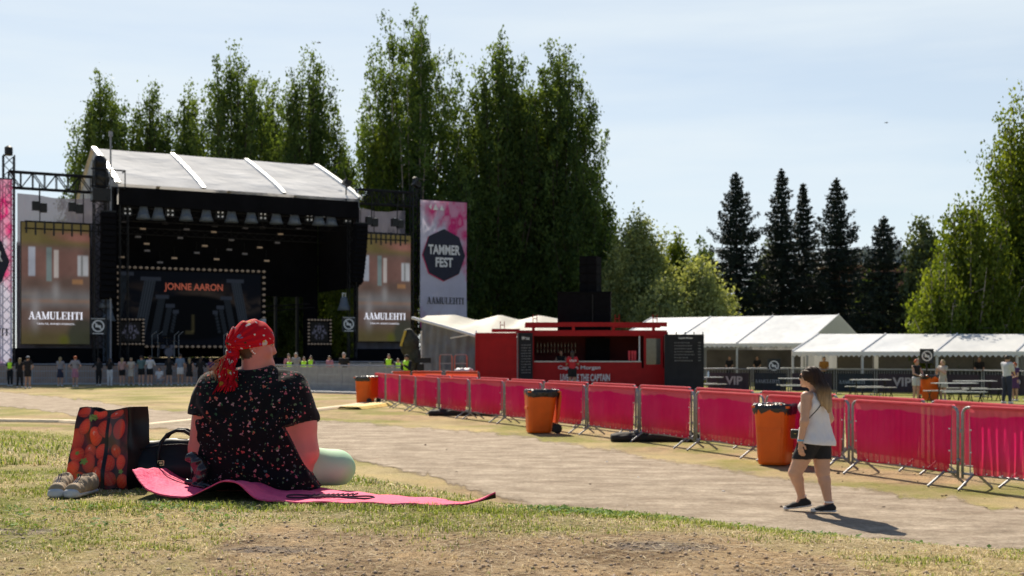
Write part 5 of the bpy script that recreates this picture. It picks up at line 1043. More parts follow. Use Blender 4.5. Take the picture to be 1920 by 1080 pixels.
# picnic tables
tablew = mat('pale_table_top', (.55, .56, .56), .4, ns=4); proto = None; GT = 'folding picnic tables with benches'
def table(lab, px, py, rz, ln=2.2):
    global proto
    P = gp(px, py)
    if proto is None:
        proto = o = thing('picnic_table', lab, 'table', (*P, 0), rz, GT); MB().b2(-.8, .8, -.25, .25, .74, .77).build('table_top', tablew, o)
        for y in (-.75, .75): MB().b2(-.8, .8, y - .13, y + .13, .44, .47).build('bench', tablew, o)
        for x in (-.6, .6):
            m = MB(); 
            for y, z in ((0, .74), (-.75, .44), (.75, .44)): m.tube([(x - .0, y - .2, 0), (x, y + .12, z)], .018, 5).tube([(x, y + .2, 0), (x, y - .12, z)], .018, 5)
            m.build('leg_frame', black_metal, o)
    else: copy_tree(proto, (*P, 0), rz, lab)
for a in (('pale picnic table beside the large menu board', 1322, 738, .1), ('pale picnic table left of the walking woman', 1495, 742, -.1), ('pale picnic table right of the walking woman', 1632, 746, .05), ('pale picnic table nearest the pink barriers, right of the bin', 1790, 757, .12), ('pale picnic table behind the pair at the right bin', 1828, 750, .05)): table(*a)
# raised serving tables in the gabled marquee
for k, (px, Z) in enumerate(((1345, 60), (1435, 61), (1490, 61.5))):
    o = thing('bar_table', 'high pale table under the gabled marquee, %s from the left' % ordn[k], 'table', (w2(px, Z), Z, 0), 0, 'high tables under the gabled marquee'); MB().b2(-.9, .9, -.3, .3, 1.08, 1.13).build('table_top', tablew, o); m = MB()
    for x in (-.8, .8): m.tube([(x, -.2, 0), (x, .2, 1.08)], .02).tube([(x, .2, 0), (x, -.2, 1.08)], .02)
    m.build('trestle', black_metal, o)
o = thing('bottle', 'clear bottle standing on the picnic table beside the menu board', 'bottle', (*gp(1328, 738), .77)); MB().lathe([(.04, 0), (.045, .03), (.045, .2), (.015, .27), (.015, .31)], n=10).build('glass_body', mat('clear_blue', (.45, .6, .7), .15), o, True)
# stacked beer benches, black bags etc
for k, (px, py, sx) in enumerate(((870, 783, .9), (1245, 835, .8))):
    P = gp(px, py); s = SDF((-sx - .2, -.3, -.02), (sx + .2, .3, .35), .03)
    for j in range(5): s.ell((-sx + .45 * j * sx, .05 * (j % 2), .08), (.3, .18, .11), k=.1)
    s.fn(lambda Q: .02 * noise3(Q, 18, 3)); o = s.mesh('sandbag', mat('dark_bag', (.02, .017, .018), .8), None, loc=(P[0], P[1] + 1.0, 0)); tag(o, ['dark flat sack lying under the pink barriers left of the middle bin', 'dark flat sack lying under the pink barriers right of the middle bin'][k], 'sack', 'dark sacks under the barriers')

# cable ramp across the path (white tape on the turf, yellow ramp at the bin)
def strip(name, pts, w, h, m_, lab, cat):
    pts = [gp(*p) for p in pts]; dense = []
    for i in range(len(pts) - 1):
        for t in np.linspace(0, 1, 16, endpoint=False): dense.append((pts[i][0] * (1 - t) + pts[i + 1][0] * t, pts[i][1] * (1 - t) + pts[i + 1][1] * t))
    dense.append(pts[-1]); V = []; 
    for i, (x, y) in enumerate(dense):
        a = dense[max(i - 1, 0)]; b = dense[min(i + 1, len(dense) - 1)]; d = Vector((b[0] - a[0], b[1] - a[1])).normalized(); n = Vector((-d.y, d.x)) * w / 2; g = H(x, y)
        for s_, zz in ((-1, 0), (-.7, h), (.7, h), (1, 0)): V.append((x + n.x * s_, y + n.y * s_, g + zz + .012))
    Fs = [(i * 4 + k, i * 4 + k + 1, i * 4 + k + 5, i * 4 + k + 4) for i in range(len(dense) - 1) for k in range(3)]; o = newmesh(name, V, Fs, m_); return tag(o, lab, cat)
strip('cable_ramp', [(-80, 789), (120, 792), (262, 801), (330, 794), (450, 781), (560, 774), (660, 762), (705, 755)], .42, .06, mat('sandy_board', (.62, .50, .33), .8, ns=3), 'long pale cable ramp crossing the path behind the seated woman', 'cable ramp')
o = strip('yellow_ramp', [(655, 768), (690, 764), (716, 760)], .9, .09, mat('yellow_ramp', (.60, .42, .08), .7, ns=3, na=.4), 'short yellow ramp at the foot of the far left bin', 'ramp')
strip('ground_plank', [(560, 731), (620, 734), (700, 738), (760, 742)], .5, .10, mat('pale_plank', (.7, .68, .62), .6), 'pale plank along the foot of the silver barrier', 'plank')
# birds
bm_ = mat('grey_bird', (.18, .18, .19), .8)
for px, py, Z, lab in ((1662, 230, 120, 'tiny bird flying in the open sky at right'), (598, 80, 100, 'tiny bird above the birch with the divided top')):
    s = SDF((-.4, -.3, -.2), (.4, .3, .2), .02); s.ell((0, 0, 0), (.17, .05, .05)); s.cap((.1, 0, .01), (.2, 0, .03), .035, .012); s.cap((-.1, 0, 0), (-.25, 0, .0), .03, .01, fl=((0, 0, 1), 2))
    s.cap((.02, .03, .02), (-.02, .26, .09), .045, .012, k=.01, fl=((0, 0, 1), 2.6)); s.cap((.02, -.03, .02), (-.02, -.26, .09), .045, .012, k=.01, fl=((0, 0, 1), 2.6)); tag(s.mesh('bird', bm_, None, loc=(w2(px, Z), Z, zat(py, Z))), lab, 'bird', 'small birds')
# ------------------------------------------------------------------ people
def skinmat(name, c): return mat(name, c, .5, ns=9, na=.07, sss=.08, spec=.35)
skin1 = skinmat('fair_skin', (.56, .33, .25)); skin2 = skinmat('tan_skin', (.46, .27, .19)); skinA = mat('painted_skin', (.5, .3, .2), .5, attr=True, ns=14, na=.08, sss=.06, spec=.3)
def nrm(v): v = np.array(v, float); return v / np.linalg.norm(v)
def hand(s, w, d, n, side=1, curl=.35, sc_=1.0):
    # w wrist, d direction of the fingers, n palm normal, side: which side the thumb sits
    w = np.array(w, float); d = nrm(d); n = nrm(n); t = nrm(np.cross(n, d)) * side; L = .085 * sc_
    s.cap(w, w + d * L * .85, .022 * sc_, .030 * sc_, k=.012, fl=(n, 1.9)); kn = w + d * L
    for i, (o, l) in enumerate(((.027, .070), (.009, .078), (-.009, .073), (-.026, .058))):
        a = w + d * L * .9 + t * o * sc_; b = a + (d * math.cos(curl * .6) + n * math.sin(curl * .6)) * l * .55 * sc_; c = b + (d * math.cos(curl * 2) + n * math.sin(curl * 2)) * l * .45 * sc_
        s.cap(a, b, .0095 * sc_, .0088 * sc_, k=.004); s.cap(b, c, .0088 * sc_, .0078 * sc_, k=.002)
    a = w + d * L * .25 + t * .024 * sc_; b = a + (d * .7 + t * .6 + n * .3) * .035 * sc_; c = b + (d * .95 + n * .25) * .03 * sc_; s.cap(a, b, .0125 * sc_, .011 * sc_, k=.008); s.cap(b, c, .0105 * sc_, .009 * sc_, k=.003)
def head(s, c, f, up=(0, 0, 1), k=.012, q=1.0):
    # skull, jaw, nose, lips, ears, brow; f is where the face looks
    f = nrm(f); up = nrm(np.array(up, float) - (np.array(up) @ f) * f); r = np.cross(f, up); ax = [f, r, up]; c = np.array(c, float); at = lambda a, b, u: c + (f * a + r * b + up * u) * q
    s.ell(at(-.012, 0, .018), np.array((.098, .077, .098)) * q, ax, k); s.ell(at(.035, 0, -.045), np.array((.058, .056, .068)) * q, ax, .05)
    s.ell(at(.082, 0, -.088), np.array((.022, .026, .020)) * q, ax, .03); s.ell(at(.068, 0, .030), np.array((.026, .056, .018)) * q, ax, .02)
    s.cap(at(.088, 0, .012), at(.106, 0, -.020), .008 * q, .0115 * q, k=.016); s.ell(at(.098, 0, -.022), np.array((.012, .016, .009)) * q, ax, .008)
    s.ell(at(.092, 0, -.052), np.array((.011, .022, .007)) * q, ax, .004); s.ell(at(.090, 0, -.062), np.array((.012, .019, .008)) * q, ax, .004)
    for sd_ in (-1, 1):
        s.ell(at(.078, .031 * sd_, .006), np.array((.013, .015, .010)) * q, ax, .006, op='s'); s.ell(at(.074, .031 * sd_, .006), np.array((.012,) * 3) * q, ax, .002); s.ell(at(.055, .045 * sd_, -.03), np.array((.03, .02, .026)) * q, ax, .02)
        e = [nrm(f * .95 + r * sd_ * .3), nrm(r * sd_ * .95 - f * .3), up]; s.ell(at(-.004, .078 * sd_, -.006), np.array((.019, .008, .032)) * q, e, .006); s.ell(at(.004, .086 * sd_, -.003), np.array((.009, .006, .018)) * q, e, .003, op='s')
    return at
def frontY(s, x, z):               # first solid y seen from -y
    i = int(round((x - s.lo[0]) / s.h)); k = int(round((z - s.lo[2]) / s.h)); col = s.D[i, :, k]; j = np.argmax(col < 0)
    return s.lo[1] + s.h * j if col[j] < 0 else None

def person(label, X, Y, Hh, rz, top, bottom, hair, kind='shorts', arms='down', sleeve=.5, skin=skin1, crouch=False, longhair=True, vest=False, group='audience at the stage barrier', cap=None, h=.026, z=0, shoes=whitep, lean=0.0):
    s_ = Hh / 1.68; r = np.random.default_rng(int(abs(X * 97 + Y * 13))); J = {}
    dz = -.52 if crouch else 0; wsh = .165; f = 1
    J['hip'] = np.array((.085, 0, .88 + dz)); J['kn'] = np.array((.10, .02, .47)); J['an'] = np.array((.10 + r.uniform(-.02, .05), -.02, .08))
    if crouch: J['kn'] = np.array((.16, -.36, .44)); J['an'] = np.array((.14, -.16, .08)); J['hip'] = np.array((.09, .05, .28)); dz = -.60
    sh = np.array((wsh, lean, 1.38 + dz))
    A = {'down': ((.22, -.03, 1.10), (.20, .06, .86)), 'rail': ((.27, .10, 1.12), (.14, .30, 1.16)), 'hip': ((.33, -.06, 1.13), (.17, .04, .98)), 'phone': ((.21, .12, 1.12), (.06, .30, 1.27)), 'up': ((.33, .06, 1.45), (.36, .12, 1.68)), 'front': ((.20, .10, 1.10), (.10, .28, 1.02)), 'table': ((.22, -.2, 1.14), (.12, -.42, 1.1))}
    def side(v, k): return np.array((v[0] * k, v[1], v[2]))
    lo, hi = (-.48, -.6, -.03), (.48, .45, 1.78 + dz * .9)
    B = SDF(lo, hi, h); spine = [(0, 0, .92 + dz), (0, .0, 1.10 + dz), (0, lean * .6, 1.27 + dz), (0, lean, 1.40 + dz)]
    B.cap(spine[0], spine[1], .135, .12, fl=((0, 1, 0), 1.3)); B.cap(spine[1], spine[2], .12, .135, fl=((0, 1, 0), 1.35)); B.cap(side(sh, -1) * np.array((.7, 1, .985)), side(sh, 1) * np.array((.7, 1, .985)), .07, k=.05)
    hc = np.array((0, lean + .02, 1.56 + dz)); B.cap((0, lean, 1.38 + dz), hc - (0, .01, .04), .052, .05)
    for k in (-1, 1):
        B.cap(side(J['hip'], k), side(J['kn'], k), .088, .058); B.cap(side(J['kn'], k), side(J['an'], k), .058, .036); B.cap(side(J['an'], k), side(J['an'], k) + (0, .05 if not crouch else -.08, -.035), .034, .03)
        arm = arms if isinstance(arms, str) else arms[0 if k < 0 else 1]; e, w = A[arm]; e = side(np.array(e) + (0, lean, dz), k); w = side(np.array(w) + (0, lean, dz), k)
        B.cap(side(sh, k), e, .048, .038); B.cap(e, w, .038, .027); d = nrm(w - e); B.cap(w, w + d * .08, .026, .034, fl=((1, 0, 0), 1.5), k=.01); B.cap(w + d * .07, w + d * .15, .020, .012, k=.01); B.cap(w + d * .02, w + d * .06 + np.array((-.03 * k, .02, 0)), .014, .011, k=.01)
    B.ell(hc, (.077, .095, .112)); B.ell(hc + (0, .05, -.06), (.05, .05, .05)); B.cap(hc + (0, .09, 0), hc + (0, .112, -.03), .012, .013, k=.01)
    o = B.mesh('person', skin, None, loc=(X, Y, z)); o.scale = (s_,) * 3; o.rotation_euler = (0, 0, rz); tag(o, label, 'person', group)
    Tp = SDF(lo, hi, h)
    Tp.cap(spine[0], spine[1], .150, .14, fl=((0, 1, 0), 1.25)); Tp.cap(spine[1], spine[2], .14, .155, fl=((0, 1, 0), 1.3)); Tp.cap(side(sh, -1) * np.array((.8, 1, .985)), side(sh, 1) * np.array((.8, 1, .985)), .082, k=.05)
    if sleeve > 0:
        for k in (-1, 1):
            arm = arms if isinstance(arms, str) else arms[0 if k < 0 else 1]; e, w = A[arm]; e = side(np.array(e) + (0, lean, dz), k); w = side(np.array(w) + (0, lean, dz), k); q = side(sh, k)
            Tp.cap(q, q + (e - q) * min(1, sleeve), .066, .06)
            if sleeve > 1: Tp.cap(e, e + (w - e) * .9, .055, .04)
    Tp.fn(lambda P: .006 * noise3(P, 16, 4)); Tp.cut((0, 0, (.92 if kind != 'dress' else .95) + dz), (0, 0, -1)); Tp.cut((0, 0, 1.455 + dz), (0, 0, 1)); Tp.mesh('shirt' if kind != 'dress' else 'dress_top', top, o)
    Bt = SDF(lo, hi, h)
    Bt.cap((0, 0, .94 + dz), (0, 0, 1.0 + dz), .150, .14, fl=((0, 1, 0), 1.25))
    if kind in ('skirt', 'dress'):
        zl = .50 if kind == 'skirt' else .55; Bt.cap((0, 0, .95), (0, 0, zl), .150, .19 if kind == 'skirt' else .21, fl=((0, 1, 0), 1.15)); Bt.fn(lambda P: .012 * np.sin(np.arctan2(P[..., 1], P[..., 0]) * 9)); Bt.cut((0, 0, zl), (0, 0, -1))
    else:
        L_ = .42 if kind == 'shorts' else .93 if kind == 'pants' else .62
        for k in (-1, 1):
            a, b, c = side(J['hip'], k), side(J['kn'], k), side(J['an'], k); t = L_ / .42 if L_ <= .42 else 1
            Bt.cap(a, a + (b - a) * t * .62 if kind == 'shorts' else b, .105, .09 if kind == 'shorts' else .075)
            if kind == 'pants': Bt.cap(b, c, .075, .056)
        if kind == 'shorts' and not crouch: Bt.cut((0, 0, .60), (0, 0, -1))
        if kind == 'pants': Bt.cut((0, 0, .09), (0, 0, -1))
    Bt.cut((0, 0, 1.0 + dz), (0, 0, 1)); Bt.mesh({'skirt': 'skirt', 'dress': 'dress_skirt', 'shorts': 'shorts', 'pants': 'trousers', 'capri': 'trousers'}[kind], bottom, o)
    Hs = SDF(lo, hi, h * .9); Hs.ell(hc + (0, -.012, .02), (.088, .10, .108)); Hs.cut(hc + (0, .045, 0), (0, 1, -.35))
    if longhair: Hs.cap(hc + (0, -.05, 0), hc + (0, -.10, -.27), .078, .06, fl=((0, 1, 0), 1.6))
    else: Hs.cut(hc + (0, 0, -.03), (0, 0, -1))
    Hs.mesh('hair', hair, o)
    if cap is not None: Cp = SDF(lo, hi, h * .9); Cp.ell(hc + (0, -.005, .03), (.095, .11, .10)); Cp.cut(hc + (0, 0, .03), (0, 0, -1)); Cp.cap(hc + (0, .08, .04), hc + (0, .15, .03), .055, .04, fl=((0, 0, 1), 4), k=.01); Cp.mesh('cap', cap, o)
    Sh = SDF((-.4, -.6, -.04), (.4, .3, .2), .02)
    for k in (-1, 1): a = side(J['an'], k); a = a * (1, 1, 0) + (0, 0, .045); Sh.cap(a - (0, .05, 0), a + (0, .13 if not crouch else -.02, -.01), .045, .038)
    Sh.cut((0, 0, 0), (0, 0, -1)); Sh.mesh('shoes', shoes, o)
    if vest:
        V_ = SDF(lo, hi, h); V_.cap(spine[1], spine[2], .155, .172, fl=((0, 1, 0), 1.3)); V_.cap(side(sh, -1) * np.array((.6, 1, .985)), side(sh, 1) * np.array((.6, 1, .985)), .09, k=.05); V_.cut((0, 0, .98 + dz), (0, 0, -1)); V_.cut((0, 0, 1.45 + dz), (0, 0, 1)); V_.mesh('safety_vest', hiviz, o)
    return o
hiviz = mat('hi_vis', (.45, .85, .03), .6, emit=.06); cblack = mat('black_clothes', (.012, .012, .015), .9); cgrey = mat('grey_top', (.30, .29, .32), .85); cwhite = mat('white_clothes', (.62, .62, .66), .85); cpink = mat('dusty_pink', (.42, .18, .26), .85); cteal = mat('teal_top', (.10, .17, .18), .85); cblue = mat('blue_grey_tee', (.17, .23, .33), .85); cream = mat('cream_clothes', (.50, .45, .40), .85); csalmon = mat('salmon_top', (.50, .30, .28), .85); cred = mat('red_tee', (.50, .02, .03), .8); cnavy = mat('navy_clothes', (.03, .035, .07), .85); cpurp = mat('purple_clothes', (.10, .04, .13), .85)
hbrown = mat('brown_hair', (.045, .025, .015), .6, na=.3); hblond = mat('blond_hair', (.36, .26, .13), .6, na=.25); hred = mat('orange_hair', (.45, .09, .02), .7); hgrey = mat('grey_hair', (.35, .34, .34), .6); capg = mat('grey_cap', (.3, .32, .36), .8)
def at_px(px, feet): return gp(px, feet)
for (px, fy, Hh, rot, top, bot, hair, kind, arms, slv, lh, cr, cap_, lab) in [
    (37, 727, 1.62, 10, cblack, cblack, hblond, 'pants', 'front', 1.0, True, False, None, 'person with blond hair in black clothes, leftmost of the audience'),
    (52, 728, 1.72, -5, cblack, cblack, hbrown, 'shorts', ('down', 'hip'), .5, False, False, capg, 'person in black tee and grey cap with one elbow out'),
    (113, 724, 1.66, 0, cgrey, cnavy, hblond, 'skirt', 'phone', .4, True, False, None, 'person in grey top and dark skirt standing apart at the barrier'),
    (141, 725, 1.72, 0, cgrey, cpink, hred, 'skirt', ('hip', 'hip'), .6, False, False, None, 'person with orange hair in dusty pink skirt'),
    (185, 723, 1.60, 0, cblack, cblack, hbrown, 'pants', ('hip', 'down'), 1.0, True, False, None, 'person all in black leaning left of the white trousers'),
    (206, 723, 1.60, 0, cblack, cwhite, hbrown, 'pants', 'rail', .6, True, False, None, 'person in black top and white trousers with long brown hair'),
    (229, 723, 1.62, 0, csalmon, cblack, hblond, 'shorts', ('down', 'rail'), .3, True, False, None, 'person with blond hair in salmon top and black shorts'),
    (246, 723, 1.62, 180, cream, cream, hblond, 'dress', 'front', .3, False, False, None, 'person in cream short dress facing the camera'),
    (265, 723, 1.74, 0, cteal, cblack, hbrown, 'shorts', 'rail', .6, False, False, None, 'person in loose teal tee and black shorts'),
    (281, 723, 1.74, 0, cwhite, cblack, hbrown, 'shorts', 'rail', .8, False, False, None, 'person in white tee and black shorts'),
    (299, 723, 1.66, 180, cwhite, cgrey, hbrown, 'shorts', 'front', .5, True, True, None, 'person in white top crouching between standing people'),
    (317, 723, 1.68, 0, cblack, cblack, hbrown, 'shorts', 'rail', .7, True, False, None, 'person in black tee and shorts right of the crouching one'),
    (338, 723, 1.84, 5, cblue, cwhite, hbrown, 'shorts', ('down', 'down'), .55, False, False, None, 'person in blue grey tee and white shorts, tallest of the row'),
    (355, 723, 1.62, 20, cblack, cblack, hblond, 'dress', ('phone', 'down'), .0, True, False, None, 'person in sleeveless black dress with raised forearm'),
    (376, 723, 1.66, 0, cblack, cblack, hbrown, 'pants', 'rail', 1.2, True, False, None, 'person in long black clothes nearest the seated woman'),
    (396, 723, 1.60, 150, cpurp, cblack, hbrown, 'pants', 'front', .5, True, False, None, 'person in dark purple half hidden behind the seated woman')]:
    P = at_px(px, fy); person(lab, P[0], P[1], Hh, R(rot), top, bot, hair, kind, arms, slv, skin1 if px % 2 else skin2, cr, lh, cap=cap_)
GY_ = 'people behind the silver barriers'
for (px, Z, ytop, rot, top, hair, lh, vest, cr, lab) in [
    (19, 68, 672, 180, cblack, hred, False, True, False, 'guard in yellow vest at the far left behind the barrier'),
    (541, 66, 664, 200, cpink, hbrown, False, False, False, 'person in pink with dark hair in the group right of the seated woman'),
    (543, 64, 671, 180, cblack, hbrown, False, True, False, 'guard in yellow vest, left one of the pair by the barrier'),
    (555, 66, 661, 180, cgrey, hgrey, True, False, False, 'person with long pale hair in the group behind the barrier'),
    (570, 64, 669, 180, cblack, hbrown, False, True, False, 'guard in yellow vest, right one of the pair by the barrier'),
    (583, 67, 667, 170, cpurp, hbrown, True, True, False, 'guard in yellow vest and purple sleeves behind the barrier'),
    (618, 66, 667, 150, cpink, hbrown, True, False, False, 'person in pinkish top alone behind the barrier'),
    (645, 60.5, 660, 180, cblack, hgrey, False, False, False, 'bald man in black tee facing the camera behind the barrier'),
    (729, 62, 664, 180, cblack, cnavy, False, True, False, 'guard in bright yellow vest under the right side screen'),
    (746, 62, 672, 200, cblack, hbrown, False, True, False, 'guard in yellow vest bending beside the dark equipment')]:
    X = w2(px, Z); Hh = zat(ytop, Z); person(lab, X, Z, min(max(Hh, 1.35), 1.9), R(rot), top, cblack, hair if hair is not cnavy else hbrown, 'pants', 'front' if vest else 'down', .5, skin1, cr, lh, vest, GY_)
P = gp(763, 745); person('man in yellow vest and black cap with a radio by the grey tent', P[0], P[1], 1.80, R(150), cblack, cblack, hbrown, 'pants', ('phone', 'front'), 1.2, skin2, False, False, True, 'people near the tents', cap=cblack)
P = (w2(1073, 48.9), 48.9); o = person('woman in red tee and black shorts standing at the bar counter', P[0], P[1], 1.68, R(8), cred, cblack, hbrown, 'shorts', ('phone', 'rail'), .6, skin2, False, True, False, 'people at the bar', z=.28)
text_obj('back_print', 'CREW', .09, .30, textw, o, (0, -.185, 1.27), bold=.02)
person('bar worker leaning on the counter inside the container', w2(1052, 51), 51, 1.70, R(170), cblack, cblack, hbrown, 'pants', 'rail', .0, skin2, False, True, False, 'people at the bar', z=.3)
st_ = thing('step', 'low wooden step in front of the red bar counter', 'step', (w2(1073, 48.9), 48.8, 0)); MB().b2(-1.2, 1.2, -.45, .75, 0, .25).build('step_board', mat('step_wood', (.2, .13, .08), .8), st_)
for (px, fy, Hh, rot, top, bot, hair, kind, arms, slv, lab) in [
    (1718, 751, 1.62, 200, cblack, cwhite, hred, 'shorts', 'front', 0, 'woman in black top and white shorts left of the orange bin'),
    (1768, 752, 1.60, 120, cream, cream, hblond, 'dress', 'phone', .4, 'woman with blond hair in cream dress leaning on the right bin'),
    (1888, 757, 1.78, -60, cwhite, cnavy, hbrown, 'pants', 'front', .8, 'person in white tee and dark trousers at the right edge'),
    (1903, 752, 1.50, 120, cpurp, cpurp, hred, 'dress', 'front', .4, 'short person in purple beside the white tee at right'),
    (1928, 752, 1.75, 90, cblack, cblack, hbrown, 'pants', 'table', .5, 'person cut off by the right edge holding out an arm')]:
    P = gp(px, fy); person(lab, P[0], P[1], Hh, R(rot), top, bot, hair, kind, arms, slv, skin1, False, 'cream' in lab, False, 'people in the fenced area', h=.022)
for (px, Z, lab, mm) in ((1368, 72, 'dark dressed person under the gabled marquee, leftmost', cblack), (1420, 73, 'dark dressed person under the gabled marquee, right one', cblack), (1545, 59, 'person in yellow and red top under the long marquee', mat('yellow_top', (.32, .14, .02), .8)), (1836, 57, 'person in black under the long marquee near the right edge', cblack)):
    person(lab, w2(px, Z), Z, 1.7, R(160), mm, cblack, hbrown, 'pants', 'front', .6, skin2, False, True, False, 'people under the marquees', h=.03)

# ------------------------------------------------------------------ walking woman
wz = 13.60; wx = w2(1530, wz); h = .0066; W0 = (wx, wz, 0.012)
lo, hi = (-.34, -.34, -.02), (.34, .42, 1.72)
B = SDF(lo, hi, h); fdir = nrm((-.72, .69, 0)); lat = np.array((.69, .72, 0)); n_ = lambda c, a, l: np.array((c[0] + fdir[0] * a + lat[0] * l, c[1] + fdir[1] * a + lat[1] * l, c[2]))
c0 = (0.0, 0.02, 0)
def bp(a, l, z, dx=0): p = n_((dx, .02, z), a, l); return p
B.cap(bp(-.01, -.085, .87), bp(-.01, .085, .87), .112, k=.05); B.cap(bp(0, -.045, 1.02), bp(0, .045, 1.02), .092, k=.06); B.cap(bp(.0, -.07, 1.20), bp(.0, .07, 1.20), .098, k=.06); B.ell(bp(.07, .07, 1.20), (.07, .07, .07), k=.04); B.ell(bp(.07, -.07, 1.20), (.07, .07, .07), k=.04)
B.cap(bp(0, -.155, 1.335), bp(0, .155, 1.335), .050, k=.06); B.cap(bp(0, 0, 1.33), bp(.02, 0, 1.50), .052, .050, k=.04)
hcw = np.array((-.045, .045, 1.545)); fw = nrm((-.88, .47, -.03)); hat = head(B, hcw, fw)
Ls, Rs = bp(0, -.185, 1.335), bp(0, .18, 1.325)
B.cap(Ls, (-.155, -.17, 1.05), .050, .040); B.cap((-.155, -.17, 1.05), (-.185, -.13, .82), .040, .026); hand(B, (-.186, -.13, .815), (.04, .05, -1), (.75, .6, 0), -1)
B.cap(Rs, (.185, .20, 1.06), .050, .040); B.cap((.185, .20, 1.06), (.12, .30, .86), .040, .026); hand(B, (.12, .30, .855), (-.3, .3, -.9), (-.7, -.6, 0), 1)
Lh, Rh = bp(0, -.085, .84), bp(0, .085, .84); Lk, Rk = np.array((-.195, .05, .455)), np.array((.075, .04, .47)); La, Ra = np.array((-.105, .15, .155)), np.array((.128, .0, .10))
for a, b, c in ((Lh, Lk, La), (Rh, Rk, Ra)):
    B.cap(a, b, .112, .070, k=.04); kn = b + (c - b) * .28; B.cap(b, kn, .060, .058); B.cap(kn + (0, -.012, 0), c, .058, .036)
B.cap(La, (-.15, .17, .06), .036, .034); B.cap(Ra, (.07, .01, .04), .036, .034)
def wcol(V):
    c = np.ones((len(V), 3)) * np.array([.58, .34, .235]); ax = fw; d = (V - hcw); f_ = d @ ax; u = d[:, 2]; rr = np.cross(fw, (0, 0, 1)); b_ = d @ rr
    lip = (np.abs(u + .057) < .013) & (f_ > .085) & (np.abs(b_) < .03); c[lip] = (.50, .16, .14); return c
ww = B.mesh('person', skinA, None, loc=W0, colf=wcol); ww.scale = (1.14, 1.1, 1); tag(ww, 'walking woman with long brown hair, white tank top and black shorts on the gravel path', 'person')
Tt = SDF(lo, hi, h); Tt.cap(bp(-.01, -.09, .80), bp(-.01, .09, .80), .148, k=.05); Tt.cap(bp(0, -.07, .95), bp(0, .07, .95), .122, k=.06); Tt.cap(bp(0, -.05, 1.08), bp(0, .05, 1.08), .108, k=.06); Tt.cap(bp(.0, -.07, 1.22), bp(.0, .07, 1.22), .108, k=.06); Tt.ell(bp(.07, .07, 1.20), (.077, .077, .077), k=.04); Tt.ell(bp(.07, -.07, 1.20), (.077, .077, .077), k=.04)
Tt.cap(bp(0, -.10, 1.33), bp(0, .10, 1.33), .054, k=.05); Tt.fn(lambda P: .005 * np.sin((P[..., 0] + P[..., 1] * .4) * 55 + P[..., 2] * 9) * np.clip((1.15 - P[..., 2]) * 3, 0, 1) + .003 * noise3(P, 30, 6))
Tt.cut((0, 0, .785), (-.12, 0, -1)); Tt.ell(bp(-.02, 0, 1.42), (.085, .085, .085), k=.01, op='s')
for l in (-1, 1): Tt.ell(bp(0, l * .235, 1.28), (.10, .10, .16), k=.01, op='s')
Tt.mesh('tank_top', mat('white_tank', (.74, .72, .74), .85, ns=20, na=.03), ww)
Sx = SDF(lo, hi, h); Sx.cap(bp(-.01, -.085, .87), bp(-.01, .085, .87), .120, k=.05)
for a, b, l in ((Lh, Lk, 1), (Rh, Rk, 1)): Sx.cap(a, a + (b - a) * .62, .113, .098, k=.03)
Sx.cut((0, 0, .83), (0, 0, 1)); Sx.cut((0, 0, .615), (0, 0, -1)); Sx.fn(lambda P: .004 * noise3(P, 35, 8)); Sx.mesh('shorts', mat('black_shorts', (.010, .010, .013), .85), ww)
# hair: parted long straight hair with a light lower half
Hr = SDF((-.2, -.25, 1.12), (.26, .22, 1.70), .0055); Hr.ell(hcw + (.012, -.012, .022), (.098, .098, .104), k=.02); Hr.cap(hcw + (.045, -.045, .0), (.055, -.10, 1.40), .070, .062, k=.05, fl=(nrm((.4, -1, 0)), 1.25)); Hr.cap((.055, -.10, 1.40), (.085, -.115, 1.24), .064, .046, k=.05, fl=(nrm((.3, -1, 0)), 1.9)); Hr.cap((.07, -.115, 1.30), (.10, -.125, 1.165), .05, .022, k=.03, fl=(nrm((.3, -1, 0)), 2)); Hr.cap((.02, -.11, 1.36), (.03, -.125, 1.23), .04, .012, k=.03, fl=(nrm((.3, -1, 0)), 2))
Hr.cut(hcw + fw * .062, fw * 1.0 + np.array((0, 0, -.45))); Hr.cap(hcw + fw * .06 + np.array((0, -.0, -.03)), hcw + fw * .12 + np.array((0, 0, -.06)), .06, k=.01, op='s')
Hr.fn(lambda P: .0035 * np.sin((P[..., 0] * .9 + P[..., 1] * .5) * 240 + 3 * np.sin(P[..., 2] * 11)) + .004 * np.sin((P[..., 0]) * 90 + P[..., 2] * 14))
def hcol(V): t = sstep(1.50, 1.22, V[:, 2])[:, None]; st__ = (.75 + .5 * vnoise(V[:, 0] * 260, V[:, 2] * 4, 3))[:, None]; return (np.array([.035, .018, .012]) * (1 - t) + np.array([.38, .26, .15]) * t) * st__
hairm = mat('ombre_hair', (.1, .06, .04), .6, attr=True, ns=30, na=.12, spec=.2); Hr.mesh('hair', hairm, ww, colf=hcol)
g = MB(); rr = np.cross(fw, (0, 0, 1)); 
for sd_ in (-1, 1): p = hcw + fw * .092 + rr * .033 * sd_ + np.array((0, 0, .008)); g.box(p, (.012, .052, .036), rz=math.atan2(fw[1], fw[0])); g.tube([p + rr * .03 * sd_, hcw + rr * .082 * sd_ + np.array((0, 0, .012))], .004, 4)
g.build('sunglasses', mat('dark_lens', (.01, .008, .008), .12, spec=.8), ww)
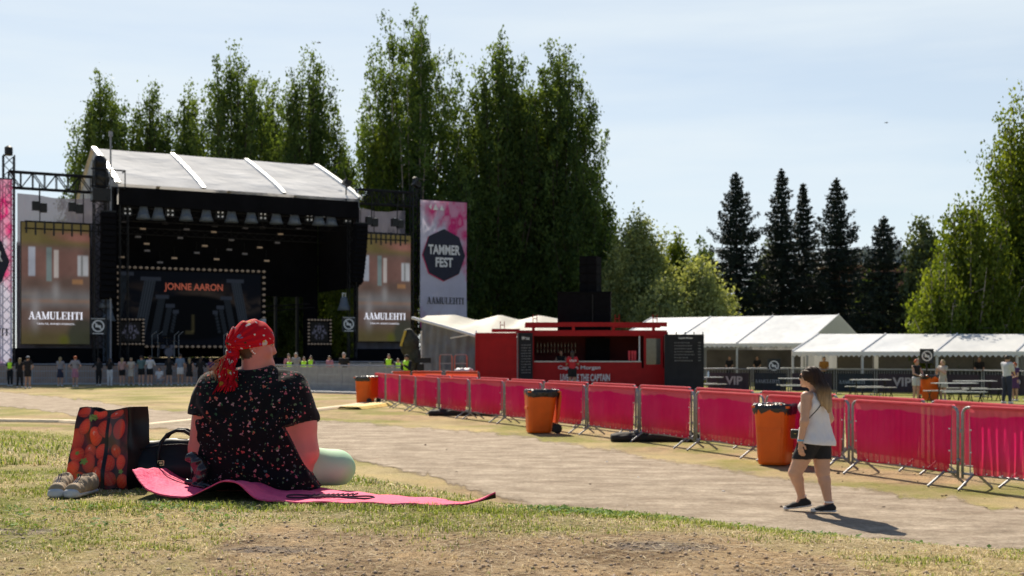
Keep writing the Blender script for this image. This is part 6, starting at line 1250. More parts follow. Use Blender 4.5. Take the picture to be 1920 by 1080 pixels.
for k_, (A_, ang, tz, nm) in enumerate(((La, 20, 1, 'left'), (Ra, 0, 0, 'right'))):
    hx = SDF((-.3, -.15, -.03), (.3, .35, .32), .006); toe = np.array((-.245, .20, .035)) if tz else np.array((-.01, .01, .035)); heel = np.array((-.055, .135, .085)) if tz else np.array((.160, -.005, .045)); fd = nrm(toe - heel)
    hx.cap(heel + (0, 0, .012), heel * .35 + toe * .65 + (0, 0, .008), .040, .040, k=.03); hx.cap(heel * .35 + toe * .65, toe, .038, .034, k=.03, fl=((0, 0, 1), 1.25)); hx.cap(heel * .8 + toe * .2 + (0, 0, .02), A_ + (0, 0, .0), .044, .044, k=.03); up_ = np.cross(fd, np.cross((0, 0, 1), fd)); ankle_top = A_ + (0, 0, .035); hx.cut(ankle_top, (0, 0, 1)); hx.cut(heel - up_ * .022, -up_)
    sh = hx.mesh('shoe', mat('black_canvas', (.012, .012, .014), .8), ww)
    so = SDF((-.3, -.15, -.04), (.3, .35, .2), .005); so.cap(heel - up_ * .022, toe - up_ * .012, .048, .044, k=.01, fl=(up_, 3.6)); so.ell(toe + fd * .006 + up_ * .0, (.034, .034, .03), k=.01); so.cut(toe + up_ * .018, up_); so.mesh('rubber_sole', mat('off_white_rubber', (.62, .60, .56), .6), sh)
    MB().lathe([(.047, 0), (.048, .008), (.046, .016)], tuple(ankle_top - np.array((0, 0, .016))), 14, close=False).build('white_trim', whitep, sh)
wb = MB(); wb.lathe([(.030, -.010), (.031, 0), (.030, .010)], (-.183, -.133, .838), 14).build('wristband', mat('blue_band', (.12, .40, .62), .6), ww)
# crossbody bag
bag = thing('shoulder_bag', 'small black crossbody bag at the walking woman\'s left hip', 'bag', W0); s = SDF((-.36, -.3, .75), (-.05, .2, 1.05), .006); s.box((-.19, .05, .895), (.055, .026, .055), .02, ax=[nrm((.75, -.65, 0)), nrm((.65, .75, 0)), (0, 0, 1)]); s.mesh('bag_body', mat('black_leather', (.012, .011, .012), .35, spec=.5), bag)
bag.scale = (1.14, 1.1, 1)
pts = []
for t in np.linspace(0, .80, 14):
    x = .125 + (-.20 - .125) * t; z = 1.38 + (.94 - 1.38) * t; i = frontY(Tt, x, z); y = i if i is not None else (frontY(B, x, z) or (pts[-1][1] if pts else -.1)); pts.append((x, y - .004, z))
MB().tube(pts, .006, 5).build('strap', MT['black_leather'], bag)
MB().lathe([(.012, 0), (.012, .003)], (-.207, .01, .90), 8).build('clasp', brass, bag)
# ------------------------------------------------------------------ seated woman (local axes: x right, y away, z up; origin on the mat)
SX, SY = w2(475, 6.05), 6.05; SZ = H(SX, SY) + .012
h = .0066; lo, hi = (-.46, -.30, -.02), (.56, .72, .90); h0 = h
B = SDF(lo, hi, h)
B.cap((-.15, .05, .13), (.15, .05, .13), .15, k=.05); B.cap((-.10, .05, .30), (.08, .05, .30), .15, k=.08); B.cap((-.13, .06, .43), (.10, .06, .43), .13, k=.07); B.cap((-.20, .07, .50), (.155, .07, .50), .07, k=.06); B.cap((-.005, .08, .52), (-.012, .088, .66), .078, .064, k=.05)
hc = np.array((-.015, .095, .728)); fd = nrm((.965, .26, -.13)); hat = head(B, hc, fd, k=.015, q=1.0); B.ell(hat(.035, 0, -.092), (.060, .055, .032), k=.03); B.ell(hat(.086, 0, -.090), (.026, .03, .024), k=.02)
rA, rE, rW = (.175, .08, .47), (.262, .02, .185), (.12, .33, .17)
B.cap(rA, (.225, .045, .33), .088, .084, k=.05); B.cap((.225, .045, .33), rE, .084, .066, k=.03); B.cap(rE, (.24, .12, .175), .064, .058, k=.02); B.cap((.24, .12, .175), rW, .058, .034, k=.02); hand(B, rW, (-.8, .5, -.1), (-.2, -.2, -1), 1, .7)
lA, lE, lW = (-.235, .08, .46), (-.275, .05, .20), (-.10, .34, .17)
B.cap(lA, lE, .085, .066, k=.04); B.cap(lE, lW, .062, .034, k=.02); hand(B, lW, (.8, .4, -.1), (.2, -.2, -1), -1, .7)
for sx in (1, -1): B.cap((.05 * sx, .40, .05), (-.02 * sx, .50, .045), .04, .03, k=.02); B.cap((-.02 * sx, .5, .045), (-.06 * sx, .56, .04), .032, .02, k=.02, fl=((0, 0, 1), 1.5))
def scol(V):
    c = np.ones((len(V), 3)) * np.array([.62, .21, .165]); d = V - hc; f_ = d @ fd; rr = np.cross(fd, (0, 0, 1)); b_ = d @ rr; u = d[:, 2]
    hairk = (f_ < .012 - .2 * u) & (u > -.085 + .25 * (f_ + .1)) & (np.linalg.norm(d, axis=1) < .14) & ~((f_ > -.035) & (np.abs(b_) > .071) & (u < .04)); c[hairk] = (.085, .038, .022)
    brow = (np.abs(u - .038) < .006) & (f_ > .075) & (np.abs(np.abs(b_) - .034) < .018); c[brow] = (.12, .07, .045)
    lip = (np.abs(u + .060) < .013) & (f_ > .09) & (np.abs(b_) < .024); c[lip] = (.55, .17, .17)
    eye = (np.abs(u - .006) < .010) & (f_ > .080) & (np.abs(np.abs(b_) - .033) < .011); c[eye] = (.55, .50, .46); pup = eye & (np.abs(np.abs(b_) - .033) < .005); c[pup] = (.03, .03, .04)
    red = sstep(.3, .15, V[:, 2]) * (V[:, 0] > .2) * .35; c = c * (1 - red[:, None]) + red[:, None] * np.array([.60, .20, .17])  # pink bounce from the mat painted into the skin of the lower right arm
    return c
sw = B.mesh('person', skinA, None, loc=(SX, SY, SZ), colf=scol); tag(sw, 'large seated woman in black floral shirt and red bandana, seen from behind', 'person')
# shirt
Tt = SDF(lo, hi, h)
Tt.cap((-.19, .045, .115), (.185, .045, .115), .150, k=.05); Tt.cap((.19, .05, .06), (.225, .07, .03), .125, k=.10); Tt.cap((-.21, .05, .03), (-.18, .05, .03), .125, k=.06); Tt.cap((-.16, .04, .28), (.125, .04, .28), .168, k=.09); Tt.cap((-.16, .05, .42), (.12, .05, .42), .148, k=.08); Tt.cap((-.205, .07, .505), (.16, .07, .500), .085, k=.07); Tt.cap((-.03, .085, .54), (.035, .085, .545), .095, k=.06)
Tt.cap((-.225, .07, .48), (-.258, .07, .395), .088, .084, k=.06); Tt.cap((.165, .07, .475), (.232, .05, .355), .092, .094, k=.06)
def folds(P):
    x, y, z = P[..., 0], P[..., 1], P[..., 2]
    a = .006 * np.sin(x * 26 + 2.2 * np.sin(z * 9) + y * 9) * np.clip(1 - z * 1.3, 0.15, 1) + .005 * noise3(P, 20, 11) + .0035 * noise3(P, 44, 12)
    a += .007 * np.sin((z * 1.0 - (x - .16) * .9) * 60 + 2 * np.sin(x * 17)) * np.exp(-((x - .17) ** 2 + (z - .36) ** 2) / .008) + .007 * np.sin((z + (x + .2) * .9) * 60) * np.exp(-((x + .2) ** 2 + (z - .38) ** 2) / .008)
    a += .008 * np.sin(z * 46 + 3 * np.sin(x * 9)) * np.exp(-((z - .09) ** 2) / .006) * np.clip(x + .2, 0, .4) * 2; return a
Tt.fn(lambda P: 1.55 * folds(P)); Tt.cut((0, 0, .395), (-.85, 0, -1.0) if False else (0, 0, 1)) if False else None
# open sleeve ends and collar
for p, q, rr in (((-.268, .068, .37), (-.285, .06, .22), .16), ((.252, .045, .325), (.30, .02, .18), .20)):
    d = nrm(np.array(q) - p); sl, P = Tt._sl(Tt.lo, Tt.lo + Tt.h * Tt.n); v = P - np.array(p); t = v @ d; rad = np.linalg.norm(v - t[..., None] * d, axis=-1)
    out = (t > 0) & (rad < rr) & ((P[..., 0] < -.20 - (.37 - P[..., 2]) * .33) if p[0] < 0 else (P[..., 0] > .168 + (.325 - P[..., 2]) * .50))
    Tt.D = np.where(out, np.maximum(Tt.D, np.minimum(t, np.abs(P[..., 0] - (-.20 - (.37 - P[..., 2]) * .33 if p[0] < 0 else .168 + (.325 - P[..., 2]) * .50)))), Tt.D).astype(np.float32)
Tt.cut((0, .09, .625), (-.10, -.25, 1)); Tt.cut((0, 0, .002), (0, 0, -1)); Tt.ell((.01, .10, .66), (.075, .075, .06), k=.01, op='s')
def floral():
    m = bpy.data.materials.new('black_floral_fabric'); m.use_nodes = True; t = m.node_tree; N = t.nodes; L = t.links; b = N['Principled BSDF']; b.inputs['Roughness'].default_value = .9; b.inputs['Specular IOR Level'].default_value = .12; b.inputs['Sheen Weight'].default_value = .08
    c = N.new('ShaderNodeTexCoord'); dn = N.new('ShaderNodeTexNoise'); dn.inputs['Scale'].default_value = 55; L.new(c.outputs['Object'], dn.inputs['Vector'])
    def math_(op, a, b_=None, cc=None):
        n = N.new('ShaderNodeMath'); n.operation = op
        for i, v in enumerate((a, b_, cc)):
            if v is None: continue
            if isinstance(v, (int, float)): n.inputs[i].default_value = v
            else: L.new(v, n.inputs[i])
        return n.outputs[0]
    def layer(scale, off, rmin, prob, cols, petal, flat=1.0):
        mp_ = N.new('ShaderNodeMapping'); mp_.inputs['Location'].default_value = off; mp_.inputs['Scale'].default_value = (1, flat, 1); L.new(c.outputs['Object'], mp_.inputs[0])
        v = N.new('ShaderNodeTexVoronoi'); v.inputs['Scale'].default_value = scale; v.inputs['Randomness'].default_value = .85; L.new(mp_.outputs[0], v.inputs['Vector'])
        sub = N.new('ShaderNodeVectorMath'); sub.operation = 'SUBTRACT'; sc2 = N.new('ShaderNodeVectorMath'); sc2.operation = 'SCALE'; sc2.inputs['Scale'].default_value = 1.0; L.new(mp_.outputs[0], sc2.inputs[0]); L.new(sc2.outputs[0], sub.inputs[0]); L.new(v.outputs['Position'], sub.inputs[1])
        sx = N.new('ShaderNodeSeparateXYZ'); L.new(sub.outputs[0], sx.inputs[0]); an = math_('ARCTAN2', sx.outputs[0], sx.outputs[2]); sc3 = N.new('ShaderNodeSeparateColor'); L.new(v.outputs['Color'], sc3.inputs[0])
        an = math_('ADD', an, math_('MULTIPLY', sc3.outputs[1], 6.28)); pt = math_('COSINE', math_('MULTIPLY', an, petal)); rad = math_('ADD', math_('MULTIPLY', pt, .30), .85); lim = math_('MULTIPLY', math_('MULTIPLY', rad, rmin), math_('ADD', math_('MULTIPLY', sc3.outputs[2], .7), .6))
        lim = math_('ADD', lim, math_('MULTIPLY', math_('SUBTRACT', dn.outputs['Fac'], .5), rmin * .9)); ins = math_('LESS_THAN', v.outputs['Distance'], lim); on = math_('LESS_THAN', sc3.outputs[0], prob)
        r = N.new('ShaderNodeValToRGB'); r.color_ramp.interpolation = 'CONSTANT'; e = r.color_ramp.elements
        while len(e) < len(cols): e.new(.5)
        for i, cc in enumerate(cols): e[i].position = i / len(cols); e[i].color = (*cc, 1)
        L.new(sc3.outputs[1], r.inputs[0]); cen = math_('LESS_THAN', v.outputs['Distance'], rmin * .28); return math_('MULTIPLY', ins, on), r.outputs[0], cen
    base = (.006, .006, .008); prev = None
    for args in ((62, (3, 1, 7), .22, .34, [(.05, .10, .06), (.10, .13, .08), (.16, .17, .18), (.04, .09, .08)], 1.0), (52, (9, 4, 2), .20, .30, [(.30, .28, .30), (.10, .12, .16), (.40, .30, .12), (.34, .16, .18)], 3.0), (36, (1, 8, 3), .27, .36, [(.05, .11, .05), (.10, .16, .09), (.06, .10, .10)], 1.5), (34, (0, 0, 0), .28, .46, [(.50, .07, .07), (.52, .16, .17), (.42, .09, .12), (.40, .20, .22), (.50, .12, .08)], 2.5), (42, (5, 5, 5), .24, .34, [(.66, .12, .12), (.50, .30, .32), (.62, .20, .20)], 2.5)):
        k, col, cen = layer(*args); mx_ = N.new('ShaderNodeMix'); mx_.data_type = 'RGBA'; L.new(k, mx_.inputs[0]); mx_.inputs[6].default_value = (*base, 1)
        if prev is not None: L.new(prev, mx_.inputs[6])
        L.new(col, mx_.inputs[7]); prev = mx_.outputs[2]
    L.new(prev, b.inputs['Base Color']); n2 = N.new('ShaderNodeTexNoise'); n2.inputs['Scale'].default_value = 14; n2.inputs['Detail'].default_value = 3; L.new(c.outputs['Object'], n2.inputs['Vector']); bp_ = N.new('ShaderNodeBump'); bp_.inputs['Distance'].default_value = .02; bp_.inputs['Strength'].default_value = .35; L.new(n2.outputs['Fac'], bp_.inputs['Height']); L.new(bp_.outputs[0], b.inputs['Normal']); return m
shirt = Tt.mesh('floral_shirt', floral(), sw)
# mint leggings, crossed legs
Lg = SDF(lo, hi, h)
for sx, kx, ky in ((1, .385, .20), (-1, -.30, .30)):
    Lg.cap((.11 * sx, .10, .11), (.25 * sx, .15, .10), .115, .10, k=.05); Lg.cap((.25 * sx, .15, .10), (kx, ky, .088), .10, .088, k=.04); Lg.ell((kx - .012 * sx, ky, .090), (.115, .12, .088), k=.04); Lg.cap((kx, ky, .075), (.02 * sx, .42, .07), .075, .045, k=.03)
Lg.fn(lambda P: .003 * noise3(P, 22, 21)); Lg.cut((0, 0, .002), (0, 0, -1)); Lg.mesh('leggings', mat('mint_leggings', (.46, .70, .45), .75, ns=4, na=.05, bump=.0006, bs=160), sw)
# bandana cap
Bn = SDF((-.20, -.05, .60), (.16, .24, .90), .0048); ax = [fd, np.cross(fd, (0, 0, 1)), nrm(np.cross(np.cross(fd, (0, 0, 1)), fd))]; f2 = ax[0]; r2 = ax[1]; u2 = ax[2]
cc = hc + f2 * (-.012) + u2 * .022
Bn.ell(cc, (.112, .091, .112), ax, k=.02); Bn.ell(cc - f2 * .075 - u2 * .015, (.05, .06, .06), ax, k=.05)
def bf(P):
    d = P - hc; a = d @ f2; b_ = d @ r2; u = d @ u2; an = np.arctan2(u + .02, a + .14); return .0035 * np.sin(an * 26 + b_ * 30) * np.clip(.09 - a, 0, .2) * 8 + .0022 * noise3(P, 60, 5)
Bn.fn(bf); Bn.cut(hc - u2 * .010, nrm(-u2 + f2 * .33)); Bn.mesh('bandana', None, sw)
band = [c for c in sw.children if c.name.startswith('bandana')][0]
def bandmat():
    m = bpy.data.materials.new('red_printed_cotton'); m.use_nodes = True; t = m.node_tree; N = t.nodes; L = t.links; b = N['Principled BSDF']; out = N['Material Output']; b.inputs['Roughness'].default_value = .75; b.inputs['Specular IOR Level'].default_value = .2
    c = N.new('ShaderNodeTexCoord'); prev = None; dn = N.new('ShaderNodeTexNoise'); dn.inputs['Scale'].default_value = 40; L.new(c.outputs['Object'], dn.inputs['Vector'])
    for sc0, rr, pb, cols, off in ((24, .66, .55, [(.70, .60, .52), (.05, .05, .10), (.65, .30, .03), (.55, .25, .35), (.03, .06, .03), (.75, .66, .62), (.30, .30, .50)], 0), (44, .52, .42, [(.75, .50, .08), (.80, .75, .7), (.06, .04, .06), (.45, .10, .30)], 4), (48, .28, .25, [(.8, .75, .7), (.7, .4, .05)], 8)):
        mp_ = N.new('ShaderNodeMapping'); mp_.inputs['Location'].default_value = (off, off, off); L.new(c.outputs['Object'], mp_.inputs[0]); v = N.new('ShaderNodeTexVoronoi'); v.inputs['Scale'].default_value = sc0; L.new(mp_.outputs[0], v.inputs['Vector']); s3 = N.new('ShaderNodeSeparateColor'); L.new(v.outputs['Color'], s3.inputs[0])
        ad = N.new('ShaderNodeMath'); ad.operation = 'MULTIPLY_ADD'; L.new(dn.outputs['Fac'], ad.inputs[0]); ad.inputs[1].default_value = rr * 1.6; ad.inputs[2].default_value = -rr * .3; ls = N.new('ShaderNodeMath'); ls.operation = 'LESS_THAN'; L.new(v.outputs['Distance'], ls.inputs[0]); L.new(ad.outputs[0], ls.inputs[1])
        on = N.new('ShaderNodeMath'); on.operation = 'LESS_THAN'; L.new(s3.outputs[0], on.inputs[0]); on.inputs[1].default_value = pb; k = N.new('ShaderNodeMath'); k.operation = 'MULTIPLY'; L.new(ls.outputs[0], k.inputs[0]); L.new(on.outputs[0], k.inputs[1])
        r = N.new('ShaderNodeValToRGB'); r.color_ramp.interpolation = 'CONSTANT'; e = r.color_ramp.elements
        while len(e) < len(cols): e.new(.5)
        for i, cc_ in enumerate(cols): e[i].position = i / len(cols); e[i].color = (*cc_, 1)
        L.new(s3.outputs[1], r.inputs[0]); mx_ = N.new('ShaderNodeMix'); mx_.data_type = 'RGBA'; L.new(k.outputs[0], mx_.inputs[0]); mx_.inputs[6].default_value = (.66, .008, .022, 1)
        if prev is not None: L.new(prev, mx_.inputs[6])
        L.new(r.outputs[0], mx_.inputs[7]); prev = mx_.outputs[2]
    L.new(prev, b.inputs['Base Color']); tl = N.new('ShaderNodeBsdfTranslucent'); L.new(prev, tl.inputs[0]); ms = N.new('ShaderNodeMixShader'); ms.inputs[0].default_value = .3; L.new(b.outputs[0], ms.inputs[1]); L.new(tl.outputs[0], ms.inputs[2]); L.new(ms.outputs[0], out.inputs['Surface']); return m
bm2 = bandmat(); band.data.materials.clear(); band.data.materials.append(bm2)
# knot and hanging tails of the bandana
def tail(top, bot, w0, w1, seed, nm='bandana_tail'):
    r = np.random.default_rng(seed); nu_, nv2 = 22, 46; top = np.array(top); bot = np.array(bot); G = np.zeros((nu_, nv2, 3)); fr_ = r.uniform(0, .12, nu_) * (np.arange(nu_) % 2) + r.uniform(0, .03, nu_)
    for i in range(nu_):
        u = i / (nu_ - 1) - .5
        for j in range(nv2):
            t = j / (nv2 - 1) * (1 + fr_[i]); p = top * (1 - t) + bot * t; w = w0 + (w1 - w0) * min(1, t * 1.4); amp = .012 * (.5 + t)
            x = p[0] + u * w * (1 + .12 * math.sin(t * 12 + seed)); z = p[2]; y = p[1] + amp * math.sin(u * 13 + seed + t * 3) + .004 * math.sin(u * 37 + t * 9)
            G[i, j] = (x + .006 * math.sin(t * 9 + seed), y, z)
    # keep the cloth in front of the back
    for i in range(nu_):
        for j in range(nv2):
            q = frontY(Tt, min(max(G[i, j, 0], lo[0] + .02), hi[0] - .02), G[i, j, 2]) if G[i, j, 2] < .62 else None
            if q is not None and G[i, j, 1] > q - .014: G[i, j, 1] = q - .014 + .004 * math.sin(i * 1.3)
    i = np.arange(nu_ * nv2).reshape(nu_, nv2); q = np.stack([i[:-1, :-1], i[1:, :-1], i[1:, 1:], i[:-1, 1:]], -1); keep = np.ones(q.shape[:2], bool)
    for k in range(nu_ - 1):
        if k % 3 == 0: keep[k, -5:] = False
    o = newmesh(nm, G.reshape(-1, 3), q[keep], bm2, sw, True); s_ = o.modifiers.new('t', 'SOLIDIFY'); s_.thickness = .0015; return o
kn = SDF((-.22, -.06, .58), (-.02, .16, .74), .005); kn.ell((-.112, .038, .682), (.036, .034, .030), k=.02); kn.ell((-.135, .03, .650), (.022, .022, .024), k=.02); kn.fn(lambda P: .0035 * np.sin(P[..., 2] * 160 + P[..., 0] * 90)); kn.mesh('bandana_knot', bm2, sw)
tail((-.118, .005, .672), (-.125, -.05, .505), .050, .098, 1); tail((-.150, .015, .66), (-.150, -.03, .57), .030, .075, 5); tail((-.11, .0, .66), (-.095, -.05, .53), .035, .060, 9)
# ponytail wisps
m = MB(); r = np.random.default_rng(4)
for k in range(70):
    a = np.array((-.135, .03, .67)) + r.normal(0, .008, 3); b = np.array((-.185, .0, .60)) + r.normal(0, .02, 3) + (r.uniform(-.03, .02), 0, 0); c = b + (r.uniform(-.02, .015), -.01, -.05 - r.uniform(0, .03)); m.tube([a, (a + b) / 2 + r.normal(0, .008, 3), b, c], [.0016, .0014, .001, .0005], 4, cap=False)
m.build('ponytail', mat('ginger_hair', (.40, .17, .06), .5), sw)
ear = hat(-.002, 0, 0); m = MB(); rr_ = np.cross(fd, (0, 0, 1))
for a, u in ((-.012, -.030), (-.005, -.037), (.003, -.041)):
    p = hat(a, .093, u); m.lathe([(.001, -.004), (.0034, -.0015), (.0034, .0015), (.001, .004)], tuple(p), 8)
m.build('earrings', mat('pearl', (.8, .8, .78), .2, spec=.8), sw)
nk = [(.01 + .082 * math.cos(t), .095 + .08 * math.sin(t), .612 + .014 * math.sin(t) - .008 * math.cos(t)) for t in np.linspace(math.pi * .9, math.pi * 2.15, 14)]; MB().tube(nk, .0022, 5).build('necklace', mat('dark_cord', (.03, .02, .015), .6), sw)

# ------------------------------------------------------------------ exercise mat
MX0, MX1 = -.47, 1.235; nu_, nv2 = 180, 40
kx = np.array([-.47, -.42, -.32, -.17, -.03, .05, .13, .22, .32, .60, .95, 1.08, 1.17, 1.235]); kf = np.array([.135, .085, .035, .012, .095, .085, .02, .004, .004, .006, .006, .010, .040, .078])
def cr(x, X_, Y_):
    from_ = np.interp(x, X_, Y_); return from_
xsm = np.linspace(MX0, MX1, nu_); zf = np.interp(xsm, kx, kf); ker = np.hanning(11); ker /= ker.sum(); zf = np.convolve(np.pad(zf, 5, 'edge'), ker, 'valid')
yF = np.interp(xsm, [-.47, -.35, -.03, .2, .6, 1.0, 1.235], [5.60, 5.43, 5.50, 5.44, 5.42, 5.42, 5.46]); yB = np.interp(xsm, [-.47, -.2, .3, .55, .8, 1.235], [6.18, 6.16, 6.14, 6.10, 5.92, 5.56]); V = []
for lay_ in (0, 1):
    for i, x in enumerate(xsm):
        for j in range(nv2):
            v = j / (nv2 - 1); y = yF[i] * (1 - v) + yB[i] * v; bump = zf[i] * (1 - .75 * v if -.2 < x < .2 else 1 - .3 * v); X = SX + x; z = H(X, y) + .012 + bump + .006 * math.sin(x * 9 + v * 5) * (1 if .3 < x < 1.0 else 0) * v + .003 * math.sin(x * 31 + v * 17); V.append((X, y, z - .007 * lay_))
i = np.arange(nu_ * nv2).reshape(nu_, nv2); top = np.stack([i[:-1, :-1], i[1:, :-1], i[1:, 1:], i[:-1, 1:]], -1).reshape(-1, 4); n0 = nu_ * nv2; botf = top[:, ::-1] + n0
edges = [(i[a, 0], i[a, 0] + n0, i[a + 1, 0] + n0, i[a + 1, 0]) for a in range(nu_ - 1)] + [(i[a, -1], i[a + 1, -1], i[a + 1, -1] + n0, i[a, -1] + n0) for a in range(nu_ - 1)] + [(i[0, b], i[0, b + 1], i[0, b + 1] + n0, i[0, b] + n0) for b in range(nv2 - 1)] + [(i[-1, b], i[-1, b] + n0, i[-1, b + 1] + n0, i[-1, b + 1]) for b in range(nv2 - 1)]
fa = np.concatenate([top, botf, np.array(edges)]); mi = [0] * len(top) + [1] * len(botf) + [0] * len(edges)
pinkm = mat('pink_foam', (.84, .075, .20), .8, ns=5, na=.16, bump=.012, bs=45); o = newmesh('exercise_mat', V, fa, None, smooth=True, mats=[pinkm, mat('black_foam', (.01, .01, .01), .9)], midx=mi); tag(o, 'long wavy pink exercise mat with black underside on the grass', 'mat')
# dark carry strap on the mat
pts = [];
for t in np.linspace(0, 2 * math.pi, 30): x = .46 + .20 * math.cos(t); y = 5.60 + .05 * math.sin(t) + .03 * math.cos(t); pts.append((SX + x, y, H(SX + x, y) + .024 + .004 * math.sin(3 * t)))
MBs = MB().tube(pts, .0045, 6); [MBs.tube([(SX + .36 + .022 * k, 5.58 + .006 * k, H(SX + .4, 5.58) + .026), (SX + .38 + .022 * k, 5.64 + .004 * k, H(SX + .4, 5.6) + .028)], .004, 4) for k in range(10)]
o = MBs.build('carry_strap', mat('dark_webbing', (.06, .02, .04), .9), None); tag(o, 'dark woven carry strap lying on the right part of the pink mat', 'strap')

# ------------------------------------------------------------------ strawberry tote bag
tx, ty = w2(188, 6.12), 6.12; tz = H(tx, ty) + .005; tb = thing('tote_bag', 'tall shopping bag printed with red strawberries, black sides, standing on the grass', 'bag', (tx, ty, tz), R(-4)); th = .405
def straw(u, v):
    c = np.ones(u.shape + (3,)) * np.array([.035, .006, .008]); n = fbm(u * 6, v * 8, 71); c = lay(c, sstep(.35, .75, n) * .8, (.16, .012, .015)); x = u * .72; y = v
    B_ = [(.05, .60, .10, .15, .2), (.14, .76, .08, .11, -.5), (.31, .66, .085, .13, .1), (.42, .75, .09, .12, .3), (.60, .74, .08, .13, 0), (.26, .47, .085, .09, .2), (.10, .42, .09, .10, .6), (.40, .47, .07, .10, -.2), (.57, .47, .07, .09, .3), (.06, .24, .09, .13, -.6), (.26, .33, .085, .14, .15), (.47, .32, .10, .11, .5), (.64, .33, .06, .10, 0), (.17, .13, .08, .09, .4), (.37, .17, .06, .12, 0), (.50, .13, .09, .10, .7), (.66, .10, .07, .10, -.3), (.28, .03, .10, .07, 0), (.10, .94, .10, .07, .2), (.33, .95, .09, .07, 0), (.55, .93, .10, .05, .3), (.0, .08, .07, .09, 0)]
    for k, (cx, cy, rx, ry, an) in enumerate(B_):
        dx, dy = x - cx, y - cy; a = (dx * math.cos(an) + dy * math.sin(an)) / rx; b = (-dx * math.sin(an) + dy * math.cos(an)) / ry; rr = np.sqrt(a * a * (1 + .25 * (b < 0) * -b) + b * b); mk = sstep(1.0, .93, rr); sh = .35 + .75 * np.sqrt(np.clip(1 - rr ** 2, 0, 1)) * (.8 + .3 * (b * .6 - a * .3)); base = np.array([1.25, .07, .03]) * (.6 + .4 * ((k * 7) % 5) / 5); cb = sh[..., None] * base
        gx, gy = a * 9, b * 10; sp_ = (np.abs(((gx + (np.floor(gy) % 2) * .5) % 1) - .5) < .12) & (np.abs((gy % 1) - .5) < .2); cb = np.where(sp_[..., None] & (rr < .9)[..., None], cb * .5 + np.array([.35, .18, .05]), cb)
        hl = np.exp(-(((a + .15) / .22) ** 2 + ((b - .35) / .18) ** 2)) * (k % 3 == 2) * (vnoise(x * 70, y * 60, 9) > .45); cb = lay(cb, hl * .6, (.8, .6, .55)); c = c * (1 - mk[..., None]) + cb * mk[..., None]
    for cx, cy, s_ in ((.22, .88, .05), (.27, .90, .045), (.20, .34, .05), (.10, .44, .03), (.65, .22, .035), (.16, .17, .03)):
        dx, dy = x - cx, y - cy; an = np.arctan2(dy, dx); rr = np.hypot(dx, dy) / s_; mk = sstep(1, .8, rr / (.55 + .45 * np.abs(np.cos(an * 2.5)))); c = lay(c, mk, (.22, .30, .05))
    c = lay(c, smooth_rect(u, v, .62, .86, .50, .90, .03) * .45, (.20, .13, .12)); c = lay(c, smooth_rect(u, v, .585, .645, -.1, 1.1, .004), (.008, .006, .008)); c = lay(c, smooth_rect(u, v, -.1, 1.1, .895, .905, .003) * .6, (.12, .01, .02)); c = lay(c, sstep(.985, .995, v), (.02, .01, .012)); return np.clip(c, 0, 1)
nx_, ny_ = 170, 190; u, v = np.meshgrid(np.linspace(0, 1, nx_), np.linspace(0, 1, ny_), indexing='ij')
wb_, wt = .345, .262; wv = wb_ + (wt - wb_) * v ** .8; Xp = -wb_ / 2 + .01 + (v * .055) + u * wv; Yp = -.07 * (1 - v) - .015 + .014 * np.sin(u * 9 + 1) * v + .007 * np.sin(u * 17 + v * 6) + .006 * np.sin(v * 13 + u * 3); Zp = v * th * (1 + .02 * np.sin(u * 7 + .5) * v - .03 * np.exp(-((u - .42) / .08) ** 2) * v ** 6)
strawm = mat('printed_laminate', (0, 0, 0), .36, attr=True, na=.03, spec=.35); i = np.arange(nx_ * ny_).reshape(nx_, ny_)
newmesh('printed_front', np.stack([Xp, Yp, Zp], -1).reshape(-1, 3), np.stack([i[:-1, :-1], i[1:, :-1], i[1:, 1:], i[:-1, 1:]], -1).reshape(-1, 4), strawm, tb, True, col=straw(u, v).reshape(-1, 3))
blk = mat('black_laminate', (.008, .008, .009), .42, bump=.008, bs=7, spec=.35); dp = .15
for nm, ui, sgn in (('left_gusset', 0, -1), ('right_gusset', -1, 1)):
    V = [];
    for j in range(ny_): 
        for k in range(9): t = k / 8; V.append((Xp[ui, j] + sgn * (.032 * math.sin(math.pi * t) * (-.6 + .5 * math.sin(j * .03)) + .07 * t * (1 if sgn > 0 else -.25)), Yp[ui, j] + t * (dp * (1 - .35 * v[0, j])), Zp[ui, j]))
    i = np.arange(ny_ * 9).reshape(ny_, 9); newmesh(nm, V, np.stack([i[:-1, :-1], i[:-1, 1:], i[1:, 1:], i[1:, :-1]], -1).reshape(-1, 4)[:, ::sgn], blk, tb, True)
V = np.stack([Xp + .06 * (u - .1), Yp + dp * (1 - .35 * v), Zp], -1)[::6, ::6]; i = np.arange(V.shape[0] * V.shape[1]).reshape(V.shape[:2]); newmesh('back_panel', V.reshape(-1, 3), np.stack([i[:-1, :-1], i[:-1, 1:], i[1:, 1:], i[1:, :-1]], -1).reshape(-1, 4), blk, tb, True)
MB().b2(-.16, .17, -.08, .08, .002, .006).build('bottom', blk, tb)

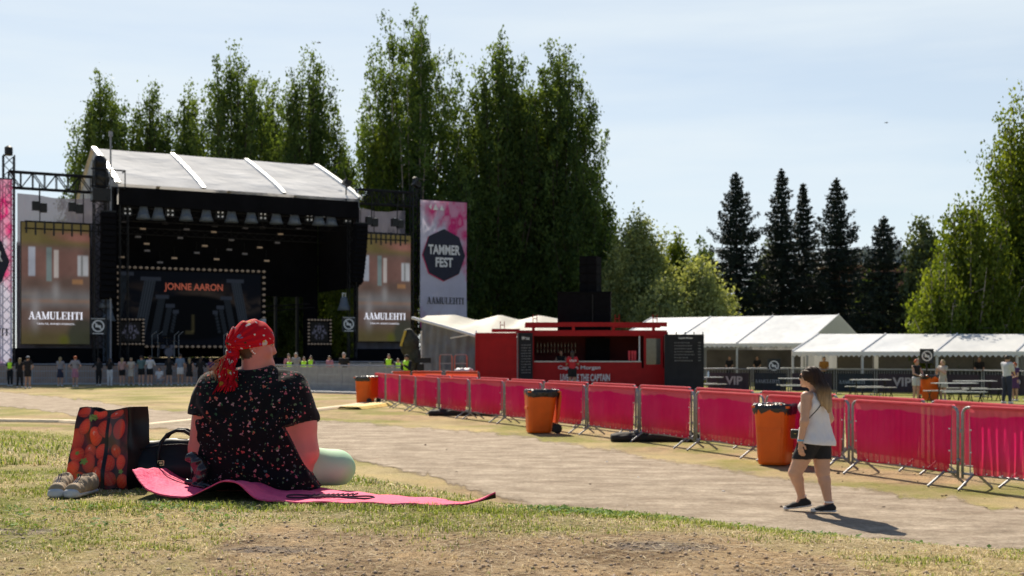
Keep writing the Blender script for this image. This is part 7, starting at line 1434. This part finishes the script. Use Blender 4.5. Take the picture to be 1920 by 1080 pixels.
# ------------------------------------------------------------------ black handbag
hx_, hy_ = w2(322, 6.22), 6.22; hb_ = thing('handbag', 'black leather handbag with curved handles between the strawberry bag and the woman', 'bag', (hx_, hy_, H(hx_, hy_) + .004), R(8)); leather = mat('soft_black_leather', (.009, .009, .011), .5, bump=.005, bs=9, spec=.3)
s = SDF((-.22, -.15, -.01), (.24, .16, .27), .005)
s.cap((-.11, 0, .085), (.13, 0, .085), .085, k=.03); s.cap((-.09, 0, .16), (.12, 0, .17), .050, k=.05, fl=((0, 1, 0), 1.3)); s.box((.01, 0, .06), (.165, .085, .06), .03, k=.03)
s.fn(lambda P: .003 * np.sin(P[..., 0] * 40 + P[..., 2] * 22) * np.clip(P[..., 2] * 6, 0, 1) + .002 * noise3(P, 26, 31)); s.cut((0, 0, 0), (0, 0, -1)); s.mesh('bag_body', leather, hb_)
for y in (-.055, .05): MB().tube([(-.045, y * 1.6, .10), (-.048, y * 1.5, .16), (-.038, y * 1.2, .205), (-.012, y, .238), (.025, y * .85, .255), (.062, y * .85, .253), (.097, y, .232), (.122, y * 1.2, .195), (.13, y * 1.5, .15)], .0085, 8).build('handle', leather, hb_, True)
MB().tube([(-.14, -.05, .17), (-.05, -.07, .19), (.05, -.07, .195), (.15, -.05, .18)], .004, 6).build('piping', leather, hb_, True)
m = MB(); gm = mat('pale_gold', (.6, .5, .35), .35, .8); cxg, czg = -.035, .115
hb_.scale = (1.14, 1.1, 1.16); m.b2(cxg - .014, cxg + .014, -.094, -.09, czg + .008, czg + .011).b2(cxg - .014, cxg + .014, -.094, -.09, czg - .011, czg - .008).b2(cxg - .014, cxg - .011, -.094, -.09, czg - .008, czg + .008).b2(cxg + .011, cxg + .014, -.094, -.09, czg - .008, czg + .008).b2(cxg - .007, cxg + .007, -.094, -.09, czg - .003, czg + .003).build('buckle', gm, hb_)
# crumpled glossy jacket between bag and hip
jx, jy = w2(372, 5.98), 5.93; s = SDF((-.10, -.10, -.01), (.10, .12, .20), .0045)
for k in range(7): t = k / 6; s.ell((-.03 + .07 * math.sin(t * 2.4) - .03 * t + .015 * (k % 2), .02 - .02 * (k % 2), .155 - .13 * t), (.034, .036, .020), ax=[nrm((1, 0, .6)), (0, 1, 0), nrm((-.6, 0, 1))], k=.03)
s.cap((-.04, 0, .03), (.07, -.03, .015), .016, .012, k=.01); s.cap((.0, -.04, .02), (.06, -.07, .012), .012, .008, k=.01)
s.fn(lambda P: .0035 * noise3(P, 110, 41)); o = s.mesh('crumpled_jacket', mat('glossy_black', (.02, .019, .018), .22, spec=.6), None, loc=(jx, jy, H(jx, jy) + .022)); tag(o, 'crumpled glossy black jacket heap on the mat beside the woman\'s hip', 'jacket')
# pair of beige trainers
tan = mat('beige_knit', (.36, .27, .18), .85, ns=40, na=.2, bump=.004, bs=200); solem = mat('grey_white_sole', (.50, .50, .52), .6); navy = mat('navy_loop', (.02, .03, .09), .7)
proto = None
for px, py, rz, lab in ((114, 921, 8, 'left one of two beige trainers in front of the strawberry bag'), (152, 919, -6, 'right one of two beige trainers in front of the strawberry bag')):
    Z = 5.70; X = w2(px, Z); loc = (X, Z, H(X, Z) + .004)
    if proto is None:
        proto = o = thing('trainer_shoe', lab, 'shoe', loc, R(rz), 'pair of beige trainers'); s = SDF((-.09, -.17, -.01), (.09, .20, .14), .004)
        s.cap((0, -.09, .035), (0, .10, .045), .046, .042, k=.03); s.ell((0, .06, .07), (.042, .085, .045), k=.04); s.ell((0, .125, .07), (.036, .045, .048), k=.03); s.ell((0, .075, .125), (.026, .055, .05), k=.015, op='s'); s.cut((0, 0, .012), (0, 0, -1)); s.fn(lambda P: .0016 * np.sin(P[..., 1] * 130) * (P[..., 2] > .03)); s.mesh('upper', tan, o)
        s = SDF((-.09, -.17, -.01), (.09, .20, .08), .004); s.cap((0, -.10, .016), (0, .12, .016), .050, .044, k=.01, fl=((0, 0, 1), 2.4)); s.ell((0, -.118, .030), (.044, .030, .024), k=.012); s.cut((0, 0, .0), (0, 0, -1)); s.mesh('sole', solem, o)
        for x in (-.006, .006): MB().tube([(x, -.095, .070), (x, -.055, .088), (x, -.02, .108), (x, -.015, .125)], .0032, 5).build('pull_loop', navy, o)
        m = MB()
        for k in range(6): y = -.06 + k * .022; z = .080 + k * .006; m.tube([(-.034, y, z - .018), (-.012, y + .004, z + .006), (.012, y + .004, z + .006), (.034, y, z - .018)], .0026, 5)
        m.build('laces', mat('pale_lace', (.55, .46, .34), .8), o)
        proto.scale = (.84,) * 3
    else: copy_tree(proto, loc, R(rz), lab)

# ------------------------------------------------------------------ grass, clover, stones on the bank
def vmat(name, tr=.35, rough=.7):
    m = bpy.data.materials.new(name); m.use_nodes = True; t = m.node_tree; N = t.nodes; L = t.links; b = N['Principled BSDF']; b.inputs['Roughness'].default_value = rough; b.inputs['Specular IOR Level'].default_value = .2
    at = N.new('ShaderNodeAttribute'); at.attribute_name = 'Col'; L.new(at.outputs['Color'], b.inputs['Base Color']); tl = N.new('ShaderNodeBsdfTranslucent'); L.new(at.outputs['Color'], tl.inputs[0]); ms = N.new('ShaderNodeMixShader'); ms.inputs[0].default_value = tr; L.new(b.outputs[0], ms.inputs[1]); L.new(tl.outputs[0], ms.inputs[2]); L.new(ms.outputs[0], N['Material Output'].inputs['Surface']); return m
gm_ = vmat('grass_blades')
def blades(name, n, x0, x1, y0, y1, hgt_m, wid, seed, lab, dens=None, gbias=0.0, umax=.52):
    r = np.random.default_rng(seed); Y = y0 + (y1 - y0) * r.uniform(0, 1, n) ** 1.4; X = r.uniform(-1, 1, n) * Y * umax; cv = cover(X, Y); n1 = fbm(X * 3.5, Y * 3.5, 91); n2 = fbm(X * 14, Y * 14, 92)
    bank = sstep(.01, .12, hgt(X, Y)); p = (.16 + 1.0 * cv[:, 0] + .3 * sstep(.4, .7, n1)) * (1 - .93 * cv[:, 1]) * (1 - .9 * cv[:, 2]) * (.06 + 1.5 * sstep(.42, .62, n2)) * (.35 + .9 * sstep(.3, .6, n1)) * bank
    # lush fringe along the crest and beside the mat
    fr1 = np.exp(-((Y - (5.75 - .18 * np.clip(X, -2, 4))) / .35) ** 2) * sstep(-.6, .6, X) * (1 - .7 * sstep(.9, 2.0, X)); fr2 = np.exp(-((Y - 5.30) / .14) ** 2) * sstep(-2.2, -1.9, X) * sstep(.3, -.2, X); p = np.clip(p + 1.0 * fr1 + .6 * fr2, 0, 1)
    onmat = (X > SX - .47) & (X < SX + 1.24) & (Y > 5.47) & (Y < 6.1); path_ = bank < .3; k = (r.uniform(0, 1, n) < p) & ~onmat & ~path_; X, Y, n1, n2, cv, fr1, fr2 = X[k], Y[k], n1[k], n2[k], cv[k], fr1[k], fr2[k]; n = len(X); Zg = hgt(X, Y)
    gr = np.clip(cv[:, 0] * 1.0 - .08 + (n1 - .5) * 2.4 + .7 * fr1 + .6 * fr2 + r.normal(0, .22, n) + gbias, 0, 1); hh = hgt_m * (.45 + .9 * r.uniform(0, 1, n)) * (.6 + .7 * n2) * (.7 + .5 * gr + .5 * fr1 + .5 * fr2); an = r.uniform(0, 6.28, n); lean = r.uniform(.4, 1.9, n) * (1.25 - .5 * gr); w = wid * r.uniform(.6, 1.3, n)
    dx, dy = np.cos(an), np.sin(an); px_, py_ = -dy, dx; V = np.zeros((n, 5, 3)); q = np.stack([X, Y, Zg - .003], 1)
    V[:, 0] = q + np.stack([px_ * w, py_ * w, 0 * w], 1); V[:, 1] = q - np.stack([px_ * w, py_ * w, 0 * w], 1); md = q + np.stack([dx * lean * hh * .3, dy * lean * hh * .3, hh * .65], 1); V[:, 2] = md - np.stack([px_ * w, py_ * w, 0 * w], 1) * .7; V[:, 3] = md + np.stack([px_ * w, py_ * w, 0 * w], 1) * .7; V[:, 4] = q + np.stack([dx * lean * hh, dy * lean * hh, hh * np.clip(1.15 - .5 * lean, .15, 1)], 1)
    b = np.arange(n)[:, None] * 5; Fq = np.concatenate([b + np.array([0, 1, 2]), b + np.array([0, 2, 3]), b + np.array([3, 2, 4])]); g1 = np.array([.10, .16, .015]); g2 = np.array([.48, .52, .08]); s1 = np.array([.40, .29, .12]); s2 = np.array([.82, .70, .44]); t = r.uniform(0, 1, (n, 1)); col = np.where(r.uniform(0, 1, (n, 1)) < gr[:, None], g1 * (1 - t) + g2 * t, s1 * (1 - t) + s2 * t)
    o = newmesh(name, V.reshape(-1, 3), Fq, gm_, col=np.repeat(col, 5, 0)); tag(o, lab, 'grass', kind='stuff'); return o
blades('grass', 260000, -3, 3, 3.2, 8.2, .021, .0019, 51, 'short green and straw coloured grass on the near bank')
blades('grass', 170000, -9, 4, 8.0, 32, .050, .0045, 52, 'dry grass on the far slope of the bank', gbias=-.05)
def scatter(name, lab, cat, n, seed, region, sizef, colf, shape='stone', tr=0.0):
    r = np.random.default_rng(seed); X, Y = region(r, n); Zg = hgt(X, Y); n = len(X)
    ico = np.array([(0, 0, 1), (.9, 0, .3), (.28, .85, .3), (-.72, .52, .3), (-.72, -.52, .3), (.28, -.85, .3), (0, 0, -.5)]); fi = [(0, 1, 2), (0, 2, 3), (0, 3, 4), (0, 4, 5), (0, 5, 1), (6, 2, 1), (6, 3, 2), (6, 4, 3), (6, 5, 4), (6, 1, 5)]
    S_ = sizef(r, n); V = ico[None] * S_[:, None, None] * r.uniform(.55, 1.3, (n, 7, 3)); a = r.uniform(0, 6.28, n); c, s_ = np.cos(a), np.sin(a); x = V[..., 0] * c[:, None] - V[..., 1] * s_[:, None]; y = V[..., 0] * s_[:, None] + V[..., 1] * c[:, None]; V = np.stack([x + X[:, None], y + Y[:, None], V[..., 2] * .7 + Zg[:, None] + S_[:, None] * .12], -1)
    Fq = (np.arange(n)[:, None, None] * 7 + np.array(fi)[None]).reshape(-1, 3); col = colf(r, n); o = newmesh(name, V.reshape(-1, 3), Fq, vmat(name + '_surface', tr, .9), col=np.repeat(col, 7, 0)); return tag(o, lab, cat, kind='stuff')
def reg(r, n):
    Y = r.uniform(3.5, 5.3, n); X = r.uniform(-.5, .5, n) * Y; cv = cover(X, Y); k = r.uniform(0, 1, n) < (.06 + .35 * cv[:, 1] + .9 * cv[:, 2]); return X[k], Y[k]
scatter('gravel', 'loose stones and soil crumbs on the bare foreground earth', 'gravel', 30000, 61, reg, lambda r, n: .0022 + .009 * r.uniform(0, 1, n) ** 6, lambda r, n: (np.array([.40, .28, .18]) + r.uniform(0, 1, (n, 1)) * np.array([.16, .16, .16])) * r.uniform(.7, 1.2, (n, 1)))
def reg2(r, n):
    t = r.uniform(0, 1, n); Z = 14 + 20 * t ** 1.5; u = r.uniform(-.3, .43, n); return u * Z, Z
scatter('clods', 'dark soil clods and litter specks on the path and dry field', 'soil', 260, 63, reg2, lambda r, n: .008 + .034 * r.uniform(0, 1, n) ** 4, lambda r, n: (np.array([.10, .065, .045]) + (r.uniform(0, 1, (n, 1)) > .93) * np.array([.6, .6, .58])))
# straw litter on the bare earth
def litter():
    r = np.random.default_rng(66); n = 9000; Y = r.uniform(3.5, 5.2, n); X = r.uniform(-.5, .5, n) * Y; k = r.uniform(0, 1, n) < .25 + .75 * fbm(X * 3, Y * 3, 5); X, Y = X[k], Y[k]; n = len(X); Zg = hgt(X, Y) + r.uniform(.001, .008, n); a = r.uniform(0, 6.28, n); L_ = r.uniform(.008, .035, n); d = np.stack([np.cos(a), np.sin(a), r.normal(0, .15, n)], 1) * L_[:, None]; w = np.stack([-np.sin(a), np.cos(a), np.zeros(n)], 1) * .0011; q = np.stack([X, Y, Zg], 1)
    V = np.stack([q - d - w, q + d - w, q + d + w + (0, 0, .001), q - d + w + (0, 0, .001)], 1).reshape(-1, 3); t = r.uniform(0, 1, (n, 1)); col = np.array([.40, .28, .14]) * (1 - t) + np.array([.72, .60, .40]) * t; tag(newmesh('straw_litter', V, np.arange(4 * n).reshape(n, 4), gm_, col=np.repeat(col, 4, 0)), 'dead straw litter over the bare foreground earth', 'straw', kind='stuff')
litter()
# broad leaved weeds along the crest and in front of the mat
def weeds():
    r = np.random.default_rng(71); V = []; Fs = []; cl = []
    spots = [(.35 + r.normal(0, .18), 5.55 + r.normal(0, .12)) for _ in range(80)] + [(SX - .2 + r.normal(0, .14), 5.22 + r.normal(0, .05)) for _ in range(16)] + [(r.uniform(-2.4, -.9), r.uniform(4.5, 5.3)) for _ in range(34)] + [(x, 5.55 - .12 * x + r.normal(0, .1)) for x in r.uniform(.2, 2.3, 40)]
    for sx_, sy_ in spots:
        for k in range(r.integers(5, 12)):
            x, y = sx_ + r.normal(0, .03), sy_ + r.normal(0, .03); z = H(x, y); a = r.uniform(0, 6.28); L_ = r.uniform(.012, .028); w = L_ * .4; up = r.uniform(.004, .022); d = np.array((math.cos(a), math.sin(a), r.uniform(.0, .8))); d /= np.linalg.norm(d); n_2 = np.array((-math.sin(a), math.cos(a), 0)); b = np.array((x, y, z + up)); i = len(V)
            V += [b, b + d * L_ * .5 + n_2 * w, b + d * L_, b + d * L_ * .5 - n_2 * w]; Fs.append((i, i + 1, i + 2, i + 3)); t = r.uniform(); cl += [np.array([.07, .15, .02]) * (1 - t) + np.array([.22, .34, .06]) * t] * 4
    tag(newmesh('weeds', np.array(V), np.array(Fs), gm_, col=np.array(cl)), 'small broad leaved weeds among the grass', 'weeds', kind='stuff')
weeds()
for ob in list(bpy.data.objects):
    if ob.type == 'MESH' and not ob.name.startswith(('ground', 'gravel_path')) and ob.parent is None and 'category' not in ob and 'kind' not in ob: print('UNTAGGED', ob.name)
